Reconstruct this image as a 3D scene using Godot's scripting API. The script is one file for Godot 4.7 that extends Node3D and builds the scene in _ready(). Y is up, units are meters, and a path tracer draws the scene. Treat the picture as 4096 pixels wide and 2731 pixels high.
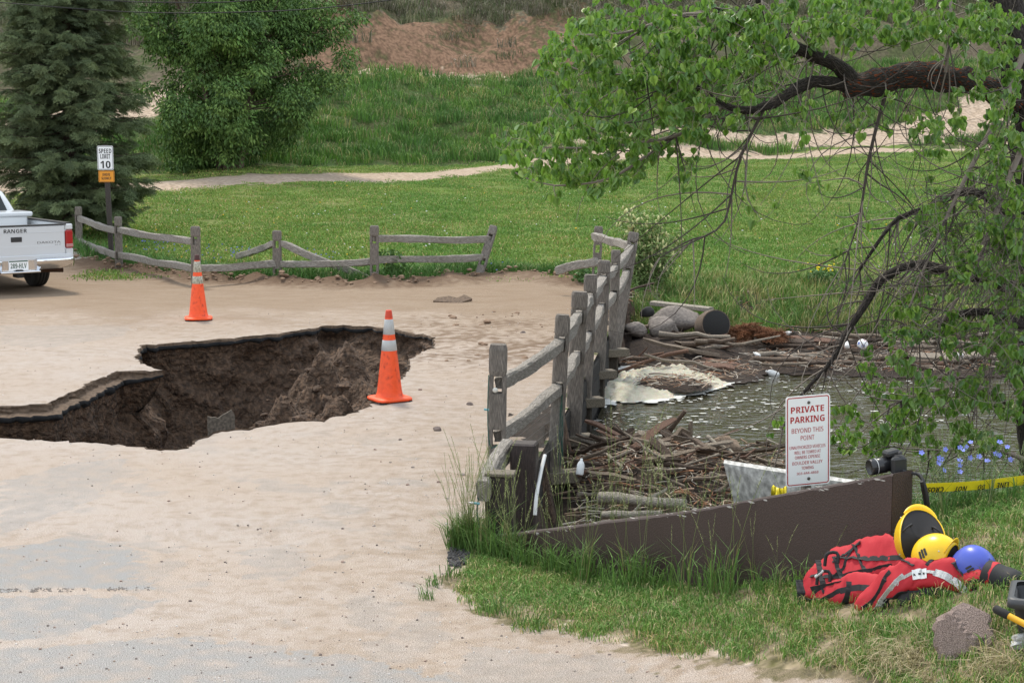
extends Node3D
# A washed-out dirt road beside a flooded creek. x to the right, y up, the camera looks along -z; "d" is distance ahead (-z).
const F := 6500.0
const CAMH := 2.73
var PITCH := atan(878.5 / F)
var rng := RandomNumberGenerator.new()
var nz := FastNoiseLite.new()
var nf := FastNoiseLite.new()
var M := {}
var road_poly := PackedVector2Array()
var rim := PackedVector2Array()
var rim_box := Rect2()

func rr(a, b): return rng.randf_range(a, b)
func n2(x, y, f = 1.0): return nz.get_noise_2d(x * f * 10000.0, y * f * 10000.0)
func n3(p, f = 1.0): return nz.get_noise_3d(p.x * f * 10000.0, p.y * f * 10000.0, p.z * f * 10000.0)
func sm(a, b, x): return smoothstep(a, b, x)
func lin(r, g, b, a = 1.0): return Color(r, g, b, a).linear_to_srgb()

# sight line -> point: at distance d, on a level y, on the terrain
func ray(px, py): return Vector3((px - 2048.0) / F, (1365.5 - py) / F, -1.0).rotated(Vector3.RIGHT, -PITCH)
func pt(px, py, d):
	var r = ray(px, py)
	return Vector3(0, CAMH, 0) + r * (d / -r.z)
func gp(px, py, y = 0.0):
	var r = ray(px, py)
	return Vector3(0, CAMH, 0) + r * ((y - CAMH) / r.y)
func gt(px, py):
	var y = 0.0
	var p = Vector3.ZERO
	for i in 14:
		p = gp(px, py, y)
		y = lerpf(y, H(p.x, -p.z), 0.7)
	return Vector3(p.x, H(p.x, -p.z), p.z)
func g2(px, py):
	var p = gt(px, py)
	return Vector2(p.x, -p.z)

# ---------------------------------------------------------------- terrain
func wall_d(x): return 10.3 - clampf(x + 0.2, 0.0, 2.045) * 1.198
func fence_x(d): return 0.34 + (d - 13.8) * 0.133
func hill_k(x): return 1.0 - 0.25 * sm(-6.0, -20.0, x) + 0.1 * sm(6.0, 22.0, x)
func H(x, d):
	var y = 0.0
	var apron = 0.15 * pow(clampf(x, 0.0, 2.2), 2.0) + 0.2 * clampf(x - 2.2, 0.0, 3.0)
	if d < 27.5 and (x > fence_x(d) or d < 10.6):
		var wd = wall_d(x)
		if d <= wd:
			y = apron
		else:
			var left = 1.0 - sm(0.0, 1.6, x)
			var shore = 15.8 - 1.2 * sm(2.0, 4.5, x)
			var t = clampf((d - wd) / (shore - wd), 0.0, 1.0)
			t = lerpf(1.0 - pow(1.0 - t, 1.7), 1.0 - pow(1.0 - t, 2.4), left)
			y = lerpf(apron - 0.02, -0.72, sm(0.0, 1.0, t))
			y -= 0.45 * sm(shore - 0.2, shore + 1.6, d)
			y = lerpf(y, -0.02, sm(21.8, 26.4, d))
			y += n2(x, d, 0.012) * 0.12 * sm(0.2, 1.5, d - wd)
	else:
		y = n2(x, d, 0.0028) * 0.03 + n2(x, d, 0.012) * 0.003
		y *= sm(0.0, 3.0, 40.0 - d)
	if d > 27.0:
		y += 0.047 * maxf(0.0, d - 30.0) + n2(x, d, 0.0009) * 0.25 * sm(31.0, 42.0, d)
		var hs = 53.0 + 5.0 * sm(-12.0, 0.0, x) + 9.0 * sm(3.0, 16.0, x)
		var k = hill_k(x)
		var q = d - hs
		if q > 0.0:
			y -= 0.047 * q
			var b = 12.0
			y += k * (0.30 * minf(q, b) - 0.06 * clampf(q, 0.0, 2.0))
			if q > b + 2.5:
				y += (0.62 + 0.12 * n2(x, d, 0.0013)) * minf(q - b - 2.5, 4.3 + 1.6 * n2(x, 3.0, 0.0016) + 0.8 * n2(x, 8.0, 0.006))
			if q > b + 6.8:
				y += 0.34 * minf(q - b - 6.8, 30.0) + 0.5 * clampf(q - b - 36.8, 0.0, 110.0)
			y += (n2(x, d, 0.003) * 0.35 + n2(x, d, 0.009) * 0.12) * sm(1.0, 5.0, q)
	return y
func hill_q(x, d): return d - (53.0 + 5.0 * sm(-12.0, 0.0, x) + 9.0 * sm(3.0, 16.0, x))

# ---------------------------------------------------------------- nodes
func tag(o, label, category = "", group = "", kind = ""):
	if label: o.set_meta("label", label)
	if category: o.set_meta("category", category)
	if group: o.set_meta("group", group)
	if kind: o.set_meta("kind", kind)
	return o
func base(called, at = Vector3.ZERO, turn = 0.0):
	var o = Node3D.new()
	o.name = called
	add_child(o, true)
	o.position = at
	o.rotation.y = turn
	return o
func stool():
	var st = SurfaceTool.new()
	st.begin(Mesh.PRIMITIVE_TRIANGLES)
	return st
func put(st, called, m, parent = self, smooth_uv = false):
	st.generate_normals()
	if smooth_uv: st.generate_tangents()
	var mi = MeshInstance3D.new()
	mi.mesh = st.commit()
	mi.name = called
	mi.material_override = m
	parent.add_child(mi, true)
	return mi
func mesh_of(st):
	st.generate_normals()
	return st.commit()
func inst(mesh, called, m, parent = self, xf = Transform3D()):
	var mi = MeshInstance3D.new()
	mi.mesh = mesh
	mi.name = called
	mi.material_override = m
	mi.transform = xf
	parent.add_child(mi, true)
	return mi
func multi(called, mesh, m, xfs, cols = [], parent = self):
	var mm = MultiMesh.new()
	mm.transform_format = MultiMesh.TRANSFORM_3D
	mm.use_colors = cols.size() > 0
	mm.mesh = mesh
	mm.instance_count = xfs.size()
	for i in xfs.size():
		mm.set_instance_transform(i, xfs[i])
		if cols.size() > 0: mm.set_instance_color(i, cols[i])
	var o = MultiMeshInstance3D.new()
	o.multimesh = mm
	o.name = called
	o.material_override = m
	parent.add_child(o, true)
	o.set_meta("kind", "stuff")
	return o

# ---------------------------------------------------------------- shapes
func tri(st, a, b, c, out = null, ua = Vector2.ZERO, ub = Vector2.ZERO, uc = Vector2.ZERO):
	if out != null and (a - c).cross(a - b).dot(out) < 0.0:
		var t = b; b = c; c = t
		var u = ub; ub = uc; uc = u
	st.set_uv(ua); st.add_vertex(a)
	st.set_uv(ub); st.add_vertex(b)
	st.set_uv(uc); st.add_vertex(c)
func quad(st, a, b, c, d, out = null):
	var w = a.distance_to(b)
	var h = b.distance_to(c)
	tri(st, a, b, c, out, Vector2(0, 0), Vector2(w, 0), Vector2(w, h))
	tri(st, a, c, d, out, Vector2(0, 0), Vector2(w, h), Vector2(0, h))
func bx(st, c, s, b = Basis(), ch = 0.004):
	st.set_smooth_group(-1)
	var h = s * 0.5
	ch = minf(ch, minf(h.x, minf(h.y, h.z)) * 0.6)
	var v = func(sg, ax):
		var p = Vector3(h.x - ch, h.y - ch, h.z - ch)
		p[ax] = h[ax]
		return c + b * (p * sg)
	for ax in 3:
		var i = (ax + 1) % 3
		var j = (ax + 2) % 3
		for s0 in [-1.0, 1.0]:
			var q = []
			for e in [[-1, -1], [1, -1], [1, 1], [-1, 1]]:
				var sg = Vector3.ZERO
				sg[ax] = s0; sg[i] = e[0]; sg[j] = e[1]
				q.append(v.call(sg, ax))
			var o = Vector3.ZERO
			o[ax] = s0
			quad(st, q[0], q[1], q[2], q[3], b * o)
			for s1 in [-1.0, 1.0]:   # edge along j between faces ax and i
				var sa = Vector3.ZERO; sa[ax] = s0; sa[i] = s1; sa[j] = -1.0
				var sb = sa; sb[j] = 1.0
				var o2 = Vector3.ZERO; o2[ax] = s0; o2[i] = s1
				quad(st, v.call(sa, ax), v.call(sb, ax), v.call(sb, i), v.call(sa, i), b * o2)
	for sx in [-1.0, 1.0]:
		for sy in [-1.0, 1.0]:
			for sz in [-1.0, 1.0]:
				var sg = Vector3(sx, sy, sz)
				tri(st, v.call(sg, 0), v.call(sg, 1), v.call(sg, 2), b * sg)
func loft(st, rings, caps = true, closed = true, sg = 0):
	st.set_smooth_group(sg)
	var v = 0.0
	for i in rings.size() - 1:
		var A = rings[i]
		var B = rings[i + 1]
		var n = A.size()
		var dv = A[0].distance_to(B[0])
		var u = 0.0
		for k in (n if closed else n - 1):
			var k2 = (k + 1) % n
			var du = A[k].distance_to(A[k2])
			tri(st, A[k], B[k], B[k2], null, Vector2(u, v), Vector2(u, v + dv), Vector2(u + du, v + dv))
			tri(st, A[k], B[k2], A[k2], null, Vector2(u, v), Vector2(u + du, v + dv), Vector2(u + du, v))
			u += du
		v += dv
	if caps:
		st.set_smooth_group(-1)
		for e in [0, rings.size() - 1]:
			var R = rings[e]
			var c = Vector3.ZERO
			for p in R: c += p
			c /= R.size()
			for k in R.size():
				var a = R[k]
				var b = R[(k + 1) % R.size()]
				var w = (a - c)
				if e == 0: tri(st, c, a, b, null, Vector2.ZERO, Vector2(w.x, w.y + w.z), Vector2(w.x + 0.02, w.y + w.z))
				else: tri(st, c, b, a, null, Vector2.ZERO, Vector2(w.x + 0.02, w.y + w.z), Vector2(w.x, w.y + w.z))
func frames(pts, up = Vector3.UP):
	var out = []
	var n = null
	for i in pts.size():
		var t = (pts[mini(i + 1, pts.size() - 1)] - pts[maxi(i - 1, 0)]).normalized()
		if n == null:
			n = up if absf(t.dot(up)) < 0.95 else Vector3.RIGHT
		n = (n - t * n.dot(t)).normalized()
		out.append([t, n, t.cross(n)])
	return out
func tube(st, pts, r0, r1 = -1.0, sides = 7, caps = true, rough = 0.0):
	if r1 < 0.0: r1 = r0
	var fr = frames(pts)
	var rings = []
	for i in pts.size():
		var t = float(i) / (pts.size() - 1)
		var r = lerpf(r0, r1, t) if typeof(r0) != TYPE_ARRAY else r0[i]
		var ring = PackedVector3Array()
		for k in sides:
			var a = TAU * k / sides
			var o = fr[i][1] * cos(a) + fr[i][2] * sin(a)
			var q = r
			if rough > 0.0: q *= 1.0 + rough * n3(pts[i] + o * r, 0.25 / maxf(r, 0.01) * 0.02)
			ring.append(pts[i] + o * q)
		rings.append(ring)
	loft(st, rings, caps)
func curve(pts, n):
	var c = Curve3D.new()
	for i in pts.size():
		var t = (pts[mini(i + 1, pts.size() - 1)] - pts[maxi(i - 1, 0)]) / 6.0
		c.add_point(pts[i], -t, t)
	var out = []
	for i in n:
		out.append(c.sample_baked(c.get_baked_length() * i / (n - 1.0), true))
	return out
# hewn timber: chamfered section w x h along pts, wavy and a little uneven
func timber(st, pts, w, h, up, sd, wav = 0.012, ends = 1.0, steps = 9):
	var P = curve(pts, steps) if pts.size() > 1 else pts
	var fr = frames(P, up)
	var rings = []
	for i in P.size():
		var t = float(i) / (P.size() - 1)
		var e = 1.0 if (i > 0 and i < P.size() - 1) else ends
		var ring = PackedVector3Array()
		var sec = [[-1, -0.72], [-1, 0.72], [-0.72, 1], [0.72, 1], [1, 0.72], [1, -0.72], [0.72, -1], [-0.72, -1]]
		for k in 8:
			var s = sec[k]
			var d = wav * nz.get_noise_3d(sd * 37.0 + k * 60.0, t * P[0].distance_to(P[-1]) * 90.0, 5.0) + wav * 0.45 * nz.get_noise_3d(sd * 17.0 + k * 300.0, t * P[0].distance_to(P[-1]) * 900.0, 9.0)
			ring.append(P[i] + fr[i][2] * s[0] * (w * 0.5 * e + d) + fr[i][1] * s[1] * (h * 0.5 * e + d))
		rings.append(ring)
	loft(st, rings, true, true, -1)
func lathe(st, prof, segs = 24, xf = Transform3D(), caps = true):
	var rings = []
	for p in prof:
		var ring = PackedVector3Array()
		for k in segs:
			var a = TAU * k / segs
			ring.append(xf * Vector3(cos(a) * p.x, p.y, sin(a) * p.x))
		rings.append(ring)
	loft(st, rings, caps)
func rock(st, r, sd, c = Vector3.ZERO, rough = 0.35, cuts = 5, lat = 9, lon = 14, sg = 0):
	var g = RandomNumberGenerator.new()
	g.seed = sd
	var pl = []
	for i in cuts: pl.append([Vector3(g.randf_range(-1, 1), g.randf_range(-0.5, 1), g.randf_range(-1, 1)).normalized(), g.randf_range(0.55, 0.85)])
	var rings = []
	for i in lat + 1:
		var th = PI * (0.02 + 0.96 * i / lat)
		var ring = PackedVector3Array()
		for k in lon:
			var a = TAU * k / lon
			var o = Vector3(sin(th) * cos(a), cos(th), sin(th) * sin(a))
			var q = 1.0 + rough * nz.get_noise_3d(o.x * 60 + sd * 91.0, o.y * 60, o.z * 60) + rough * 0.3 * nz.get_noise_3d(o.x * 220 + sd * 31.0, o.y * 220, o.z * 220)
			for e in pl:
				var x = o.dot(e[0])
				if x > 0.05: q = minf(q, e[1] / x)
			ring.append(c + o * q * r)
		rings.append(ring)
	loft(st, rings, true, true, sg)
func noise_tex(sz, freq, type, lo, hi, oct = 4, sd = 1, seamless = true):
	var t = NoiseTexture2D.new()
	var f = FastNoiseLite.new()
	f.seed = sd
	f.frequency = freq
	f.noise_type = type
	f.fractal_octaves = oct
	t.noise = f
	t.width = sz
	t.height = sz
	t.seamless = seamless
	var g = Gradient.new()
	g.set_color(0, Color(lo, lo, lo))
	g.set_color(1, Color(hi, hi, hi))
	t.color_ramp = g
	return t
# col is linear; tex multiplies; bump in centimetres
func mat(col, rough = 0.85, tex = null, scale = 1.0, bumpt = null, bump = 0.0, tri_world = 0, metal = 0.0):
	var m = StandardMaterial3D.new()
	m.albedo_color = col.linear_to_srgb()
	m.roughness = rough
	m.metallic = metal
	if tex: m.albedo_texture = tex
	if bumpt:
		m.heightmap_enabled = true
		m.heightmap_texture = bumpt
		m.heightmap_scale = bump
	if tri_world:
		m.uv1_triplanar = true
		m.uv1_world_triplanar = tri_world == 2
	if typeof(scale) == TYPE_VECTOR3: m.uv1_scale = scale
	else: m.uv1_scale = Vector3(scale, scale, scale)
	return m
func vmat(rough = 0.8, back = null):
	var m = StandardMaterial3D.new()
	m.vertex_color_use_as_albedo = true
	m.roughness = rough
	m.cull_mode = BaseMaterial3D.CULL_DISABLED
	if back:
		m.backlight_enabled = true
		m.backlight = back
	return m
func poly_px(list):
	var o = PackedVector2Array()
	for q in list: o.append(g2(q[0], q[1]))
	return o
func seg_dist(p, line):
	var best = 1e9
	for i in line.size() - 1:
		best = minf(best, p.distance_to(Geometry2D.get_closest_point_to_segment(p, line[i], line[i + 1])))
	return best
func resample(poly, step, closed = true):
	var o = PackedVector2Array()
	var n = poly.size()
	for i in (n if closed else n - 1):
		var a = poly[i]
		var b = poly[(i + 1) % n]
		var k = maxi(1, int(round(a.distance_to(b) / step)))
		for j in k: o.append(a.lerp(b, float(j) / k))
	return o
func setup_outlines():
	var back = poly_px([[130, 880], [175, 960], [255, 1012], [450, 1078], [560, 1092], [800, 1118], [1120, 1130], [1500, 1146], [1750, 1130], [1920, 1112], [2050, 1105], [2250, 1112], [2335, 1132]])
	road_poly = PackedVector2Array([Vector2(-16, 3), Vector2(-16, 33.0), Vector2(-11.5, 36.5)])
	road_poly.append_array(back)
	for d in [23.0, 21.0, 19.0, 17.0, 15.0, 13.0, 11.6]: road_poly.append(Vector2(fence_x(d) - 0.02, d))
	road_poly.append_array(poly_px([[1915, 2150], [1850, 2235], [1795, 2290], [1850, 2400], [1890, 2455], [2100, 2500], [2350, 2545], [2600, 2605], [2800, 2640], [3200, 2680], [3500, 2735], [3700, 2850]]))
	road_poly.append(Vector2(2.6, 3.0))
	M.back_line = back
	var r = []
	for q in [[-420, 1700], [-300, 1640], [-120, 1625], [0, 1620], [100, 1614], [190, 1607], [215, 1590], [262, 1575], [330, 1545], [345, 1528], [400, 1505], [458, 1481], [520, 1480], [640, 1476], [600, 1465], [560, 1447], [545, 1428], [530, 1425], [553, 1412], [545, 1395], [562, 1388], [565, 1372], [600, 1373], [700, 1366], [800, 1356], [880, 1352], [1000, 1340], [1100, 1331], [1200, 1316], [1310, 1298], [1400, 1296], [1470, 1300], [1500, 1306], [1560, 1310], [1640, 1326], [1690, 1330], [1740, 1345], [1738, 1388], [1698, 1396], [1672, 1415], [1640, 1430], [1634, 1470], [1605, 1505], [1560, 1545], [1520, 1570], [1505, 1590], [1475, 1618], [1440, 1632], [1380, 1650], [1310, 1662], [1298, 1672], [1200, 1678], [1110, 1685], [1090, 1690], [1040, 1695], [985, 1708], [930, 1708], [860, 1720], [820, 1738], [780, 1752], [772, 1768], [755, 1782], [640, 1790], [590, 1786], [560, 1782], [430, 1768], [330, 1764], [250, 1760], [100, 1755], [60, 1745], [0, 1744], [-200, 1740], [-380, 1735]]:
		var p = gp(q[0], q[1])
		r.append(Vector2(p.x, -p.z))
	var fine = resample(PackedVector2Array(r), 0.06)
	for i in fine.size():
		var p = fine[i]
		rim.append(p + Vector2(n2(p.x, p.y, 0.09), n2(p.x + 50.0, p.y, 0.09)) * 0.05 + Vector2(n2(p.x, p.y, 0.3), n2(p.x + 50.0, p.y, 0.3)) * 0.03)
	rim_box = Rect2(rim[0], Vector2.ZERO)
	for p in rim: rim_box = rim_box.expand(p)

# ---- what the ground is made of, as plain colours (linear)
func near_color(x, d, G):
	var wx = x + n2(x, d, 0.02) * 0.25 + n2(x, d, 0.09) * 0.08
	var wd = d + n2(x + 40.0, d, 0.02) * 0.25 + n2(x + 40.0, d, 0.09) * 0.08
	var p = Vector2(wx, wd)
	var a = n2(x, d, 0.006)
	var b = n2(x, d, 0.05)
	if Geometry2D.is_point_in_polygon(p, road_poly):
		var streak = n2(x * 0.5 + d * 0.04, d * 1.5, 0.02) * 0.6 + n2(x * 0.4, d * 2.0, 0.09) * 0.5
		var c = Color(0.65, 0.54, 0.45).lerp(Color(0.68, 0.59, 0.52), clampf(0.5 + a, 0, 1))
		c = c.lerp(Color(0.46, 0.355, 0.26), clampf(0.0 + streak * 0.35 + n2(x, d, 0.12) * 0.6 + b * 0.4 + 0.2 * sm(-3.0, 0.0, x), 0.0, 0.7) * 0.7)
		var tan = clampf(0.36 * sm(-2.4, 0.6, x + a) + 0.5 * sm(18.5, 22.0, d + a * 2.0) + 0.3 * b + 0.2 * streak + 0.3 * n2(x, d, 0.2), 0.0, 0.8)
		c = c.lerp(Color(0.47, 0.355, 0.25), tan)
		c = c.lerp(Color(0.30, 0.22, 0.155), 0.35 * sm(0.2, 0.6, n2(x * 0.5 + 3.0, d * 1.6, 0.04) + 0.3 * b + 0.25 * n2(x, d, 0.3)) * (0.2 + tan))
		# worn patches where grey paving shows through the sand
		var g = 0.0
		for q in G.grey:
			if Geometry2D.is_point_in_polygon(Vector2(x + b * 0.12, d + b * 0.1), q[0]): g = maxf(g, q[1])
		g = maxf(g, 0.35 * sm(0.25, 0.42, n2(x, d, 0.011) + 0.2 * b) * sm(16.0, 12.0, d))
		c = c.lerp(Color(0.46, 0.455, 0.445) * (1.0 + 0.12 * b), g * clampf(0.8 + 0.8 * b, 0.0, 1.0))
		# graded earth at the back
		var e = sm(21.6, 24.2, d + a * 2.0 + streak * 1.2 + 0.25 * x * sm(0.0, 3.0, x + 4.0))
		c = c.lerp(Color(0.385, 0.275, 0.185).lerp(Color(0.46, 0.35, 0.25), clampf(0.5 + streak * 1.3, 0, 1)), e * 0.9)
		# churned soil east of the hole
		var cz = sm(1.9, 0.5, absf(x + 0.3 - a)) * sm(3.2, 1.5, absf(d - 20.5))
		c = c.lerp(Color(0.30, 0.21, 0.145), cz * clampf(0.35 + 1.3 * b + a, 0, 1))
		var bd = seg_dist(Vector2(x, d), M.back_line)
		c = c.lerp(Color(0.21, 0.135, 0.088), sm(0.9, 0.25, bd + b * 0.3) * 0.9)
		return c
	if d < 11.0 and d < wall_d(x) + 0.1:   # mown verge
		var dry = clampf(0.6 + a * 0.5 + b * 0.6 + 0.6 * n2(x, d, 0.15), 0, 1)
		return Color(0.15, 0.14, 0.06).lerp(Color(0.40, 0.32, 0.22), dry)
	if x > fence_x(d) and d < 25.0:
		return Color(0.085, 0.06, 0.04).lerp(Color(0.12, 0.09, 0.06), clampf(0.5 + b, 0, 1))
	if seg_dist(Vector2(x, d), M.back_line) < 0.35 + 0.3 * b: return Color(0.21, 0.135, 0.088)
	return Color(0.078, 0.128, 0.030).lerp(Color(0.12, 0.135, 0.05), clampf(0.4 + a + b * 0.4, 0, 1))
func far_color(x, d, G):
	var wx = x + n2(x, d, 0.006) * 0.8 + n2(x, d, 0.03) * 0.3
	var wd = d + n2(x + 40.0, d, 0.006) * 0.8 + n2(x + 40.0, d, 0.03) * 0.25
	var a = n2(x, d, 0.0025)
	var b = n2(x, d, 0.02)
	var q = hill_q(x, wd)
	var p = Vector2(wx, wd)
	var sand = Color(0.54, 0.43, 0.33).lerp(Color(0.45, 0.345, 0.25), clampf(0.5 + b, 0, 1))
	for poly in G.paths:
		if Geometry2D.is_point_in_polygon(p, poly): return sand
	if q < 0.0:   # lawn
		var dry = clampf(0.25 + a * 1.3 + b * 0.35 + 0.5 * sm(-2.0, -9.0, x) * sm(30.0, 42.0, d), 0, 1)
		return Color(0.14, 0.215, 0.042).lerp(Color(0.25, 0.235, 0.10), dry * 0.6)
	if q < 12.3 + b: return Color(0.055, 0.105, 0.026).lerp(Color(0.11, 0.12, 0.05), clampf(0.35 + a + b, 0, 1))
	if q < 14.2 + b and x < 1.0: return sand
	if q < 18.9 + 1.6 * n2(x, 3.0, 0.0016) + 0.8 * n2(x, 8.0, 0.006) + b * 1.0 and x > -9.5 + b * 3.0 and x < 3.5 + b * 4.0:
		return Color(0.27, 0.165, 0.105).lerp(Color(0.15, 0.095, 0.06), clampf(0.4 + b * 1.6 + a + n2(x, d, 0.05), 0, 1)).lerp(Color(0.10, 0.12, 0.045), clampf(b * 1.6 + a * 0.8 - 0.25, 0.0, 0.6))
	return Color(0.15, 0.125, 0.085).lerp(Color(0.09, 0.105, 0.045), clampf(0.45 + a * 1.5 + b, 0, 1))
func paint(sz, x0, d0, w, fn, G):
	var im = Image.create(sz, sz, false, Image.FORMAT_RGB8)
	for j in sz:
		var d = d0 + w * (j + 0.5) / sz
		for i in sz:
			im.set_pixel(i, j, fn.call(x0 + w * (i + 0.5) / sz, d, G).linear_to_srgb())
	return ImageTexture.create_from_image(im)
func ground_mat(macro, fine, fine_scale, bumpt, bump):
	var m = StandardMaterial3D.new()
	m.albedo_texture = fine
	m.roughness = 0.95
	m.metallic_specular = 0.25
	m.detail_enabled = true
	m.detail_blend_mode = BaseMaterial3D.BLEND_MODE_MUL
	m.detail_albedo = macro
	m.detail_uv_layer = BaseMaterial3D.DETAIL_UV_2
	m.uv1_scale = Vector3(fine_scale, fine_scale, 1)
	m.heightmap_enabled = true
	m.heightmap_texture = bumpt
	m.heightmap_scale = bump
	return m
func gv(st, x, d, y, W):   # a ground vertex: fine uv in metres, macro uv2 over the window W = [x0, d0, size]
	st.set_uv(Vector2(x, d))
	st.set_uv2(Vector2((x - W[0]) / W[2], (d - W[1]) / W[2]))
	st.add_vertex(Vector3(x, y, -d))
func road_y(x, d):
	var y = H(x, d)
	var cz = sm(2.1, 0.7, absf(x + 0.2)) * sm(3.0, 1.2, absf(d - 21.0))
	y += cz * (0.05 * maxf(0.0, n2(x, d, 0.03) + 0.2) + 0.03 * n2(x, d, 0.09))
	y += sm(0.8, 0.1, seg_dist(Vector2(x, d), M.back_line)) * (0.11 + 0.16 * n2(x, d, 0.02) + 0.06 * n2(x, d, 0.06)) if d > 22.0 else 0.0
	return y
func build_ground():
	var G = {"grey": [], "paths": []}
	for q in [[[[-300, 2200], [0, 2190], [238, 2170], [446, 2150], [560, 2200], [560, 2323], [660, 2347], [300, 2352], [0, 2365], [-300, 2380]], 0.95], [[[-300, 2400], [0, 2386], [430, 2382], [640, 2405], [420, 2490], [220, 2550], [-300, 2580]], 0.9], [[[-300, 2640], [0, 2596], [240, 2582], [700, 2546], [1050, 2580], [1500, 2640], [1900, 2731], [1500, 2900], [-300, 2900]], 0.85], [[[980, 2190], [1180, 2170], [1250, 2260], [1150, 2330], [1000, 2310]], 0.4], [[[0, 1930], [300, 1850], [520, 1830], [400, 1990], [200, 2070], [0, 2120]], 0.5], [[[0, 1300], [520, 1300], [500, 1340], [200, 1390], [0, 1380]], 0.3], [[[1900, 2580], [2400, 2620], [2700, 2731], [1800, 2731]], 0.4]]:
		G.grey.append([poly_px(q[0]), q[1]])
	var near_path = []
	for e in [[-30, 43.5, 4.0], [-17, 45.4, 4.2], [-11, 47.8, 4.0], [-8, 49.5, 3.8], [-5, 51.2, 3.8], [-2, 53.8, 3.8], [0, 56.2, 3.6], [3, 58.3, 2.4], [7, 60.2, 2.6], [12, 62.5, 3.2], [20, 66, 4], [45, 74, 5]]: near_path.append(e)
	var pp = PackedVector2Array()
	for e in near_path: pp.append(Vector2(e[0], e[1] - e[2] * 0.5))
	for i in near_path.size(): 
		var e = near_path[near_path.size() - 1 - i]
		pp.append(Vector2(e[0], e[1] + e[2] * 0.5))
	G.paths.append(pp)
	G.paths.append(PackedVector2Array([Vector2(-1, 58.2), Vector2(2, 60.6), Vector2(6, 63), Vector2(12, 67.5), Vector2(20, 73), Vector2(45, 86), Vector2(45, 82), Vector2(20, 69.2), Vector2(12, 65.2), Vector2(6, 62.0), Vector2(2, 59.6)]))
	G.paths.append(PackedVector2Array([Vector2(-16, 28), Vector2(-9.2, 28), Vector2(-9.9, 33), Vector2(-11.0, 38), Vector2(-14.5, 46), Vector2(-15, 52), Vector2(-14, 58), Vector2(-11, 63.5), Vector2(-8, 66.0), Vector2(-10, 67.8), Vector2(-16, 65), Vector2(-20, 58), Vector2(-26, 46), Vector2(-26, 30)]))
	M.paths = G.paths
	var W1 = [-16.0, 3.0, 28.0]
	var W2 = [-45.0, 28.0, 90.0]
	var near_t = paint(1300, W1[0], W1[1], W1[2], near_color, G)
	var far_t = paint(900, W2[0], W2[1], W2[2], far_color, G)
	var grit = noise_tex(1024, 0.24, FastNoiseLite.TYPE_SIMPLEX, 0.5, 1.0, 3, 3)
	var clod = noise_tex(512, 0.03, FastNoiseLite.TYPE_SIMPLEX, 0.7, 1.0, 5, 9)
	M.sand = ground_mat(near_t, grit, 0.42, grit, 0.28)
	M.earth = ground_mat(near_t, clod, 0.6, clod, 2.5)
	M.far = ground_mat(far_t, clod, 0.3, clod, 2.0)
	# the road, with the hole in it
	var pts = PackedVector2Array()
	var edge = resample(road_poly, 0.22)
	var re = rim.duplicate()
	pts.append_array(re)
	pts.append_array(edge)
	var grown = Geometry2D.offset_polygon(rim, 0.1)
	var shrunk = Geometry2D.offset_polygon(road_poly, -0.1)
	var d = 3.1
	while d < 36.0:
		var x = -15.9
		var st_ = 0.3 if d < 26.0 else 0.45
		while x < 3.0:
			var p = Vector2(x + 0.05 * n2(x, d, 0.3), d + 0.05 * n2(x + 9.0, d, 0.3))
			if Geometry2D.is_point_in_polygon(p, shrunk[0]) and not Geometry2D.is_point_in_polygon(p, grown[0]): pts.append(p)
			x += st_
		d += st_
	var T = Geometry2D.triangulate_delaunay(pts)
	var st = stool()
	st.set_smooth_group(0)
	var ys = PackedFloat32Array()
	for p in pts: ys.append(road_y(p.x, p.y))
	for i in rim.size(): ys[i] = minf(ys[i], 0.0) - 0.01 - 0.03 * maxf(0.0, n2(rim[i].x, rim[i].y, 0.04))
	for i in T.size() / 3:
		var c = (pts[T[i * 3]] + pts[T[i * 3 + 1]] + pts[T[i * 3 + 2]]) / 3.0
		if not Geometry2D.is_point_in_polygon(c, road_poly) or Geometry2D.is_point_in_polygon(c, rim): continue
		var q = [T[i * 3], T[i * 3 + 1], T[i * 3 + 2]]
		if (pts[q[1]] - pts[q[0]]).cross(pts[q[2]] - pts[q[0]]) < 0.0: q = [q[0], q[2], q[1]]
		q = [q[0], q[2], q[1]]
		for k in q: gv(st, pts[k].x, pts[k].y, ys[k], W1)
	tag(put(st, "dirt_road", M.sand), "pinkish sandy road with worn grey patches around a collapsed hole", "", "", "structure")
	# verge, creek bed and banks, foot of the lawn
	st = stool()
	st.set_smooth_group(0)
	var n = 112
	var hole = Geometry2D.offset_polygon(road_poly, -0.25)[0]
	for j in n:
		for i in n:
			var x0 = -16.0 + 0.25 * i
			var d0 = 3.0 + 0.25 * j
			var c = [[x0, d0], [x0 + 0.25, d0], [x0 + 0.25, d0 + 0.25], [x0, d0 + 0.25]]
			var all_in = true
			for e in c:
				if not Geometry2D.is_point_in_polygon(Vector2(e[0], e[1]), hole): all_in = false
			if all_in: continue
			for k in [0, 3, 2, 0, 2, 1]:
				var e = c[k]
				var y = H(e[0], e[1])
				if e[1] > 10.8 and e[1] < 26.0 and e[0] > fence_x(e[1]) - 0.7 and e[0] <= fence_x(e[1]): y = H(fence_x(e[1]) + 0.02, e[1])
				if Geometry2D.is_point_in_polygon(Vector2(e[0], e[1]), road_poly): y -= 0.03
				gv(st, e[0], e[1], y, W1)
	tag(put(st, "ground", M.earth), "grassy verge and brown creek banks", "", "", "structure")
	# lawn, paths and hillside out to the skyline
	var xs = [-160.0, -110.0, -80.0, -62.0, -52.0]
	var x = -45.0
	while x < 45.01:
		xs.append(x); x += 0.5
	xs.append_array([52.0, 62.0, 80.0, 110.0, 160.0])
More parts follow.
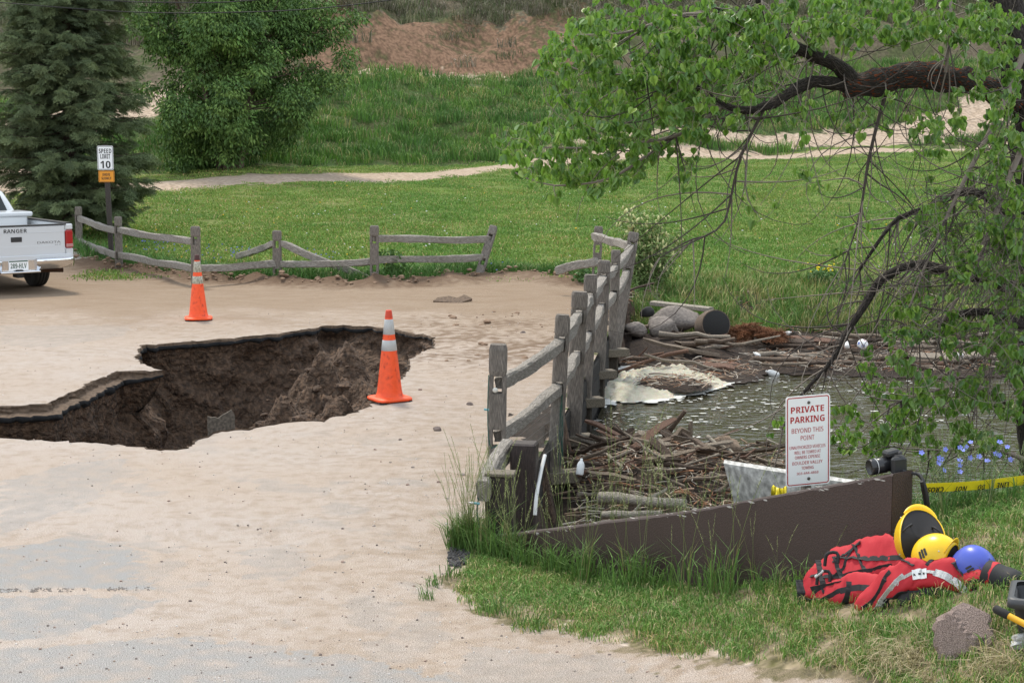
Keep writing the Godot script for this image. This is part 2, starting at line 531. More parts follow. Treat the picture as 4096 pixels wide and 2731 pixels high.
	var ds = [-60.0, -30.0, -12.0, 0.0]
	d = 3.0
	while d < 85.0:
		ds.append(d); d += 0.5
	for e in [86.0, 88.0, 91.0, 95.0, 100.0, 106.0, 114.0, 118.0, 130.0, 160.0, 220.0]: ds.append(e)
	var hy = {}
	st = stool()
	var hs = stool()
	st.set_smooth_group(0)
	hs.set_smooth_group(0)
	for j in ds.size() - 1:
		for i in xs.size() - 1:
			if xs[i] >= -16.0 and xs[i + 1] <= 12.0 and ds[j] >= 3.0 and ds[j + 1] <= 31.0: continue
			var up = hill_q((xs[i] + xs[i + 1]) * 0.5, (ds[j] + ds[j + 1]) * 0.5) > 0.0
			for k in [[0, 0], [0, 1], [1, 1], [0, 0], [1, 1], [1, 0]]:
				var ex = xs[i + k[0]]
				var ed = ds[j + k[1]]
				var key = Vector2i(i + k[0], j + k[1])
				if not hy.has(key): hy[key] = H(ex, ed)
				gv(hs if up else st, ex, ed, hy[key], W2)
	tag(put(st, "lawn", M.far), "sloping mown lawn crossed by sandy paths", "", "", "structure")
	tag(put(hs, "hillside", M.far), "grassy hillside with a bare reddish cut bank", "", "", "structure")

func build_sinkhole():
	var root = base("sinkhole")
	tag(root, "deep collapsed hole in the sandy road showing dark brown soil", "", "", "structure")
	var n = rim.size()
	var area = 0.0
	for i in n: area += rim[i].cross(rim[(i + 1) % n])
	var sgn = 1.0 if area > 0.0 else -1.0
	var S = rim.duplicate()
	for it in 260:
		var q = S.duplicate()
		for i in n: q[i] = S[i] * 0.5 + (S[(i + n - 1) % n] + S[(i + 1) % n]) * 0.25
		S = q
	var soft = rim.duplicate()
	for it in 14:
		var q = soft.duplicate()
		for i in n: q[i] = soft[i] * 0.5 + (soft[(i + n - 1) % n] + soft[(i + 1) % n]) * 0.25
		soft = q
	var inw = []
	var inS = []
	for i in n:
		var t = (soft[(i + 2) % n] - soft[(i + n - 2) % n]).normalized()
		inw.append(Vector2(-t.y, t.x) * sgn)
		t = (S[(i + 4) % n] - S[(i + n - 4) % n]).normalized()
		inS.append(Vector2(-t.y, t.x) * sgn)
	var cen = Vector2(-3.2, 17.6)
	var crust = []
	var asph = []
	var soil = []
	for l in 8: crust.append(PackedVector3Array())
	for l in 4: asph.append(PackedVector3Array())
	var L = 24
	var NF = 46
	for l in L + NF: soil.append(PackedVector3Array())
	for i in n:
		var p = rim[i]
		var left = sm(-3.6, -4.4, p.x) * sm(19.0, 17.8, p.y) * sm(13.6, 14.6, p.y)
		var back = sm(18.5, 19.5, p.y) * sm(-1.6, -2.2, p.x)
		var th = lerpf(0.03, 0.07, left) + 0.02 * n2(p.x, p.y, 0.05)
		var ledge = left * (0.02 + 0.09 * sm(-4.1, -4.5, p.x)) + 0.012
		var at = maxf(0.012, (0.028 + 0.05 * maxf(left, back * 0.8)) * (1.0 + 0.6 * n2(p.x, p.y, 0.08)))
		var o = inw[i]
		var jg = 0.025 * n2(p.x, p.y, 0.4) + 0.03 * n2(p.x, p.y, 0.05)
		var ytop = -0.012 - 0.03 * maxf(0.0, n2(p.x, p.y, 0.04))
		var v = func(off, y):
			var q = p + o * off
			return Vector3(q.x, y, -q.y)
		crust[0].append(v.call(-0.002, ytop + 0.001))
		crust[1].append(v.call(0.003, ytop - 0.006))
		for c in 5:
			var ct = (c + 1) / 5.0
			var rg = 0.03 * n3(Vector3(p.x, ct * th * 3.0, p.y), 0.12) * (0.3 + left) + 0.012 * n3(Vector3(p.x, ct * th * 3.0, p.y), 0.4)
			crust[2 + c].append(v.call(minf(0.012, ledge) * ct + jg + rg * (1.0 if c < 4 else 0.3), ytop - th * ct))
		crust[7].append(v.call(ledge + jg, ytop - th - 0.003 - 0.02 * left))
		asph[0].append(v.call(ledge + jg - 0.004, ytop - th - 0.004 - 0.02 * left))
		asph[1].append(v.call(ledge + jg + 0.003, ytop - th - 0.008 - 0.02 * left))
		asph[2].append(v.call(ledge + jg * 1.5 + 0.006, ytop - th - at * 0.6 - 0.02 * left))
		asph[3].append(v.call(ledge - 0.06, ytop - th - at - 0.02 * left))
		var flo = -2.0 - 0.5 * sm(-2.9, -3.5, p.x) * sm(-5.0, -4.2, p.x) * sm(17.5, 15.5, p.y) + 1.45 * sm(-5.0, -1.9, p.x) * sm(14.2, 17.5, p.y) 
		var y0 = ytop - th - at * 0.7
		for l in L:
			var t = float(l) / (L - 1)
			var a = p + o * (ledge - 0.045 - 0.07 * sm(0.0, 0.25, t))
			var bsh = S[i] + inS[i] * (0.05 + 0.30 * t)
			var q = a.lerp(bsh, sm(0.0, 1.0, t) * 0.9 + 0.1 * t)
			var y = lerpf(y0, flo, t)
			var P = Vector3(q.x, y, -q.y)
			var dsp = (0.24 * n3(P, 0.009) + 0.13 * n3(P, 0.026) + 0.06 * n3(P, 0.07)) * sm(0.0, 0.22, t)
			soil[l].append(P + Vector3(inS[i].x, 0.15, -inS[i].y) * dsp)
		for l in NF:
			var t = float(l + 1) / NF
			var q = (S[i] + inS[i] * 0.35).lerp(cen, t)
			var y = lerpf(flo, -1.85 + 1.0 * sm(-4.6, -2.4, q.x) * sm(14.0, 17.0, q.y), sm(0.0, 0.7, t))
			var ridge = absf(n2(q.x, q.y, 0.006)) * 1.0 + absf(n2(q.x + 7.0, q.y, 0.018)) * 0.22
			y += (ridge - 0.2 + 0.07 * n2(q.x, q.y, 0.04) + 0.03 * n2(q.x, q.y, 0.12)) * sm(0.0, 0.12, t)
			soil[L + l].append(Vector3(q.x, y, -q.y))
	var st = stool()
	loft(st, crust, false)
	put(st, "sand_crust", M.crust, root)
	st = stool()
	loft(st, asph, false)
	put(st, "asphalt_edge", M.asphalt, root)
	st = stool()
	loft(st, soil, false)
	put(st, "soil_face", M.soil, root)
	# lumps of fallen soil
	var xfs = []
	var ms = stool()
	rock(ms, 1.0, 77, Vector3.ZERO, 0.55, 5, 7, 10, -1)
	var lump = mesh_of(ms)
	for i in 900:
		var q = Vector2(rr(-6.2, -1.0), rr(14.6, 21.6))
		if not Geometry2D.is_point_in_polygon(q, S): continue
		var k = int(rr(L - 1, L + NF - 1))
		var j = rng.randi() % n
		var P = soil[k][j]
		var s = pow(rng.randf(), 4.5) * 0.12 + 0.014
		xfs.append(Transform3D(Basis.from_euler(Vector3(rr(0, 6), rr(0, 6), rr(0, 6))).scaled(Vector3(s, s * rr(0.5, 0.9), s)), P + Vector3(rr(-0.2, 0.2), s * 0.2, rr(-0.2, 0.2))))
	var mo = multi("soil_clods", lump, M.soil, xfs, [], root)
	mo.set_meta("label", "loose dark soil clods fallen into the hole")
	# slabs of broken paving
	st = stool()
	var pts = [[-0.13, -0.35], [-0.13, 0.1], [-0.02, 0.07], [0.05, 0.12], [0.12, 0.15], [0.15, 0.1], [0.14, -0.35]]
	slab(st, pts, 0.06)
	var o = put(st, "concrete_slab", M.old_concrete)
	o.position = pt(880, 1700, 16.4)
	o.rotation = Vector3(-0.1, 0.2, 0.02)
	tag(o, "broken grey concrete slab standing upright in the soil of the hole", "slab")
	st = stool()
	slab(st, [[-0.37, -0.16], [-0.45, 0.02], [-0.2, 0.12], [0.1, 0.15], [0.38, 0.13], [0.42, -0.1], [0.2, -0.2]], 0.06)
	o = put(st, "pavement_slab", M.crust)
	var c = gp(615, 1790)
	o.position = Vector3(c.x, -0.13, c.z - 0.16)
	o.rotation = Vector3(-PI / 2 - 0.22, 0.0, 0.0)
	tag(o, "sandy slab of road surface sagging into the near side of the hole", "slab")
# an upright slab from an outline in x, y
func slab(st, pts, th):
	st.set_smooth_group(-1)
	var P = PackedVector2Array()
	for q in pts: P.append(Vector2(q[0], q[1]))
	P = resample(P, 0.04)
	for i in P.size(): P[i] += Vector2(n2(P[i].x, P[i].y, 0.5), n2(P[i].x + 3.0, P[i].y, 0.5)) * 0.012
	var T = Geometry2D.triangulate_polygon(P)
	for z in [-th * 0.5, th * 0.5]:
		for i in T.size() / 3:
			tri(st, Vector3(P[T[i * 3]].x, P[T[i * 3]].y, z), Vector3(P[T[i * 3 + 1]].x, P[T[i * 3 + 1]].y, z), Vector3(P[T[i * 3 + 2]].x, P[T[i * 3 + 2]].y, z), Vector3(0, 0, z), P[T[i * 3]], P[T[i * 3 + 1]], P[T[i * 3 + 2]])
	for i in P.size():
		var a = P[i]
		var b = P[(i + 1) % P.size()]
		quad(st, Vector3(a.x, a.y, -th * 0.5), Vector3(b.x, b.y, -th * 0.5), Vector3(b.x, b.y, th * 0.5), Vector3(a.x, a.y, th * 0.5))
func _ready():
	# ---------------- camera, sky, sun, exposure
	var cam = Camera3D.new()
	cam.name = "camera"
	cam.position = Vector3(0, CAMH, 0)
	cam.rotation.x = -PITCH
	cam.fov = rad_to_deg(2.0 * atan(1365.5 / F))
	cam.far = 500.0
	cam.current = true
	add_child(cam)
	var env = Environment.new()
	env.background_mode = Environment.BG_SKY
	var sm_ = ProceduralSkyMaterial.new()
	sm_.sky_top_color = Color(0.70, 0.74, 0.79)
	sm_.sky_horizon_color = Color(0.88, 0.885, 0.89)
	sm_.sky_curve = 0.25
	sm_.ground_bottom_color = Color(0.35, 0.32, 0.28)
	sm_.ground_horizon_color = Color(0.6, 0.6, 0.58)
	sm_.sky_energy_multiplier = 1.0
	var sky = Sky.new()
	sky.sky_material = sm_
	env.sky = sky
	env.tonemap_mode = Environment.TONE_MAPPER_LINEAR
	env.tonemap_exposure = EXPO
	env.sdfgi_enabled = true
	env.ssao_enabled = true
	env.ssil_enabled = true
	var we = WorldEnvironment.new()
	we.name = "world_environment"
	we.environment = env
	add_child(we)
	var sun = DirectionalLight3D.new()
	sun.name = "sun"
	sun.light_energy = SUN
	sun.light_color = Color(1.0, 0.965, 0.91)
	sun.light_angular_distance = 10.0
	sun.shadow_enabled = true
	sun.rotation_degrees = Vector3(-60, 204, 0)
	add_child(sun)
	# ---------------- materials
	rng.seed = 20110
	nz.seed = 7
	nz.frequency = 0.01
	nz.fractal_octaves = 3
	var T = Time.get_ticks_msec()
	setup_outlines()
	build_materials()
	build_ground()
	print("ground ", Time.get_ticks_msec() - T)
	build_sinkhole()
	build_all()
	print("all ", Time.get_ticks_msec() - T)
const EXPO := 2.42
const SUN := 0.5
func build_materials():
	var w = noise_tex(512, 0.02, FastNoiseLite.TYPE_SIMPLEX, 0.6, 1.0, 5, 11)
	var grain = noise_tex(512, 0.05, FastNoiseLite.TYPE_SIMPLEX, 0.42, 1.0, 5, 12)
	var fine = noise_tex(512, 0.12, FastNoiseLite.TYPE_SIMPLEX, 0.72, 1.0, 3, 13)
	var fineb = noise_tex(512, 0.12, FastNoiseLite.TYPE_SIMPLEX, 0.0, 1.0, 3, 14)
	var soft = noise_tex(512, 0.02, FastNoiseLite.TYPE_SIMPLEX, 0.0, 1.0, 5, 15)
	M.n_soft = soft; M.n_fine = fine; M.n_fineb = fineb; M.n_w = w; M.n_grain = grain
	M.soil = mat(Color(0.19, 0.115, 0.07), 0.95, noise_tex(512, 0.025, FastNoiseLite.TYPE_SIMPLEX, 0.35, 1.0, 6, 16), 0.9, soft, 7.0, 2)
	M.crust = mat(Color(0.22, 0.15, 0.10), 0.95, w, 1.6, fineb, 1.0, 2)
	M.asphalt = mat(Color(0.028, 0.029, 0.032), 0.9, grain, 2.5, fineb, 1.2, 2)
	M.old_concrete = mat(Color(0.24, 0.20, 0.155), 0.95, w, 2.0, fineb, 0.6, 1)
	# grey split rails: grain runs along v
	M.post_wood = mat(Color(0.43, 0.375, 0.32), 0.85, grain, Vector3(9.0, 0.35, 1), grain, 1.2)
	M.rail_wood = mat(Color(0.64, 0.58, 0.505), 0.85, grain, Vector3(9.0, 0.35, 1), grain, 1.2)
	M.brown_wood = mat(Color(0.058, 0.037, 0.032), 0.6, grain, Vector3(5.0, 0.5, 1), grain, 0.3)
	M.block_wood = mat(Color(0.30, 0.255, 0.19), 0.85, grain, Vector3(7.0, 1.0, 1), grain, 0.3)
func textm(parent, s, h, at, m, width = 0.0, basis = Basis(), font = "Droid Sans", weight = 400):
	var t = TextMesh.new()
	var f = SystemFont.new()
	f.font_names = PackedStringArray([font])
	f.font_weight = weight
	t.font = f
	t.text = s
	t.font_size = 48
	t.pixel_size = 0.01
	t.depth = 0.02
	t.curve_step = 2.0
	var b = t.get_aabb()
	var k = h / b.size.y
	var kx = width / b.size.x if width > 0.0 else k
	var o = MeshInstance3D.new()
	o.mesh = t
	o.name = "lettering"
	o.material_override = m
	parent.add_child(o, true)
	var c = b.get_center()
	var B = basis * Basis.from_scale(Vector3(kx, k, 0.05))
	o.transform = Transform3D(B, at - B * Vector3(c.x, c.y, 0))
	return o
func post(root, top, bottom, w, sd, slots = [], m = null, called = "post"):
	# a post whose mortises are real holes: two side cheeks with bridges between the slots. face towards +z
	var st = stool()
	var ax = (top - bottom)
	var Lh = ax.length()
	var up = ax / Lh
	var side = Vector3.RIGHT
	side = (side - up * side.dot(up)).normalized()
	var seg = []
	var y = 0.0
	slots.sort()
	for s in slots:
		seg.append([y, s - 0.065, 0]); seg.append([s - 0.065, s + 0.065, 1]); y = s + 0.065
	seg.append([y, Lh, 0])
	for e in seg:
		if e[1] - e[0] < 0.01: continue
		var a = bottom + up * e[0]
		var b = bottom + up * e[1]
		if e[2] == 0:
			timber(st, [a, a.lerp(b, 0.5), b], w, w * 0.9, side.cross(up), sd, 0.006, 0.86 if e[1] >= Lh - 0.001 else 1.0, 6)
		else:
			for q in [-1.0, 1.0]:
				timber(st, [a + side * q * w * 0.36, a.lerp(b, 0.5) + side * q * w * 0.37, b + side * q * w * 0.36], w * 0.28, w * 0.9, side.cross(up), sd, 0.004, 1.0, 4)
	return put(st, called, m if m else M.post_wood, root)
func rail(root, a, b, sd, h = 0.115, w = 0.065, sag = 0.02, m = null):
	var st = stool()
	var mid = a.lerp(b, 0.5) - Vector3(0, sag * 0.6, 0) + Vector3(0, 0, 0.012 * sin(sd * 3.0))
	timber(st, [a, a.lerp(mid, 0.6) + Vector3(0, 0.012 * sin(sd * 5.0), 0), mid, b.lerp(mid, 0.6) + Vector3(0, 0.014 * cos(sd * 7.0), 0), b], w, h, Vector3.UP, sd, 0.017, 0.72, 19)
	return put(st, "rail", m if m else M.rail_wood, root)
func dot_(p, q, t): return p.lerp(q, t)
func build_fences():
	# --- split-rail fence along the back of the turning area
	var f = base("split_rail_fence", gp(1000, 1120))
	var inv = -f.position
	tag(f, "weathered split rail fence with broken rails along the lawn edge", "fence")
	var P = []   # [top, bottom]
	for q in [[178, 786, 168.0, 0.95], [210, 768, 163.0, 1.0], [311, 826, 196.0, 1.0], [470, 866, 219.0, 1.0], [780, 905, 240.0, 1.02], [1107, 922, 233.0, 0.9], [1497, 902, 238.0, 1.0]]:
		var t = pt(q[0], q[1], F / q[2])
		P.append([t, Vector3(t.x - 0.01, H(t.x, -t.z) - 0.06, t.z)])
	P.append([pt(1975, 906, 28.9), gp(1912, 1114)])
	for i in P.size():
		var L = P[i][0].distance_to(P[i][1])
		post(f, P[i][0] + inv, P[i][1] + inv, 0.125 if i < 4 else 0.145, i + 3, [L - 0.72, L - 0.24])
	var rl = func(i, ti, j, tj, sd, m = null):   # from ti metres below the top of post i to tj below the top of post j
		var ui = (P[i][1] - P[i][0]).normalized()
		var uj = (P[j][1] - P[j][0]).normalized()
		var a = P[i][0] + ui * ti
		var b = P[j][0] + uj * tj
		var ov = (b - a).normalized() * 0.05
		rail(f, a - ov + inv, b + ov + inv, sd, 0.12, 0.075, 0.03, m)
	for i in 4:
		rl.call(i, 0.24, i + 1, 0.26, i * 2.0 + 1.0)
		rl.call(i, 0.70, i + 1, 0.72, i * 2.0 + 2.0)
	rl.call(4, 0.70, 5, 0.56, 11.0)
	rl.call(5, 0.58, 6, 0.60, 12.0)
	rl.call(6, 0.22, 7, 0.24, 13.0)
	rl.call(6, 0.58, 7, 0.60, 14.0)
	# two top rails broken loose, leaning on the post between them
	rail(f, P[5][0] + Vector3(-0.05, -0.22, 0.02) + inv, gt(945, 1050) + Vector3(0, 0.12, 0) + inv, 15.0)
	rail(f, P[5][0] + Vector3(0.05, -0.2, 0.03) + inv, gt(1480, 1128) + Vector3(0, 0.06, 0.1) + inv, 16.0)
	# --- end of the next fence, past the gap
	var e = base("fence_end", gp(2380, 1110))
	tag(e, "lone grey fence post with a sagging rail at the creek corner of the lawn", "fence")
	inv = -e.position
	var t8 = pt(2395, 905, 25.4)
	post(e, t8 + inv, Vector3(t8.x - 0.05, -0.1, t8.z) + inv, 0.14, 21, [0.52, 0.86])
	rail(e, pt(2225, 1085, 25.8) + inv, pt(2392, 1045, 25.3) + inv, 23.0, 0.14, 0.08, -0.04)
	# --- fence on the culvert edge
	var b = base("culvert_fence", Vector3(fence_x(12.0), 0, -12.0))
	tag(b, "tall grey split rail fence on the culvert edge beside the creek", "fence")
	inv = -b.position
	var Q = []
	for q in [[1993, 1376, 11.9, 1984, 1990, 0.135], [2252, 1258, 13.8, 2218, 1885, 0.125], [2320, 1166, 15.6, 2292, 1740, 0.155], [2364, 1098, 17.4, 2340, 1592, 0.145], [2417, 1041, 19.2, 2394, 1482, 0.15], [2464, 1000, 20.7, 2450, 1396, 0.12], [2536, 930, 21.7, 2462, 1395, 0.14]]:
		Q.append([pt(q[0], q[1], q[2]), pt(q[3], q[4], q[2] - (0.35 if q[0] > 2500 else 0.0)), q[5]])
	
	for i in Q.size():
		var L = Q[i][0].distance_to(Q[i][1])
		var s = [[0.30, 0.70], [0.25, 0.64], [0.24, 0.63], [0.26, 0.66], [0.22, 0.56], [0.23, 0.58], [0.20, 0.56]][i]
		Q[i].append(s)
		post(b, Q[i][0] + inv, Q[i][1] + inv, Q[i][2], 40 + i, [L - s[0], L - s[1]])
	for i in Q.size() - 1:
		for k in 2:
			var a = Q[i][0] + (Q[i][1] - Q[i][0]).normalized() * Q[i][3][k]
			var c = Q[i + 1][0] + (Q[i + 1][1] - Q[i + 1][0]).normalized() * Q[i + 1][3][k]
			var dr = (c - a).normalized()
			rail(b, a + dr * 0.02 + inv, c + dr * 0.03 + Vector3(0, 0.0, 0) + inv, 50.0 + i * 2 + k, 0.10, 0.085, 0.03)
	rail(b, pt(2372, 942, 24.8) + inv, pt(2520, 985, 21.9) + inv, 71.0, 0.11, 0.08, 0.02)
	# outriggers under the posts and the dark timber face they stand on
	for i in range(1, 6):
		var p = Q[i][1] + inv
		var st = stool()
		bx(st, p + Vector3(0.05, -0.04, 0.03), Vector3(0.30, 0.1, 0.16), Basis(Vector3.UP, 0.35), 0.006)
		put(st, "outrigger", M.block_wood, b)
		st = stool()
		timber(st, [p + Vector3(0.0, -0.09, -0.02), p + Vector3(0.0, -0.95, -0.02)], 0.15, 0.14, Vector3.BACK, 90 + i, 0.004, 1.0, 4)
		put(st, "strut", M.dark_wood, b)
	for k in 5:
		var st = stool()
		var a = Vector3(fence_x(11.0) - 0.03, -0.13 - 0.21 * k, -11.0)
		var c = Vector3(fence_x(23.4) - 0.03, -0.13 - 0.21 * k, -23.4)
		timber(st, [a + inv, a.lerp(c, 0.5) + inv, c + inv], 0.06, 0.2, Vector3.UP, 100 + k, 0.006, 1.0, 14)
		put(st, "headwall_plank", M.black_wood, b)
	# wire netting below the lower rail, first bay
	var st = stool()
	var A = Q[0][0] + (Q[0][1] - Q[0][0]).normalized() * 0.72 + Vector3(0.03, 0, 0)
	var C = Q[1][0] + (Q[1][1] - Q[1][0]).normalized() * 0.66 + Vector3(0.03, 0, 0)
	for i in 64:
		var p = A.lerp(C, i / 63.0)
		var dn = Vector3(p.x - 0.01, -0.02, p.z)
		tube(st, [p + inv, p.lerp(dn, 0.5) + Vector3(0.004, 0, 0) + inv, dn + inv], 0.0012, -1, 3, false)
	for k in 6:
		var t = k / 5.0
		var a = A.lerp(Vector3(A.x, 0.0, A.z), t)
		var c = C.lerp(Vector3(C.x, 0.0, C.z), t)
		tube(st, [a + inv, c + inv], 0.001, -1, 3, false)
	put(st, "wire_netting", M.wire, b)
	st = stool()
	for i in 4:
		var p = C + Vector3(-0.02 + 0.006 * i, -0.02, 0.05 + 0.015 * i)
		tube(st, [p + inv, p + Vector3(0.02 * sin(i * 2.0), -0.3, 0.02) + inv, p + Vector3(0.03 * cos(i * 1.7), -0.62, 0.02) + inv], 0.003, 0.003, 4, false)
	put(st, "green_netting", M.green_net, b)
	st = stool()
	lathe(st, [Vector2(0.001, 0.012), Vector2(0.017, 0.011), Vector2(0.02, 0.004), Vector2(0.02, 0.0)], 14, Transform3D(Basis(Vector3.RIGHT, PI / 2), pt(1981, 1560, 11.81) + inv))
	put(st, "insulator_disc", M.pale_plastic, b)
	# painted timber stubs at the near end
	var g = base("timber_barrier", pt(2000, 2140, 10.35))
	tag(g, "dark brown painted timber stubs with a sloping grey top rail", "barrier")
	inv = -g.position
	st = stool()
	var c1 = pt(2001, 1905, 10.3)
	bx(st, c1 + Vector3(0, -0.23, -0.04) + inv, Vector3(0.185, 0.46, 0.13), Basis(Vector3.UP, -0.12), 0.008)
	put(st, "stub_post", M.brown_wood, g)
	st = stool()
	bx(st, c1 + Vector3(0, 0.012, -0.035) + inv, Vector3(0.19, 0.022, 0.14), Basis(Vector3.UP, -0.12), 0.004)
	put(st, "cap_board", M.block_wood, g)
	st = stool()
	var c2 = pt(2098, 1775, 10.75)
	bx(st, c2 + Vector3(0, -0.34, -0.06) + inv, Vector3(0.175, 0.68, 0.15), Basis(Vector3.UP, -0.18), 0.012)
	put(st, "stub_post", M.brown_wood, g)
	st = stool()
	timber(st, [pt(2030, 1795, 11.0) + inv, pt(1975, 1870, 10.6) + inv, pt(1931, 1965, 10.22) + inv], 0.085, 0.14, Vector3.UP, 131, 0.006, 1.0, 7)
	put(st, "top_rail", M.rail_wood, g)
	# white pipe leaning in the corner
	st = stool()
	tube(st, curve([pt(2180, 1820, 10.9), pt(2163, 1890, 10.8), pt(2146, 1985, 10.7), pt(2140, 2060, 10.65)], 10), 0.013, -1, 10)
	tag(put(st, "plastic_pipe", M.white_plastic), "short white plastic pipe leaning beside the dark timber stub", "pipe")
	# string of lights tied to the posts
	var w = base("light_string", pt(1940, 1620, 11.75))
	tag(w, "green string light cord with pale blue bulbs on the first post", "string lights")
	inv = -w.position
	st = stool()
	tube(st, curve([pt(1955, 1500, 11.82), pt(1951, 1600, 11.8), pt(1952, 1720, 11.78), pt(1962, 1790, 11.75), pt(1990, 1780, 11.77)], 14).map(func(p): return p + inv), 0.004, -1, 5)
	put(st, "cord", M.green_net, w)
	st = stool()
	tube(st, curve([pt(1913, 1990, 10.2), pt(1908, 2060, 10.2), pt(1918, 2110, 10.2), pt(1922, 2200, 10.15)], 12).map(func(p): return p + inv), 0.004, -1, 5)
	put(st, "cord", M.green_net, w)
	for q in [[1944, 1638, 11.8, 1.0], [1905, 2013, 10.18, 1.0]]:
		st = stool()
		var B = Basis(Vector3.BACK, PI / 2 - 0.15)
		lathe(st, [Vector2(0.008, -0.022), Vector2(0.0085, 0.0), Vector2(0.008, 0.016)], 10, Transform3D(B, pt(q[0], q[1], q[2]) + inv))
		put(st, "bulb_socket", M.aqua_plastic, w)
		if q[1] > 2000:
			st = stool()
			lathe(st, [Vector2(0.007, 0.016), Vector2(0.008, 0.03), Vector2(0.001, 0.05)], 10, Transform3D(B, pt(q[0], q[1], q[2]) + inv))
			put(st, "bulb", M.clear_plastic, w)
func on_wall(px, py):
	var r = ray(px, py)
	var A = Vector3(-0.2, 0, -10.3)
	var B = Vector3(1.845, 0, -7.85)
	var nrm = (B - A).cross(Vector3.UP).normalized()
	var o = Vector3(0, CAMH, 0)
	return o + r * ((A - o).dot(nrm) / r.dot(nrm))
func build_wall():
	var tops = []
	for q in [[1905, 2150], [2100, 2130], [2250, 2112], [2400, 2090], [2550, 2073], [2700, 2055], [2850, 2029], [3000, 2000], [3120, 1979], [3250, 1955], [3380, 1931], [3500, 1909], [3572, 1896]]: tops.append(on_wall(q[0], q[1]))
	var dir = (Vector3(2.045, 0, 2.45)).normalized()
	var bk = dir.cross(Vector3.UP).normalized()
	if bk.z > 0.0: bk = -bk
	var root = base("concrete_wall", Vector3(0.82, 0.0, -9.1))
	tag(root, "dark brown painted concrete retaining wall rising towards its thick end", "wall")
	var inv = -root.position
	var rings = []
	var n = 90
	for i in n:
		var t = i / (n - 1.0)
		var k = t * (tops.size() - 1)
		var p = tops[mini(int(k), tops.size() - 2)].lerp(tops[mini(int(k), tops.size() - 2) + 1], k - mini(int(k), tops.size() - 2))
		var ring = PackedVector3Array()
		var ch = 0.008 + 0.006 * absf(n2(p.x, p.z, 0.2)) + 0.02 * maxf(0.0, n2(p.x, p.z, 0.06) - 0.35)
		var y = p.y + 0.003 * n2(p.x, p.z, 0.05)
		for q in [[0.0, -0.9 - y], [0.0, -ch * 1.0], [ch * 0.8, 0.0], [0.16 - 0.008, 0.0], [0.16, -0.01], [0.16, -1.3 - y]]:
			ring.append(Vector3(p.x, y + q[1], p.z) + bk * q[0] + inv)
		rings.append(ring)
	var st = stool()
	loft(st, rings, true, false, -1)
	put(st, "concrete_body", M.wall_paint, root)
	# pale chips where the paint has gone from the arris
	var cs = stool()
	cs.set_smooth_group(-1)
	for i in 70:
		var t = pow(rng.randf(), 1.3)
		var k = t * (tops.size() - 1.01)
		var p = tops[int(k)].lerp(tops[int(k) + 1], k - int(k))
		var s = 0.004 + 0.016 * pow(rng.randf(), 3.0)
		var c = p - bk * 0.0015 + Vector3(0, -0.011 - absf(rr(-0.006, 0.012)), 0) + inv
		var a0 = rr(0, TAU)
		var prev = null
		var first = null
		var top = rng.randf() < 0.6
		for j in 8:
			var an = TAU * j / 7.0 + a0
			var rad = s * rr(0.5, 1.0)
			var q = c + dir * cos(an) * rad * 1.6 + Vector3(0, sin(an) * rad * 0.35, 0) if not top else c + Vector3(0, 0.0115, 0) + bk * (0.012 + rad * 0.5 + sin(an) * rad * 0.4) + dir * cos(an) * rad * 2.0
			if top: q.y = p.y + inv.y + 0.003
			if j == 7: q = first
			if prev != null: tri(cs, c if not top else Vector3(c.x, p.y + inv.y + 0.003, c.z) + bk * (0.012 + s * 0.3), prev, q, -bk if not top else Vector3.UP)
			else: first = q
			prev = q
	put(cs, "paint_chips", M.bare_concrete, root).set_meta("kind", "stuff")
	# corner return
	st = stool()
	var e = tops[-1] + inv
	quad(st, e + dir * 0.003, e + dir * 0.003 + bk * 0.16, e + dir * 0.003 + bk * 0.16 - Vector3(0, 1.2, 0), e + dir * 0.003 - Vector3(0, 1.2, 0), dir)
	put(st, "end_face", M.wall_paint, root)
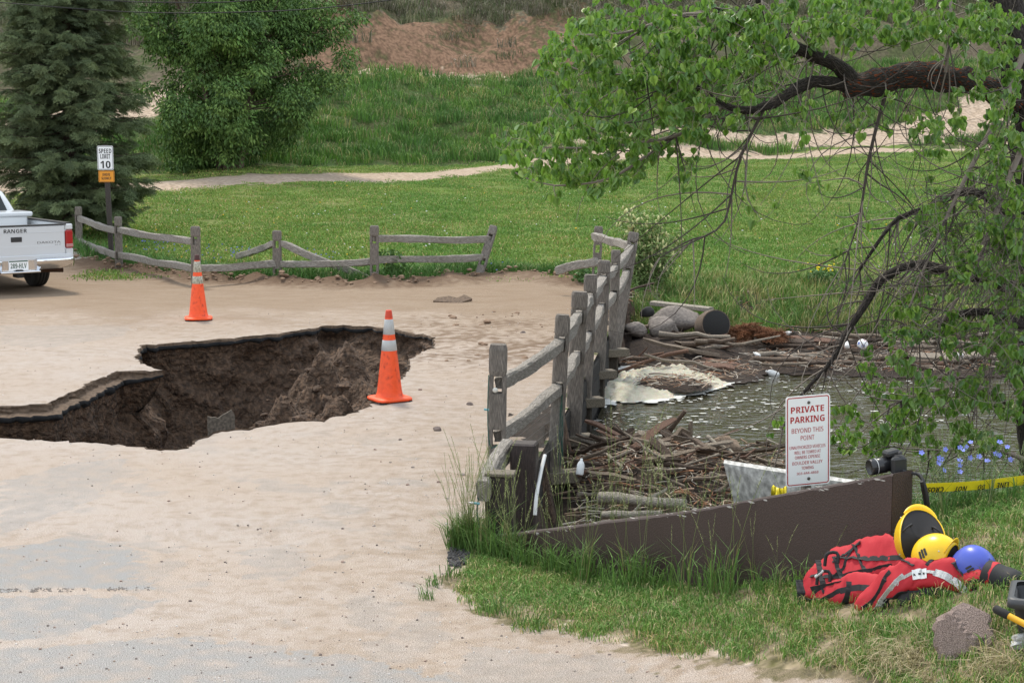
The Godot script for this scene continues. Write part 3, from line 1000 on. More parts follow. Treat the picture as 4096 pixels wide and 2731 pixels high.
func build_cones():
	var first = null
	for q in [[1558, 1590, "orange traffic cone at the rim on the near side of the hole", 0.55], [793, 1272, "orange traffic cone with a dark tip and scuffed body beyond the hole", 0.2]]:
		var root = base("traffic_cone", Vector3.ZERO, q[3])
		var g = gp(q[0], q[1] + 8)
		root.position = Vector3(g.x, road_y(g.x, -g.z), g.z)
		var st = stool()
		var rad = func(y): return lerpf(0.132, 0.03, (y - 0.03) / 0.87)
		# base plate: square with cut, rounded corners
		var ring = []
		for lv in [[0.97, 0.012], [1.0, 0.018], [1.0, 0.034], [0.93, 0.042], [0.72, 0.046]]:
			var r = PackedVector3Array()
			for k in 32:
				var a = TAU * k / 32.0
				var c = pow(pow(absf(cos(a)), 5.0) + pow(absf(sin(a)), 5.0), -0.2)
				r.append(Vector3(cos(a) * c, 0, sin(a) * c) * 0.19 * lv[0] + Vector3(0, lv[1], 0))
			ring.append(r)
		loft(st, ring)
		put(st, "base_plate", M.cone_orange, root)
		for k in 4:
			st = stool()
			var a = PI / 4 + k * PI / 2
			bx(st, Vector3(cos(a) * 0.19, 0.008, sin(a) * 0.19), Vector3(0.07, 0.02, 0.07), Basis(Vector3.UP, a))
			put(st, "rubber_foot", M.black_rubber, root)
		st = stool()
		lathe(st, [Vector2(0.15, 0.044), Vector2(0.135, 0.055), Vector2(rad.call(0.1), 0.1), Vector2(rad.call(0.8), 0.8), Vector2(rad.call(0.83), 0.83)], 32)
		put(st, "cone_body", M.cone_orange, root)
		for c in [[0.505, 0.61], [0.665, 0.815]]:
			st = stool()
			lathe(st, [Vector2(rad.call(c[0]) + 0.0005, c[0]), Vector2(rad.call(c[0]) + 0.0025, c[0] + 0.002), Vector2(rad.call(c[1]) + 0.0025, c[1] - 0.002), Vector2(rad.call(c[1]) + 0.0005, c[1])], 32, Transform3D(), false)
			put(st, "reflective_collar", M.reflect if q[0] > 1000 else M.reflect_dirty, root)
		st = stool()
		lathe(st, [Vector2(rad.call(0.83) + 0.001, 0.829), Vector2(rad.call(0.895), 0.895), Vector2(0.025, 0.905), Vector2(0.012, 0.906), Vector2(0.011, 0.88)], 28)
		put(st, "tip", M.cone_tip if q[0] > 1000 else M.cone_dark, root)
		tag(root, q[2], "traffic cone", "traffic cones around the hole")
func rrect(w, h, r, n = 6):
	var o = PackedVector2Array()
	for c in [[1, 1, 0.0], [-1, 1, PI / 2], [-1, -1, PI], [1, -1, PI * 1.5]]:
		for k in n + 1:
			var a = c[2] + PI / 2 * k / n
			o.append(Vector2(c[0] * (w / 2 - r) + cos(a) * r, c[1] * (h / 2 - r) + sin(a) * r))
	return o
func plate(st, w, h, r, z0, z1):
	st.set_smooth_group(-1)
	var P = rrect(w, h, r)
	var n = P.size()
	for i in n:
		var a = P[i]
		var b = P[(i + 1) % n]
		for z in [z0, z1]: tri(st, Vector3(0, 0, z), Vector3(a.x, a.y, z), Vector3(b.x, b.y, z), Vector3(0, 0, z - (z0 + z1) * 0.5))
		quad(st, Vector3(a.x, a.y, z0), Vector3(b.x, b.y, z0), Vector3(b.x, b.y, z1), Vector3(a.x, a.y, z1), Vector3(a.x + b.x, a.y + b.y, 0))
func border(st, w, h, r, t, z0, z1):
	st.set_smooth_group(-1)
	var A = rrect(w, h, r)
	var B = rrect(w - 2 * t, h - 2 * t, maxf(r - t, 0.001))
	var n = A.size()
	for i in n:
		var j = (i + 1) % n
		quad(st, Vector3(A[i].x, A[i].y, z1), Vector3(A[j].x, A[j].y, z1), Vector3(B[j].x, B[j].y, z1), Vector3(B[i].x, B[i].y, z1), Vector3.BACK)
		quad(st, Vector3(A[i].x, A[i].y, z0), Vector3(A[j].x, A[j].y, z0), Vector3(A[j].x, A[j].y, z1), Vector3(A[i].x, A[i].y, z1), Vector3(A[i].x, A[i].y, 0))
func build_signs():
	# towing notice behind the wall
	var cen = pt(3233, 1762, 8.72)
	var s = base("parking_sign", cen)
	s.basis = Basis(Vector3.UP, 0.22) * Basis(Vector3.RIGHT, 0.05) * Basis(Vector3.BACK, 0.047)
	tag(s, "white PRIVATE PARKING notice with red lettering standing behind the brown wall", "sign")
	var w = 0.258
	var h = 0.508
	var st = stool()
	plate(st, w, h, 0.018, -0.0015, 0.0015)
	put(st, "sign_face", M.sign_white, s)
	st = stool()
	border(st, w - 0.014, h - 0.014, 0.014, 0.0055, 0.0005, 0.0022)
	put(st, "red_border", M.sign_red, s)
	var L = [["PRIVATE", 0.170, 0.036, 0.184], ["PARKING", 0.1165, 0.037, 0.190], ["BEYOND THIS", 0.058, 0.0275, 0.176], ["POINT", 0.0175, 0.027, 0.076], ["UNAUTHORIZED VEHICLES", -0.032, 0.0185, 0.200], ["WILL BE TOWED AT", -0.060, 0.0185, 0.148], ["OWNERS EXPENSE", -0.0865, 0.0185, 0.140], ["BOULDER VALLEY", -0.117, 0.0190, 0.168], ["TOWING", -0.145, 0.0175, 0.068], ["303-444-4868", -0.174, 0.0145, 0.122]]
	for e in L: textm(s, e[0], e[2] * 0.96, Vector3(-0.003, e[1] * 1.044, 0.0020), M.sign_red, e[3] * 1.044, Basis(), "Droid Sans", 700 if e[1] > 0.1 else 400)
	for y in [0.214, -0.214]:
		st = stool()
		lathe(st, [Vector2(0.009, 0.0), Vector2(0.009, 0.003), Vector2(0.005, 0.006), Vector2(0.0005, 0.006)], 12, Transform3D(Basis(Vector3.RIGHT, PI / 2), Vector3(0.004, y, 0.0015)))
		put(st, "bolt", M.dull_steel, s)
	st = stool()
	bx(st, Vector3(0.0, -0.25, -0.03), Vector3(0.045, 0.98, 0.045))
	put(st, "post", M.post_wood, s)
	# speed limit
	var b = gt(443, 1062)
	var p = base("speed_limit_sign", b)
	tag(p, "wooden post with a white SPEED LIMIT 10 sign over an orange plate", "sign")
	var D = -b.z
	var k = D / F
	var topy = pt(443, 578, D).y - b.y
	st = stool()
	timber(st, [Vector3(0.02, -0.2, 0), Vector3(-0.01, topy * 0.5, 0), Vector3(-0.04, topy, 0)], 0.09, 0.08, Vector3.BACK, 5, 0.004, 1.0, 8)
	put(st, "post", M.post_dark, p)
	var sw = 0.30
	var sh = 0.45
	var y1 = pt(439, 631, D).y - b.y
	var y2 = pt(441, 705, D).y - b.y
	var o = Node3D.new()
	o.name = "speed_plate"
	p.add_child(o, true)
	o.position = Vector3(-0.03, y1, 0.055)
	st = stool()
	plate(st, sw, sh, 0.025, -0.0015, 0.0015)
	put(st, "sign_face", M.sign_white, o)
	st = stool()
	border(st, sw - 0.016, sh - 0.016, 0.02, 0.008, 0.0005, 0.003)
	put(st, "black_border", M.black_paint, o)
	for e in [["SPEED", 0.128, 0.085, 0.235], ["LIMIT", 0.028, 0.085, 0.185], ["10", -0.125, 0.135, 0.19]]: textm(o, e[0], e[2], Vector3(0, e[1], 0.003), M.black_paint, e[3], Basis(), "Droid Sans", 700)
	o = Node3D.new()
	o.name = "warning_plate"
	p.add_child(o, true)
	o.position = Vector3(-0.02, y2, 0.055)
	st = stool()
	plate(st, sw, 0.215, 0.02, -0.0015, 0.0015)
	put(st, "sign_face", M.sign_orange, o)
	st = stool()
	border(st, sw - 0.016, 0.199, 0.016, 0.007, 0.0005, 0.003)
	put(st, "black_border", M.black_paint, o)
	textm(o, "DRIVE", 0.05, Vector3(0, 0.035, 0.003), M.black_paint, 0.14, Basis(), "Droid Sans", 700)
	textm(o, "SLOWLY", 0.05, Vector3(0, -0.035, 0.003), M.black_paint, 0.185, Basis(), "Droid Sans", 700)
func build_truck():
	var c = gp(72, 1176)
	c.y = H(c.x, -c.z)
	var t = base("pickup_truck", c, deg_to_rad(37.0))
	t.scale = Vector3.ONE * 1.05
	tag(t, "white pickup truck with a bed toolbox parked by the rail fence", "pickup truck")
	var st = stool()
	# bed: floor, sides, head board
	bx(st, Vector3(0, 0.56, -1.0), Vector3(1.62, 0.08, 1.96), Basis(), 0.01)
	for s in [-1.0, 1.0]:
		var rings = []
		for z in [-0.02, -0.06, -0.5, -1.3, -1.98]:
			var r = PackedVector3Array()
			var e = 0.0 if z < -0.03 else 0.025
			for q in [[0.79, 1.03], [0.80, 1.045], [0.855 - e, 1.04], [0.875 - e, 1.0], [0.89 - e, 0.8], [0.885 - e, 0.6], [0.85 - e, 0.42], [0.80, 0.42]]: r.append(Vector3(s * q[0], q[1], z))
			rings.append(r)
		loft(st, rings)
	bx(st, Vector3(0, 0.8, -1.97), Vector3(1.6, 0.46, 0.05))
	put(st, "bed", M.truck_white, t)
	st = stool()
	bx(st, Vector3(0, 0.78, 0.0), Vector3(1.52, 0.50, 0.055), Basis(), 0.014)
	bx(st, Vector3(0, 0.93, 0.022), Vector3(1.5, 0.006, 0.02))
	bx(st, Vector3(0, 0.66, 0.026), Vector3(1.5, 0.14, 0.008), Basis(), 0.003)
	var tg = put(st, "tailgate", M.truck_white, t)
	st = stool()
	bx(st, Vector3(0, 1.042, -0.0), Vector3(1.56, 0.022, 0.07), Basis(), 0.006)
	for s in [-1.0, 1.0]: bx(st, Vector3(s * 0.825, 1.055, -1.0), Vector3(0.10, 0.022, 1.94), Basis(), 0.006)
	put(st, "rail_cap", M.black_plastic, t)
	st = stool()
	bx(st, Vector3(-0.0, 0.835, 0.029), Vector3(0.17, 0.075, 0.012), Basis(), 0.005)
	var hd = put(st, "handle", M.black_plastic, tg)
	hd.position.x = -0.01
	textm(tg, "RANGER", 0.058, Vector3(-0.02, 0.965, 0.0285), M.black_paint, 0.36, Basis(), "Droid Sans", 700)
	textm(tg, "DAKOTA", 0.034, Vector3(0.50, 0.775, 0.0285), M.badge, 0.37, Basis(), "Droid Sans", 400)
	textm(tg, "SLT", 0.026, Vector3(0.64, 0.725, 0.0285), M.badge, 0.09, Basis(), "Droid Sans", 700)
	st = stool()
	bx(st, Vector3(0, 0.55, 0.02), Vector3(1.7, 0.08, 0.05), Basis(), 0.01)
	put(st, "rear_sill", M.truck_white, t)
	for s in [-1.0, 1.0]:
		st = stool()
		bx(st, Vector3(s * 0.825, 0.81, 0.005), Vector3(0.12, 0.28, 0.07), Basis(Vector3.UP, s * 0.12), 0.018)
		var tl = put(st, "tail_light", M.tail_red, t)
		st = stool()
		bx(st, Vector3(s * 0.825, 0.715, 0.012), Vector3(0.116, 0.055, 0.07), Basis(Vector3.UP, s * 0.12), 0.01)
		put(st, "reverse_lens", M.tail_white, tl)
		st = stool()
		bx(st, Vector3(s * 0.825, 0.60, 0.0), Vector3(0.12, 0.14, 0.06), Basis(), 0.014)
		put(st, "corner_panel", M.truck_white, t)
		st = stool()
		bx(st, Vector3(s * 0.825, 1.0, 0.0), Vector3(0.12, 0.09, 0.06), Basis(), 0.014)
		put(st, "corner_panel", M.truck_white, t)
	# chrome bumper with a step for the plate
	st = stool()
	for s in [-1.0, 1.0]:
		var rings = []
		for q in [[0.27, 0.0, 0.34], [0.33, 0.045, 0.36], [0.36, 0.055, 0.37], [0.6, 0.05, 0.37], [0.82, 0.02, 0.38], [0.89, -0.06, 0.40], [0.90, -0.16, 0.42]]:
			var r = PackedVector3Array()
			for e in [[-0.06, 0.0], [0.07, 0.02], [0.115, 0.05], [0.12, 0.08], [0.10, 0.095], [-0.06, 0.10]]:
				r.append(Vector3(s * q[0], (q[2] if e[1] < 0.04 else 0.44) + e[1] * (1.0 if e[1] > 0.04 else 0.3), 0.03 + q[1] + e[0] * 0.7))
			rings.append(r)
		loft(st, rings)
	bx(st, Vector3(0, 0.345, 0.10), Vector3(0.62, 0.03, 0.12), Basis(), 0.01)
	put(st, "bumper", M.chrome, t)
	st = stool()
	bx(st, Vector3(0, 0.44, 0.03), Vector3(0.56, 0.17, 0.03), Basis(), 0.01)
	put(st, "plate_recess", M.chrome, t)
	st = stool()
	plate(st, 0.305, 0.152, 0.012, 0.05, 0.053)
	var lp = put(st, "license_plate", M.sign_white, t)
	lp.position = Vector3(0, 0.445, 0.0)
	st = stool()
	bx(st, Vector3(0, 0.063, 0.0535), Vector3(0.29, 0.018, 0.001))
	put(st, "green_band", M.plate_green, lp)
	textm(lp, "289-HLV", 0.075, Vector3(0, -0.005, 0.0535), M.plate_green, 0.25, Basis(), "Droid Sans", 700)
	# toolbox across the bed
	st = stool()
	bx(st, Vector3(0, 1.00, -1.62), Vector3(1.40, 0.22, 0.5), Basis(), 0.02)
	bx(st, Vector3(0, 1.14, -1.62), Vector3(1.56, 0.075, 0.56), Basis(), 0.02)
	bx(st, Vector3(0.1, 1.09, -1.335), Vector3(0.2, 0.04, 0.01), Basis(Vector3.BACK, 0.1))
	put(st, "toolbox", M.truck_white, t)
	# cab
	st = stool()
	var ring = func(y, x, z0, z1, r):
		var o = PackedVector3Array()
		for q in rrect(2.0 * x, absf(z1 - z0), r, 4): o.append(Vector3(q.x, y, (z0 + z1) * 0.5 + q.y))
		return o
	loft(st, [ring.call(0.36, 0.82, -2.06, -3.6, 0.05), ring.call(0.5, 0.87, -2.06, -3.7, 0.06), ring.call(0.8, 0.88, -2.06, -3.7, 0.06), ring.call(1.02, 0.85, -2.06, -3.66, 0.06), ring.call(1.06, 0.825, -2.08, -3.6, 0.08), ring.call(1.3, 0.74, -2.22, -3.3, 0.1), ring.call(1.46, 0.68, -2.33, -3.08, 0.12), ring.call(1.52, 0.62, -2.42, -3.0, 0.14), ring.call(1.535, 0.5, -2.52, -2.95, 0.14)])
	loft(st, [ring.call(0.40, 0.80, -3.6, -4.95, 0.12), ring.call(0.7, 0.84, -3.6, -5.0, 0.16), ring.call(0.92, 0.80, -3.6, -4.95, 0.18), ring.call(1.0, 0.7, -3.6, -4.8, 0.2)])
	var cab = put(st, "cab", M.truck_white, t)
	st = stool()
	var gq = func(a): quad(st, a[0], a[1], a[2], a[3])
	gq.call([Vector3(-0.66, 1.09, -2.078), Vector3(0.66, 1.09, -2.078), Vector3(0.58, 1.43, -2.288), Vector3(-0.58, 1.43, -2.288)])
	for s in [-1.0, 1.0]: gq.call([Vector3(s * 0.828, 1.08, -2.3), Vector3(s * 0.828, 1.08, -3.4), Vector3(s * 0.70, 1.44, -3.05), Vector3(s * 0.70, 1.44, -2.5)])
	gq.call([Vector3(-0.7, 1.08, -3.61), Vector3(0.7, 1.08, -3.61), Vector3(0.6, 1.45, -3.12), Vector3(-0.6, 1.45, -3.12)])
	put(st, "window", M.car_glass, cab)
	st = stool()
	bx(st, Vector3(0, 1.60, -2.7), Vector3(1.0, 0.09, 0.26), Basis(), 0.03)
	put(st, "light_bar", M.blue_plastic, t)
	# underside, exhaust, wheels
	st = stool()
	bx(st, Vector3(0, 0.42, -2.4), Vector3(1.0, 0.16, 4.4), Basis(), 0.02)
	tube(st, [Vector3(-0.75, 0.34, -0.95), Vector3(0.75, 0.34, -0.95)], 0.05, -1, 10)
	lathe(st, [Vector2(0.01, -0.14), Vector2(0.13, -0.08), Vector2(0.15, 0.0), Vector2(0.13, 0.08), Vector2(0.01, 0.14)], 14, Transform3D(Basis(Vector3.RIGHT, PI / 2), Vector3(-0.05, 0.34, -0.95)))
	bx(st, Vector3(0, 0.32, 0.02), Vector3(0.1, 0.12, 0.2))
	put(st, "underside", M.black_rubber, t)
	st = stool()
	tube(st, [Vector3(0.1, 0.33, -0.5), Vector3(0.5, 0.32, -0.35), Vector3(0.82, 0.31, -0.25)], 0.035, -1, 12)
	put(st, "exhaust_pipe", M.rust, t)
	for q in [[0.70, -1.1], [-0.70, -1.1], [0.70, -4.2], [-0.70, -4.2]]:
		var wn = Node3D.new()
		wn.name = "wheel"
		t.add_child(wn, true)
		wn.position = Vector3(q[0], 0.352, q[1])
		st = stool()
		var X = Transform3D(Basis(Vector3.BACK, PI / 2), Vector3.ZERO)
		lathe(st, [Vector2(0.19, -0.10), Vector2(0.26, -0.118), Vector2(0.325, -0.115), Vector2(0.348, -0.095), Vector2(0.352, -0.06), Vector2(0.340, -0.055), Vector2(0.340, -0.045), Vector2(0.352, -0.04), Vector2(0.353, -0.006), Vector2(0.340, -0.004), Vector2(0.340, 0.004), Vector2(0.353, 0.006), Vector2(0.352, 0.04), Vector2(0.340, 0.045), Vector2(0.340, 0.055), Vector2(0.352, 0.06), Vector2(0.348, 0.095), Vector2(0.325, 0.115), Vector2(0.26, 0.118), Vector2(0.19, 0.10)], 36, X, false)
		put(st, "tyre", M.black_rubber, wn)
		st = stool()
		lathe(st, [Vector2(0.195, -0.1), Vector2(0.17, -0.06), Vector2(0.05, -0.03), Vector2(0.001, -0.03), Vector2(0.001, 0.05), Vector2(0.1, 0.05), Vector2(0.17, 0.07), Vector2(0.195, 0.1)], 24, X, false)
		put(st, "rim", M.dull_steel, wn)
const WL := -0.6
func wpoly(list, y = WL):
	var o = PackedVector2Array()
	for q in list:
		var p = gp(q[0], q[1], y)
		o.append(Vector2(p.x, -p.z))
	return o
func sheet(st, poly, step, fy):   # a sheet over an outline in x, d with height fy(x, d, distance to the edge)
	st.set_smooth_group(0)
	var P = resample(poly, step * 0.8)
	for i in P.size(): P[i] += Vector2(n2(P[i].x, P[i].y, 0.06), n2(P[i].x + 9.0, P[i].y, 0.06)) * step * 2.0 
	var ins = Geometry2D.offset_polygon(P, -step * 0.5)
	var pts = P.duplicate()
	var b = Rect2(P[0], Vector2.ZERO)
	for p in P: b = b.expand(p)
	var y = b.position.y
	while y < b.end.y:
		var x = b.position.x
		while x < b.end.x:
			var q = Vector2(x + rr(-0.2, 0.2) * step, y + rr(-0.2, 0.2) * step)
			for pl in ins:
				if Geometry2D.is_point_in_polygon(q, pl): pts.append(q)
			x += step
		y += step
	var T = Geometry2D.triangulate_delaunay(pts)
	var V = []
	var closed = P.duplicate()
	closed.append(P[0])
	for i in pts.size():
		var e = 0.0 if i < P.size() else seg_dist(pts[i], closed)
		V.append(Vector3(pts[i].x, fy.call(pts[i].x, pts[i].y, e), -pts[i].y))
	for i in T.size() / 3:
		var c = (pts[T[i * 3]] + pts[T[i * 3 + 1]] + pts[T[i * 3 + 2]]) / 3.0
		if Geometry2D.is_point_in_polygon(c, P): tri(st, V[T[i * 3]], V[T[i * 3 + 1]], V[T[i * 3 + 2]], Vector3.UP, pts[T[i * 3]], pts[T[i * 3 + 1]], pts[T[i * 3 + 2]])
func stick(a, b, r0, r1, sd, crook = 0.028, sides = 6, m = null, called = "driftwood_stick", parent = self):
	var g = RandomNumberGenerator.new()
	g.seed = sd
	var L = a.distance_to(b)
	var P = [a]
	for i in 3:
		P.append(a.lerp(b, (i + 1) / 4.0 + g.randf_range(-0.08, 0.08)) + Vector3(g.randf_range(-1, 1), g.randf_range(-1, 1), g.randf_range(-1, 1)) * L * crook)
	P.append(b)
	var st = stool()
	var fl = g.randf() < 0.35
	var sc = []
	if fl:
		timber(st, P, r0 * 3.2, r0 * 1.2, Vector3(g.randf_range(-1, 1), 1, g.randf_range(-1, 1)).normalized(), sd, r0 * 0.5, 0.55, 8)
	else:
		tube(st, P, r0, r1, sides, true, 0.5)
		if g.randf() < 0.5 and L > 0.3: tube(st, [P[2], P[2].lerp(P[3], 0.5) + Vector3(g.randf_range(-1, 1), g.randf_range(0, 1), g.randf_range(-1, 1)) * L * 0.16], r1 * 0.7, r1 * 0.35, 4)
	return put(st, called, m if m else M.drift[sd % M.drift.size()], parent)
func build_creek():
	M.drift = []
	for c in [Color(0.36, 0.28, 0.205), Color(0.25, 0.18, 0.13), Color(0.14, 0.095, 0.066), Color(0.46, 0.385, 0.30), Color(0.27, 0.15, 0.10)]: M.drift.append(mat(c, 0.9, M.n_grain, Vector3(9.0, 1.0, 1), M.n_grain, 0.4))
	M.pale_drift = mat(Color(0.52, 0.46, 0.37), 0.9, M.n_grain, Vector3(6.0, 0.8, 1), M.n_grain, 0.4)
	M.red_log = mat(Color(0.36, 0.20, 0.14), 0.85, M.n_w, Vector3(3.0, 0.6, 1), M.n_w, 0.6)
	M.mulch = mat(Color(0.095, 0.062, 0.042), 0.95, M.n_w, 1.5, M.n_fineb, 3.0)
	M.boulder = mat(Color(0.36, 0.31, 0.27), 0.9, M.n_w, 1.6, M.n_fineb, 0.8, 1)
	M.water = mat(Color(0.034, 0.030, 0.017), 0.07, null, 1.0, noise_tex(512, 0.012, FastNoiseLite.TYPE_SIMPLEX, 0.0, 1.0, 4, 51), 0.9)
	M.water.uv1_scale = Vector3(0.45, 0.9, 1)
	M.foam = mat(Color(0.94, 0.875, 0.69), 0.85, null, 5.0, M.n_fineb, 1.5)
	M.foam.subsurf_scatter_enabled = true
	M.foam.subsurf_scatter_strength = 0.15
	M.white_foam = mat(Color(0.60, 0.60, 0.56), 0.8)
	# water
	var st = stool()
	st.set_smooth_group(0)
	var rows = []
	for j in 76:
		var d = 13.4 + 0.155 * j
		var row = PackedVector3Array()
		for i in 100:
			var x = fence_x(d) + 0.05 + 0.14 * i
			row.append(Vector3(x, WL + 0.014 * n2(x * 0.8, d * 1.6, 0.012) + 0.006 * n2(x, d * 1.8, 0.04), -d))
		rows.append(row)
	for j in 75:
		for i in 99:
			quadw(st, rows[j][i], rows[j][i + 1], rows[j + 1][i + 1], rows[j + 1][i])
	tag(put(st, "creek_water", M.water), "murky olive brown creek water with drifting foam flecks", "", "", "structure")
	# foam
	var fh = func(x, d, e): return WL + 0.012 + sm(0.0, 0.25, e) * (0.015 + 0.10 * absf(n2(x, d, 0.03)) + 0.05 * maxf(0.0, n2(x + 4.0, d, 0.012) + 0.2)) + sm(0.0, 0.1, e) * 0.05 * absf(n2(x, d, 0.06))
	st = stool()
	sheet(st, wpoly([[2392, 1548], [2440, 1512], [2520, 1490], [2640, 1478], [2750, 1488], [2850, 1506], [2925, 1530], [2905, 1552], [2810, 1570], [2700, 1596], [2600, 1610], [2500, 1614], [2440, 1604], [2388, 1585]]), 0.035, fh)
	tag(put(st, "creek_foam", M.foam), "thick cream coloured foam raft against the culvert fence", "foam", "", "stuff")
	st = stool()
	for L in [[[2450, 1468], [2560, 1456], [2645, 1463], [2620, 1482], [2500, 1488], [2440, 1480]], [[2985, 1470], [3050, 1458], [3110, 1462], [3080, 1474], [3010, 1482]], [[2530, 1610], [2640, 1602], [2800, 1568], [2935, 1528], [3000, 1518], [2930, 1538], [2810, 1578], [2700, 1600], [2600, 1616]], [[2395, 1595], [2470, 1608], [2450, 1625], [2410, 1632]]]:
		sheet(st, wpoly(L), 0.06, func(x, d, e): return WL + 0.016 + sm(0.0, 0.15, e) * (0.012 + 0.02 * absf(n2(x, d, 0.04))))
	tag(put(st, "scum_patches", M.white_foam), "flat whitish foam scum along the edge of the debris", "foam", "", "stuff")
	# flecks drifting on the open water
	var fm = stool()
	fm.set_smooth_group(-1)
	for k in 7:
		var a = TAU * k / 7.0
		var b = TAU * (k + 1) / 7.0
		tri(fm, Vector3(0, 0.25, 0), Vector3(cos(a), 0, sin(a)), Vector3(cos(b), 0, sin(b)), Vector3.UP)
	var xfs = []
	for i in 2600:
		var p = gp(rr(2380, 3900), lerpf(1500, 1790, pow(rng.randf(), 0.8)), WL)
		var q = n2(p.x * 0.6 - p.z * 0.3, p.z * 1.3, 0.007) + 0.35 * sm(3.0, 1.2, p.x)
		if q + 0.5 * sm(22.2, 20.0, -p.z) * sm(18.6, 20.2, -p.z) * sm(4.0, 2.5, p.x) < rr(-0.05, 0.45): continue
		var s = 0.004 + 0.022 * pow(rng.randf(), 3.5)
		xfs.append(Transform3D(Basis(Vector3.UP, rr(0, 6)).scaled(Vector3(s * rr(1, 2.4), s * 0.5, s)), Vector3(p.x, WL + 0.016, p.z)))
	tag(multi("foam_flecks", mesh_of(fm), M.white_foam, xfs), "small white foam flecks drifting on the dark water", "foam")
	# floating mat of bark and twigs on the far side
	var raft = wpoly([[2430, 1320], [2520, 1300], [2700, 1290], [2900, 1285], [3200, 1275], [3500, 1270], [4000, 1262], [4400, 1262], [4400, 1470], [4000, 1482], [3700, 1485], [3450, 1480], [3200, 1472], [3080, 1468], [3000, 1505], [2900, 1515], [2830, 1500], [2700, 1482], [2600, 1472], [2480, 1450], [2430, 1440]], -0.5)
	st = stool()
	sheet(st, raft, 0.11, func(x, d, e): return maxf(WL + 0.01 + sm(0.0, 0.3, e) * (0.04 + 0.05 * absf(n2(x, d, 0.02)) + 0.03 * n2(x, d, 0.08)), H(x, d) + 0.03) + 0.22 * sm(1.3, 0.3, Vector2(x, d).distance_to(Vector2(2.4, 23.2))))
	tag(put(st, "debris_mat", M.mulch), "matted bark and twigs floating along the far bank", "debris", "", "stuff")
	st = stool()
	sheet(st, wpoly([[2545, 1548], [2600, 1540], [2760, 1545], [2840, 1558], [2850, 1570], [2740, 1590], [2690, 1590], [2620, 1575], [2560, 1562]]), 0.06, func(x, d, e): return WL + 0.06 + sm(0.0, 0.15, e) * (0.07 + 0.04 * n2(x, d, 0.06)))
	tag(put(st, "bark_raft", M.mulch), "small raft of bark and twigs caught in the cream foam", "debris", "", "stuff")
	st = stool()
	var hp = PackedVector2Array()
	for k in 20: hp.append(Vector2(1.2 + 1.45 * cos(TAU * k / 20.0), 13.9 + 2.3 * sin(TAU * k / 20.0)))
	sheet(st, hp, 0.1, func(x, d, e): return heap_y(x, d) - 0.02 + 0.03 * n2(x, d, 0.09))
	tag(put(st, "debris_heap", M.mulch), "dark heap of bark mulch under the driftwood behind the wall", "debris", "", "stuff")
	# litter: short twigs, many
	var tm = stool()
	tube(tm, curve([Vector3(-0.5, 0, 0), Vector3(-0.1, 0.04, 0.05), Vector3(0.5, 0, -0.02)], 5), 0.03, 0.016, 5)
	var twig = mesh_of(tm)
	xfs = []
	var cols = []
	var tint = [Color(0.26, 0.18, 0.125), Color(0.15, 0.10, 0.07), Color(0.38, 0.30, 0.22), Color(0.30, 0.15, 0.08), Color(0.48, 0.43, 0.36)]
	for i in 5200:
		var p
		var yy
		if i < 3400:
			p = gp(rr(2430, 4380), lerpf(1270, 1510, rng.randf()), -0.5)
			if not Geometry2D.is_point_in_polygon(Vector2(p.x, -p.z), raft): continue
			yy = maxf(WL + 0.07, H(p.x, -p.z) + 0.04) + rr(0, 0.05)
		elif i < 3550:
			p = gp(rr(2545, 2850), rr(1540, 1590), WL)
			yy = WL + 0.14
		else:
			p = gp(rr(2290, 3150), rr(1735, 2080), -0.45)
			yy = heap_y(p.x, -p.z) + rr(0.0, 0.05)
		var s = rr(0.06, 0.26)
		xfs.append(Transform3D(Basis.from_euler(Vector3(rr(-0.25, 0.25), rr(0, TAU), rr(-0.25, 0.25))).scaled(Vector3(s, s * rr(0.6, 1.4), s)), Vector3(p.x, yy, p.z)))
		cols.append(tint[rng.randi() % 5] * rr(0.7, 1.25))
	tag(multi("twig_litter", twig, vmat(0.9), xfs, cols), "loose twigs and bark scraps strewn over the debris", "debris")
	# sticks that can be told apart
	for i in 150:
		var p = gp(rr(2330, 3110), rr(1750, 2010), -0.4)
		var h = heap_y(p.x, -p.z)
		var L = rr(0.2, 0.62) * (1.0 if i > 20 else 1.4)
		var a = rr(-1.2, 1.2)
		var dv = Vector3(cos(a), rr(-0.45, 0.5), sin(a)) * L
		var q = Vector3(p.x, h + rr(0.03, 0.14), p.z)
		var o = stick(q - dv * 0.5, q + dv * 0.5, rr(0.007, 0.024), rr(0.004, 0.014), i + 200)
		tag(o, "driftwood stick in the tangled pile behind the brown wall", "driftwood", "driftwood in the pile behind the wall")
	for i in 100:
		var p = gp(rr(2450, 4100), rr(1290, 1475), -0.5)
		if -p.z > 24.3 or not Geometry2D.is_point_in_polygon(Vector2(p.x, -p.z), raft): continue
		var L = rr(0.35, 1.3)
		var a = rr(-0.35, 0.35)
		var dv = Vector3(cos(a), rr(-0.06, 0.06) if p.x > 3.4 else rr(-0.3, 0.3), sin(a)) * L
		var q = Vector3(p.x, maxf(WL + 0.09, H(p.x, -p.z) + 0.06) + rr(0.0, 0.08), p.z)
		if p.x < 3.2 and p.z < -22.0: q.y += rr(0.0, 0.25)
		var o = stick(q - dv * 0.5, q + dv * 0.5, rr(0.018, 0.05), rr(0.01, 0.03), i + 400)
		tag(o, "driftwood stick floating in the debris along the far bank", "driftwood", "driftwood along the far bank")
	var one = func(a, b, r0, r1, sd, m, label, crook = 0.02):
		return tag(stick(a, b, r0, r1, sd, crook, 9, m, "driftwood_log"), label, "driftwood")
	one.call(pt(2590, 1420, 22.6), pt(3110, 1478, 21.7), 0.055, 0.03, 11, M.red_log, "long reddish barkless log floating behind the cream foam")
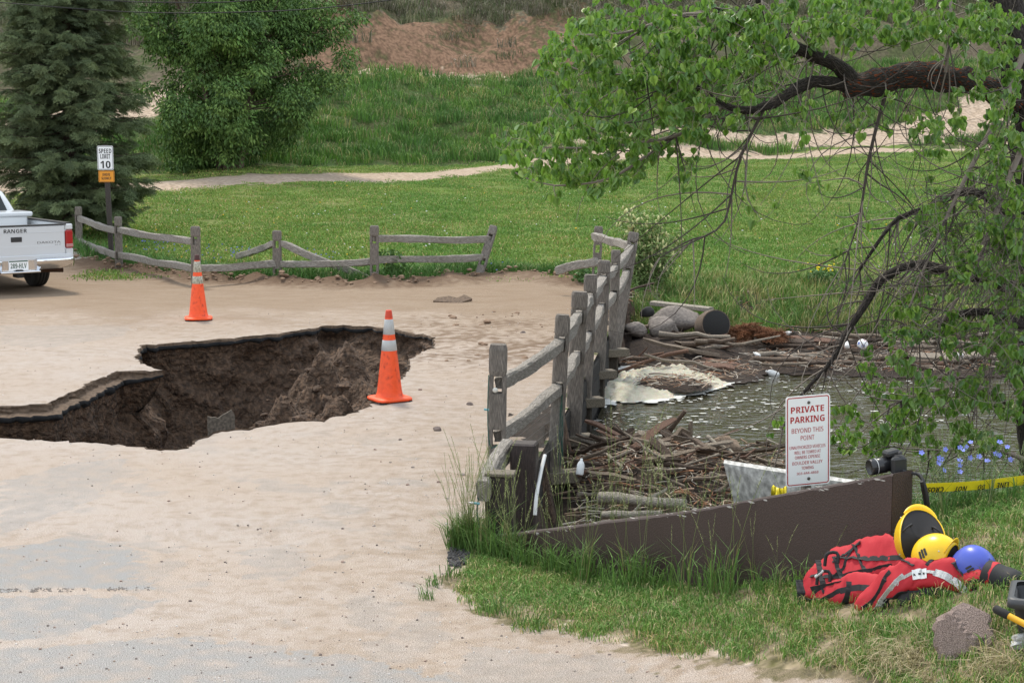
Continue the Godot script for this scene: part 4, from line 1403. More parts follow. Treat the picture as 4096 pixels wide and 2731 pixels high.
	one.call(pt(2620, 1800, 15.4), pt(2742, 1642, 15.2), 0.034, 0.02, 12, M.drift[1], "thick bare branch pointing up out of the pile over the water")
	one.call(pt(2758, 1800, 15.3), pt(2766, 1684, 15.3), 0.018, 0.012, 13, M.drift[0], "thin upright stick standing in the pile against the water")
	one.call(pt(2612, 1790, 14.6), pt(2662, 1972, 13.6), 0.045, 0.03, 14, M.drift[1], "dark split plank leaning down through the driftwood pile")
	one.call(pt(2400, 1990, 12.4), pt(2740, 2012, 12.0), 0.05, 0.035, 15, M.pale_drift, "pale grey log lying at the foot of the pile")
	one.call(pt(2410, 2062, 11.8), pt(2650, 2055, 11.5), 0.03, 0.02, 16, M.pale_drift, "slender tan branch lying closest behind the wall top")
	one.call(pt(2830, 1745, 15.0), pt(3010, 1860, 14.2), 0.018, 0.01, 17, M.pale_drift, "straight pale stick slanting across the root chunk")
	one.call(pt(2570, 1800, 15.0), pt(2900, 1905, 14.4), 0.04, 0.03, 18, M.drift[2], "dark wet branch lying across the top of the pile")
	st = stool()
	rock(st, 0.15, 91, Vector3.ZERO, 0.6, 3, 10, 14)
	var o = put(st, "root_chunk", mat(Color(0.33, 0.24, 0.17), 0.9, M.n_w, 3.0, M.n_w, 2.0, 1))
	o.position = pt(2890, 1792, 15.0)
	o.scale = Vector3(1.3, 0.8, 0.8)
	tag(o, "knobbly tan root chunk on the water side of the pile", "driftwood")
	st = stool()
	slab(st, [[-0.09, -0.14], [-0.05, 0.12], [0.06, 0.13], [0.1, -0.1]], 0.05)
	o = put(st, "split_board", M.drift[0])
	o.position = pt(2712, 1760, 15.1)
	o.rotation = Vector3(0.2, 0.4, -0.5)
	tag(o, "short split board wedged beside the upward pointing branch", "driftwood")
	# boulders, stump and plank at the corner of the bank
	for q in [[2545, 1315, 23.2, 0.165, 3, 0.75, "speckled tan boulder nearest the leaning fence post"], [2655, 1310, 23.3, 0.22, 4, 0.8, "rounded pale grey boulder in front of the slab boulder"], [2705, 1272, 23.9, 0.30, 5, 0.62, "large flat topped boulder behind the rounded grey one"], [2590, 1250, 23.6, 0.10, 9, 0.9, "small black wet stone at the foot of the willow bush"], [2735, 1395, 22.9, 0.11, 12, 0.6, "mossy round stone poking out of the debris"]]:
		st = stool()
		rock(st, q[3], q[4], Vector3.ZERO, 0.3, 6, 10, 16)
		o = put(st, "boulder", M.boulder if q[4] != 9 else M.black_rubber)
		o.position = pt(q[0], q[1], q[2])
		o.scale = Vector3(1.15, q[5], 0.9)
		tag(o, q[6], "boulder")
	var sp = base("sawn_stump", pt(2855, 1300, 23.1))
	sp.rotation = Vector3(-0.2, 0.15, 0)
	tag(sp, "sawn log end with a dark wet face on the creek bank", "log")
	st = stool()
	lathe(st, [Vector2(0.21, -0.28), Vector2(0.225, -0.1), Vector2(0.215, 0.1), Vector2(0.21, 0.14)], 22, Transform3D(Basis(Vector3.RIGHT, PI / 2), Vector3.ZERO))
	put(st, "bark", M.drift[1], sp)
	st = stool()
	lathe(st, [Vector2(0.20, 0.138), Vector2(0.19, 0.147), Vector2(0.001, 0.147)], 22, Transform3D(Basis(Vector3.RIGHT, PI / 2), Vector3.ZERO))
	put(st, "cut_face", M.black_rubber, sp)
	st = stool()
	timber(st, [pt(2610, 1212, 24.6), pt(2845, 1238, 24.0)], 0.16, 0.07, Vector3.UP, 7, 0.004, 1.0, 6)
	tag(put(st, "bank_plank", M.pale_drift), "pale squared timber lying in the grass behind the boulders", "timber")
	st = stool()
	timber(st, [pt(2990, 1310, 24.6), pt(3700, 1318, 24.8)], 0.1, 0.08, Vector3.UP, 8, 0.01, 1.0, 10)
	tag(put(st, "edge_timber", M.drift[0]), "long grey timber along the grass edge of the far bank", "timber")
	# rusty dead conifer branch
	var br = base("dead_branch", pt(2980, 1345, 23.4))
	tag(br, "rust brown dead conifer branch lying on the far bank", "branch")
	st = stool()
	tube(st, [Vector3(-0.42, 0.0, 0.1), Vector3(0, 0.1, 0), Vector3(0.45, 0.02, -0.1)], 0.012, 0.006, 5)
	put(st, "stem", M.drift[2], br)
	var sx = []
	var sc = []
	for i in 260:
		var t = rr(-1, 1)
		sx.append(Transform3D(Basis.from_euler(Vector3(rr(-0.6, 0.9), rr(0, TAU), rr(-0.3, 0.3))).scaled(Vector3.ONE * rr(0.12, 0.3)), Vector3(t * 0.5, rr(0.0, 0.17) * (1.1 - absf(t)), rr(-0.25, 0.2))))
		sc.append(Color(0.20, 0.085, 0.038) * rr(0.6, 1.3))
	multi("dead_needles", M.spray, vmat(0.9), sx, sc, br)
	# things the flood brought down
	var ball = base("toy_ball", pt(3452, 1378, 22.6))
	tag(ball, "white ball with blue and red spots among the far debris", "ball")
	st = stool()
	var prof = []
	for i in 17: prof.append(Vector2(maxf(0.001, sin(PI * i / 16.0)) * 0.078, -cos(PI * i / 16.0) * 0.078))
	lathe(st, prof, 24)
	put(st, "ball_skin", M.sign_white, ball)
	var k2 = 0
	for dv in [Vector3(-0.1, -0.15, 1), Vector3(0.75, -0.45, 0.6), Vector3(-0.85, 0.35, 0.5), Vector3(0.25, 0.95, 0.4), Vector3(-0.5, -0.8, 0.4), Vector3(0.9, 0.5, 0.1)]:
		st = stool()
		var z = dv.normalized()
		var B = Basis(Vector3.UP.cross(z).normalized(), z.cross(Vector3.UP.cross(z).normalized()), z)
		st.set_smooth_group(0)
		for k in 5:
			var a = TAU * k / 5.0
			var b = TAU * (k + 1) / 5.0
			var on = func(u, v): return (B * Vector3(u, v, 1.0)).normalized() * 0.0792
			tri(st, on.call(0, 0), on.call(cos(a) * 0.38, sin(a) * 0.38), on.call(cos(b) * 0.38, sin(b) * 0.38), z)
		put(st, "spot", M.ball_blue if k2 % 2 == 0 else M.tail_red, ball)
		k2 += 1
	var bp = [Vector2(0.001, 0), Vector2(0.035, 0.002), Vector2(0.04, 0.012), Vector2(0.04, 0.10), Vector2(0.03, 0.13), Vector2(0.013, 0.15), Vector2(0.013, 0.17), Vector2(0.001, 0.171)]
	var n_b = 0
	for q in [[3112, 1502, 21.4, 1.2, "white plastic jug floating at the tip of the debris"], [3835, 1432, 21.8, 1.3, "white plastic jug half hidden behind cottonwood leaves"], [3135, 1338, 23.6, 0.8, "small pale bottle lying beside the rusty branch"], [2318, 1900, 12.9, 0.8, "clear plastic cup in the muck below the fence"], [3390, 1388, 22.5, 0.9, "pale bottle floating just beside the spotted ball"], [3040, 1425, 22.4, 0.7, "little white bottle in the middle of the far debris"]]:
		st = stool()
		lathe(st, bp, 14, Transform3D(Basis.from_euler(Vector3(0.2, 0.4 + n_b, 1.2 if n_b != 3 else 0.2)).scaled(Vector3.ONE * q[3]), Vector3.ZERO))
		o = put(st, "plastic_bottle", M.white_plastic if n_b != 3 else M.clear_plastic)
		o.position = pt(q[0], q[1], q[2])
		tag(o, q[4], "bottle")
		n_b += 1
	# board behind the wall
	st = stool()
	var q4 = [pt(2895, 1853, 9.6), pt(3420, 1935, 9.0), pt(3420, 2100, 9.0), pt(2950, 2060, 9.6)]
	st.set_smooth_group(-1)
	var off = Vector3(0.01, 0.0, -0.045)
	quad(st, q4[0], q4[1], q4[2], q4[3], Vector3.BACK)
	quad(st, q4[0], q4[1], q4[1] + off + Vector3(0, 0.012, 0), q4[0] + off + Vector3(0, 0.012, 0), Vector3.UP)
	quad(st, q4[0] + off, q4[1] + off, q4[2] + off, q4[3] + off, Vector3.FORWARD)
	quad(st, q4[0], q4[3], q4[3] + off, q4[0] + off, Vector3.LEFT)
	tag(put(st, "white_board", mat(Color(0.60, 0.60, 0.57), 0.6, M.n_w, 1.5)), "scuffed white painted board standing on edge behind the brown wall", "board")
func quadw(st, a, b, c, d):
	for p in [a, d, c, a, c, b]:
		st.set_uv(Vector2(p.x, -p.z))
		st.add_vertex(p)
func heap_y(x, d):
	var e = Vector2((x - 1.25) / 1.35, (d - 14.3) / 1.7).length()
	return maxf(H(x, d), WL + 0.02) + 0.34 * sm(1.05, 0.2, e) + 0.05 * n2(x, d, 0.03)
func blades(n, rad, h0, h1, w, bend, cols, sd, heads = 0):
	var g = RandomNumberGenerator.new()
	g.seed = sd
	var st = stool()
	st.set_smooth_group(-1)
	for i in n:
		var a = g.randf() * TAU
		var r = rad * sqrt(g.randf())
		var p = Vector3(cos(a) * r, 0, sin(a) * r)
		var h = g.randf_range(h0, h1)
		var la = g.randf() * TAU
		var ln = Vector3(cos(la), 0, sin(la)) * h * bend * g.randf_range(0.3, 1.0)
		var sa = g.randf() * TAU
		var sd_ = Vector3(cos(sa), 0, sin(sa)) * w * 0.5
		st.set_color(cols[g.randi() % cols.size()] * g.randf_range(0.8, 1.2))
		var m = p + ln * 0.3 + Vector3(0, h * 0.6, 0)
		var t = p + ln + Vector3(0, h * (1.0 - 0.25 * bend), 0)
		tri(st, p - sd_, m - sd_ * 0.8, m + sd_ * 0.8)
		tri(st, p - sd_, m + sd_ * 0.8, p + sd_)
		tri(st, m - sd_ * 0.8, t, m + sd_ * 0.8)
	for i in heads:   # flowering stems with a loose spike
		var a = g.randf() * TAU
		var p = Vector3(cos(a), 0, sin(a)) * rad * g.randf()
		var h = h1 * g.randf_range(1.3, 2.0)
		var la = g.randf() * TAU
		var ln = Vector3(cos(la), 0, sin(la)) * h * g.randf_range(0.05, 0.3)
		st.set_color(Color(0.16, 0.20, 0.06))
		var P = []
		for k in 6: P.append(p + ln * pow(k / 5.0, 2.0) + Vector3(0, h * k / 5.0, 0))
		tube(st, P, 0.0016, 0.0009, 3, false)
		st.set_color(Color(0.26, 0.28, 0.12))
		for k in 26:
			var t = 0.72 + 0.28 * k / 26.0
			var q = p + ln * t * t + Vector3(0, h * t, 0)
			var b = g.randf() * TAU
			var o = Vector3(cos(b), 0.9, sin(b)) * 0.012 * (1.3 - (t - 0.72) * 2.5)
			var sidev = Vector3(-sin(b), 0, cos(b)) * 0.0022
			tri(st, q - sidev, q + o, q + sidev)
	return mesh_of(st)
func scatter(called, label, meshes, m, spots, s0, s1, tint = null, lean = 0.12):
	var X = []
	var C = []
	for k in meshes.size():
		X.append([]); C.append([])
	for p in spots:
		var k = rng.randi() % meshes.size()
		var s = rr(s0, s1)
		X[k].append(Transform3D(Basis.from_euler(Vector3(rr(-lean, lean), rr(0, TAU), rr(-lean, lean))).scaled(Vector3(s, s * rr(0.8, 1.2), s)), p))
		C[k].append(tint.call(p) if tint else Color.WHITE)
	for k in meshes.size():
		if X[k].size(): tag(multi(called, meshes[k], m, X[k], C[k]), label, "grass")
func in_any(p, polys):
	for q in polys:
		if Geometry2D.is_point_in_polygon(p, q): return true
	return false
func build_grass():
	var G = [Color(0.10, 0.20, 0.035), Color(0.075, 0.155, 0.03), Color(0.13, 0.22, 0.05), Color(0.09, 0.17, 0.04)]
	var D = [Color(0.34, 0.28, 0.15), Color(0.27, 0.24, 0.11), Color(0.40, 0.33, 0.2)]
	var mix = G + G + G + D
	var gm = vmat(0.75, Color(0.35, 0.42, 0.2))
	# short verge grass in the foreground
	var vm = [blades(80, 0.10, 0.02, 0.055, 0.0042, 0.9, mix, 1), blades(80, 0.10, 0.018, 0.05, 0.004, 1.0, mix + D, 2), blades(70, 0.10, 0.025, 0.065, 0.0045, 0.8, G + mix, 3)]
	var S = []
	for i in 6500:
		var x = rr(-0.75, 3.6)
		var d = rr(5.2, 10.5)
		var p = Vector2(x, d)
		if d > wall_d(x) - 0.03 and x < 1.8: continue
		if d > 9.6 and x > 1.8: continue
		var e = n2(x, d, 0.03) * 0.12
		if Geometry2D.is_point_in_polygon(p + Vector2(-0.06 + e, e), road_poly): continue
		if n2(x, d, 0.012) < -0.32 and rng.randf() < 0.6: continue
		S.append(Vector3(x, H(x, d) - 0.004, -d))
	scatter("verge_grass", "short mown grass with dry blades on the verge", vm, gm, S, 0.75, 1.15, func(p): 
		var q = clampf(0.5 + n2(p.x, p.z, 0.01) * 1.2 + n2(p.x, p.z, 0.05) * 0.6, 0, 1)
		return Color(1.25, 1.35, 1.2).lerp(Color(1.6, 1.42, 1.3), q))
	# a few weeds out on the sand
	S = []
	for q in [[1730, 2340], [1735, 2345], [1700, 2395], [1715, 2400], [1960, 2440], [2080, 2510], [2140, 2500], [2050, 2470], [1990, 2460], [2160, 2520], [1820, 2300], [1800, 2310]]: S.append(gt(q[0], q[1]))
	scatter("weed_tufts", "thin weed tufts at the edge of the sand", [blades(16, 0.05, 0.05, 0.13, 0.006, 0.9, G, 5)], gm, S, 0.7, 1.3)
	# tall grass against the wall
	var tall = [blades(26, 0.07, 0.14, 0.34, 0.0065, 0.75, G, 11, 1), blades(22, 0.06, 0.12, 0.30, 0.006, 0.95, G, 12, 0), blades(18, 0.05, 0.18, 0.42, 0.006, 0.6, G + [D[1]], 13, 3)]
	S = []
	for i in 120:
		var t = pow(rng.randf(), 2.4)
		var x = lerpf(-0.24, 1.75, t)
		if t > 0.42 and rng.randf() < 0.5: continue
		var d = wall_d(x) - rr(0.02, 0.12)
		S.append(Vector3(x - rr(0.03, 0.14), H(x, d) - 0.01, -d))
	scatter("wall_grass", "tall green grass with seed heads along the brown wall", tall, gm, S, 0.55, 1.1)
	S = []
	for q in [[2130, 2170], [2170, 2160], [2290, 2150], [2340, 2130], [2420, 2130], [2440, 2120], [2500, 2110], [2550, 2100], [2640, 2090], [2700, 2080], [2390, 2140], [2260, 2150], [2460, 2115]]:
		var p = on_wall(q[0], q[1])
		p += Vector3(0.18, 0, -0.12)
		S.append(Vector3(p.x, maxf(p.y - 0.35, H(p.x, -p.z) - 0.02), p.z))
	scatter("seeding_grass", "slender flowering grass stems rising behind the low wall end", [blades(9, 0.07, 0.2, 0.42, 0.005, 0.7, G, 15, 4), blades(7, 0.05, 0.2, 0.5, 0.005, 0.6, G, 16, 5)], gm, S, 0.8, 1.15)
	# tall grass behind the wall and by the tape
	S = []
	for i in 1500:
		var x = rr(0.9, 4.2)
		var d = rr(7.2, 12.6)
		if d < wall_d(x) + 0.2: continue
		if d > wall_d(x) + 2.4 and x < 3.2: continue
		if d < 8.1 and x < 2.05: continue
		if n2(x, d, 0.01) < -0.25: continue
		S.append(Vector3(x, H(x, d) - 0.02, -d))
	scatter("bank_grass", "tall green grass on the bank behind the wall", tall + [blades(24, 0.1, 0.2, 0.4, 0.006, 0.8, G + G + D, 14, 0)], gm, S, 0.4, 0.8, func(p): return Color(0.8, 0.95, 0.95) * (1.0 + 0.3 * n2(p.x, p.z, 0.02)))
	# dry straw at the bottom right
	S = []
	for i in 260:
		var p = gt(rr(3350, 4096), rr(2600, 2731))
		if n2(p.x, p.z, 0.02) > -0.1: S.append(p)
	scatter("dry_straw", "matted dry straw beside the granite rock", [blades(24, 0.09, 0.03, 0.07, 0.003, 3.2, D, 17)], gm, S, 0.8, 1.3, null, 0.5)
	# long grass along the back fence
	var mid = [blades(34, 0.18, 0.16, 0.40, 0.012, 0.5, G, 21), blades(30, 0.18, 0.14, 0.34, 0.012, 0.6, G + [D[0]], 22)]
	S = []
	var bl = M.back_line
	for i in 1500:
		var k = rng.randi() % (bl.size() - 1)
		var p = bl[k].lerp(bl[k + 1], rng.randf())
		if k > 8 and rng.randf() < 0.5: continue
		var d = p.y + 0.06 + absf(rr(-0.9, 0.9)) * (1.0 if k < 9 else 0.4)
		S.append(Vector3(p.x, H(p.x, d) - 0.02, -d))
	scatter("fence_grass", "long green grass growing under the split rail fence", mid, gm, S, 0.55, 1.15, func(p): return Color(0.8, 0.98, 0.9) * (1.0 + 0.35 * n2(p.x, p.z, 0.012)))
	# far bank of the creek
	S = []
	for i in 2600:
		var x = rr(1.9, 9.5)
		var d = 24.4 + 3.6 * pow(rng.randf(), 1.3) + 0.3 * n2(x, 2.0, 0.01)
		if x < 2.4 and d > 25.6: continue
		S.append(Vector3(x, H(x, d) - 0.02, -d))
	scatter("shore_grass", "rough green grass along the far bank of the creek", mid + [blades(20, 0.2, 0.2, 0.42, 0.011, 0.5, [D[0], D[1], G[0]], 23)], gm, S, 0.5, 1.0, func(p): return Color(1.15, 1.2, 1.0) * (1.0 + 0.3 * n2(p.x, p.z, 0.01)))
	# mown lawn
	var low = [blades(90, 0.42, 0.03, 0.07, 0.016, 0.8, G + G + G + [D[1]], 31), blades(90, 0.42, 0.03, 0.06, 0.016, 0.9, G + G + G + [D[0]], 32)]
	S = []
	for i in 14500:
		var d = lerpf(25.5, 66.0, pow(rng.randf(), 1.25))
		var x = rr(-0.37, 0.37) * d
		if d < 28.2 and (x < 2.3 or d < 26.5): continue
		if x < -7.5 and d < 31.0: continue
		if hill_q(x, d) > 0.2: continue
		if in_any(Vector2(x, d), M.paths): continue
		S.append(Vector3(x, H(x, d), -d))
	scatter("lawn_grass", "short mown grass of the sloping lawn", low, gm, S, 0.8, 1.3, func(p):
		var q = clampf(0.35 + n2(p.x, p.z, 0.0025) * 1.3 + n2(p.x, p.z, 0.012) * 0.4 + 0.5 * sm(-2.0, -9.0, p.x) * sm(30.0, 42.0, -p.z), 0, 1)
		return Color(1.35, 1.36, 1.15).lerp(Color(2.1, 1.6, 1.6), q))
	# hillside
	var hg = [blades(40, 0.5, 0.25, 0.6, 0.035, 0.5, G, 41), blades(40, 0.5, 0.2, 0.5, 0.03, 0.6, G + D, 42)]
	S = []
	var S2 = []
	for i in 15000:
		var d = rr(52.0, 105.0)
		var x = rr(-0.36, 0.36) * d
		var q = hill_q(x, d)
		if q < 0.3 or in_any(Vector2(x, d), M.paths): continue
		if q < 12.3: S.append(Vector3(x, H(x, d) - 0.03, -d))
		elif q > 14.3 and q < 18.8 and x > -9.5:
			if n2(x, d, 0.006) > 0.28 and rng.randf() < 0.35: S2.append(Vector3(x, H(x, d) - 0.03, -d))
		elif q > 18.2: S2.append(Vector3(x, H(x, d) - 0.03, -d))
	scatter("hill_grass", "lush rough grass on the lower hillside", hg, gm, S, 0.5, 1.1, func(p): return Color(0.75, 0.92, 0.75).lerp(Color(1.3, 1.3, 1.0), clampf(0.5 + n2(p.x, p.z, 0.004), 0, 1)))
	var sage = [blades(46, 0.45, 0.25, 0.7, 0.028, 0.7, [Color(0.20, 0.17, 0.13), Color(0.14, 0.13, 0.08), Color(0.10, 0.12, 0.05), Color(0.26, 0.22, 0.17)], 43), blades(40, 0.5, 0.2, 0.5, 0.03, 0.6, [Color(0.11, 0.14, 0.06), Color(0.18, 0.17, 0.10)], 44)]
	scatter("dry_brush", "grey brown brush and dry grass on the upper slope", sage, gm, S2, 0.6, 1.4, func(p): return Color(0.9, 0.9, 0.9) * (1.0 + 0.4 * n2(p.x, p.z, 0.006)))
	# white and yellow flower heads in the lawn
	var fm = stool()
	rock(fm, 1.0, 5, Vector3.ZERO, 0.2, 0, 4, 6)
	var fl = mesh_of(fm)
	for e in [["clover_heads", "tiny white flower heads dotted over the lawn", Color(0.62, 0.64, 0.60), 150, 27.5, 46.0], ["dandelions", "tiny yellow dandelions dotted over the lawn", Color(0.72, 0.46, 0.02), 75, 26.0, 50.0]]:
		var X = []
		for i in e[3]:
			var d = rr(e[4], e[5])
			var x = rr(-0.3, 0.02 if e[3] > 200 else 0.3) * d
			if x < -7.0 and d < 31.0 or in_any(Vector2(x, d), M.paths) or (d < 28.5 and x < 2.5) or hill_q(x, d) > 0.0: continue
			if e[3] > 200 and n2(x, d, 0.004) < 0.0 and rng.randf() < 0.7: continue
			var s = rr(0.012, 0.022)
			X.append(Transform3D(Basis().scaled(Vector3(s, s * 0.7, s)), Vector3(x, H(x, d) + rr(0.05, 0.1), -d)))
		tag(multi(e[0], fl, mat(e[2], 0.9), X), e[1], "flowers")
	# blue flax by the fence
	var X2 = []
	for q in [[600, 975, 60, 40], [800, 1000, 90, 25], [920, 1010, 70, 20], [1280, 1015, 60, 20], [960, 1005, 40, 30], [1770, 1065, 20, 8], [1990, 1070, 25, 5], [1320, 1010, 40, 12], [660, 985, 40, 15]]:
		for i in q[3]:
			var p = pt(q[0] + rr(-1, 1) * q[2], q[1] + rr(-1, 1) * 24.0, 28.2 + rr(-0.3, 0.4))
			var s = rr(0.012, 0.02)
			if i % 2 == 0: X2.append(Transform3D(Basis().scaled(Vector3(s, s * 0.6, s) * 0.7), p))
	tag(multi("flax_flowers", fl, mat(Color(0.13, 0.17, 0.55), 0.8), X2), "small blue flax flowers in the long grass by the fence", "flowers")

# ---------------------------------------------------------------- trees
func leaf_mesh(w, l, fold, heart = true):
	var st = stool()
	st.set_smooth_group(0)
	var out = [[0.0, 0.0], [0.32, 0.06], [0.5, -0.22], [0.44, -0.5], [0.22, -0.8], [0.0, -1.05]] if heart else [[0.0, 0.0], [0.22, -0.2], [0.26, -0.5], [0.12, -0.85], [0.0, -1.0]]
	for s in [-1.0, 1.0]:
		for i in out.size() - 1:
			var a = Vector3(s * out[i][0] * w, out[i][1] * l, absf(out[i][0]) * fold * w)
			var b = Vector3(s * out[i + 1][0] * w, out[i + 1][1] * l, absf(out[i + 1][0]) * fold * w)
			tri(st, Vector3(0, -0.45 * l, 0.0), a, b)
	return mesh_of(st)
func make_spray():   # a conifer shoot: twig along +x, needles along both sides
	var g = RandomNumberGenerator.new()
	g.seed = 4
	var st = stool()
	st.set_smooth_group(-1)
	for b in 5:
		var o = Vector3(0.16 * b, -0.02 * b, 0)
		for s in [-1.0, 1.0]:
			if b == 0 and s < 0.0: continue
			var dir = Vector3(1, -0.15, 0) if b == 0 else Vector3(0.75, -0.2, s * 0.75).normalized()
			var L = 1.0 if b == 0 else 0.5 - 0.05 * b
			for k in 7:
				var t = (k + 0.5) / 7.0
				var p = o + dir * L * t
				for e in 3:
					var n = (dir * 0.7 + Vector3(g.randf_range(-1, 1), g.randf_range(-0.4, 0.8), g.randf_range(-1, 1)) * 0.8).normalized() * 0.13
					var w = n.cross(Vector3(g.randf_range(-1, 1), 1, g.randf_range(-1, 1))).normalized() * 0.016
					tri(st, p - w, p + n, p + w)
			tri(st, o, o + dir * L, o + dir * L * 0.4 + Vector3(0, 0.03, 0))
	return mesh_of(st)
func build_spruce():
	var b = gt(335, 905)
	b = Vector3(pt(285, 900, 35.0).x, 0, -35.0)
	b.y = H(b.x, 35.0)
	var root = base("spruce_tree", b)
	tag(root, "dark green spruce standing behind the speed limit sign", "tree")
	var st = stool()
	tube(st, [Vector3(0, -0.1, 0), Vector3(0.03, 4, 0), Vector3(0, 11.0, 0)], 0.17, 0.02, 9)
	put(st, "trunk", M.drift[2], root)
	var bs = stool()
	var X = []
	var C = []
	var y = 0.5
	while y < 10.6:
		var R = 1.72 * (1.0 - y / 13.0) + 0.12
		if y < 1.4: R *= 0.9
		for k in 11:
			var a = rr(0, TAU)
			var L = R * rr(0.72, 1.18)
			var o = Vector3(cos(a), 0, sin(a))
			var p0 = Vector3(0, y + rr(-0.12, 0.12), 0)
			var P = []
			for i in 6:
				var t = i / 5.0
				P.append(p0 + o * L * t + Vector3(0, -0.30 * L * t + 0.24 * L * t * t, 0))
			tube(bs, P, 0.018, 0.004, 4, false)
			var n = int(L * 20.0) + 6
			for i in n:
				var t = 0.22 + 0.78 * (i + rng.randf()) / n
				var k2 = mini(int(t * 5.0), 4)
				var q = P[k2].lerp(P[k2 + 1], t * 5.0 - k2)
				var sa = a + rr(-1.1, 1.1)
				var s = rr(0.2, 0.4)
				X.append(Transform3D((Basis(Vector3.UP, -sa) * Basis(Vector3.BACK, rr(-0.75, 0.1)) * Basis(Vector3.RIGHT, rr(-0.6, 0.6))).scaled(Vector3.ONE * s), q + Vector3(rr(-0.05, 0.05), rr(-0.06, 0.02), rr(-0.05, 0.05))))
				C.append(Color(0.115, 0.16, 0.075).lerp(Color(0.19, 0.235, 0.105), rng.randf()) * rr(0.75, 1.2))
		y += 0.2
	for i in 2600:
		var yy = rr(0.6, 9.5)
		var a = rr(0, TAU)
		var rad = (1.75 * (1.0 - yy / 13.0)) * rr(0.05, 0.6)
		X.append(Transform3D((Basis(Vector3.UP, -a + rr(-0.6, 0.6)) * Basis(Vector3.BACK, rr(-0.6, 0.2))).scaled(Vector3.ONE * rr(0.25, 0.42)), Vector3(cos(a) * rad, yy, sin(a) * rad)))
		C.append(Color(0.11, 0.15, 0.075) * rr(0.7, 1.2))
	put(bs, "branches", M.drift[2], root).set_meta("kind", "stuff")
	multi("needles", M.spray, vmat(0.8, Color(0.25, 0.32, 0.18)), X, C, root)
func leafy(root, lobes, trunk_pts, mesh, cols, per, lm, tr, size, drop):
	var bs = stool()
	var X = []
	var C = []
	for l in lobes:
		var c = l[0]
		var t = trunk_pts[clampi(int((c.y / (trunk_pts[-1].y + 0.01)) * 0.7 * trunk_pts.size()), 0, trunk_pts.size() - 1)]
		if t.distance_to(c) > 0.16: tube(bs, curve([t, t.lerp(c, 0.5) + Vector3(0.01, -0.15, 0), c], 6), tr, 0.008, 5, false)
		for i in int(per * l[1] * l[1]):
			var o = Vector3(rng.randfn(), rng.randfn(), rng.randfn()).normalized()
			var r = l[1] * (0.55 + 0.5 * pow(rng.randf(), 0.6)) * (1.0 + 0.35 * n3(c + o * l[1], 0.012))
			var p = c + o * r * Vector3(1, 0.8, 1)
			X.append(Transform3D(Basis.from_euler(Vector3(rr(-drop, drop), rr(0, TAU), rr(-drop, drop))).scaled(Vector3.ONE * size * rr(0.7, 1.25)), p))
			C.append(cols[rng.randi() % cols.size()] * rr(0.75, 1.25))
	put(bs, "branches", M.drift[1], root).set_meta("kind", "stuff")
	multi("foliage", mesh, lm, X, C, root)
func compound(sd, n, w, l, span):
	var g = RandomNumberGenerator.new()
	g.seed = sd
	var st = stool()
	st.set_smooth_group(-1)
	for i in n:
		var p = Vector3(g.randf_range(-1, 1), g.randf_range(-0.5, 0.5), g.randf_range(-1, 1)) * span
		var out = Vector3(p.x, -0.6 * span - g.randf() * span, p.z).normalized()
		var sd_ = out.cross(Vector3(g.randf_range(-1, 1), g.randf_range(0, 1), g.randf_range(-1, 1))).normalized()
		var ll = l * g.randf_range(0.7, 1.2)
		var a = p + out * ll * 0.45 + sd_ * w * 0.5
		var b = p + out * ll * 0.45 - sd_ * w * 0.5
		tri(st, p, a, p + out * ll)
		tri(st, p, p + out * ll, b)
	return mesh_of(st)
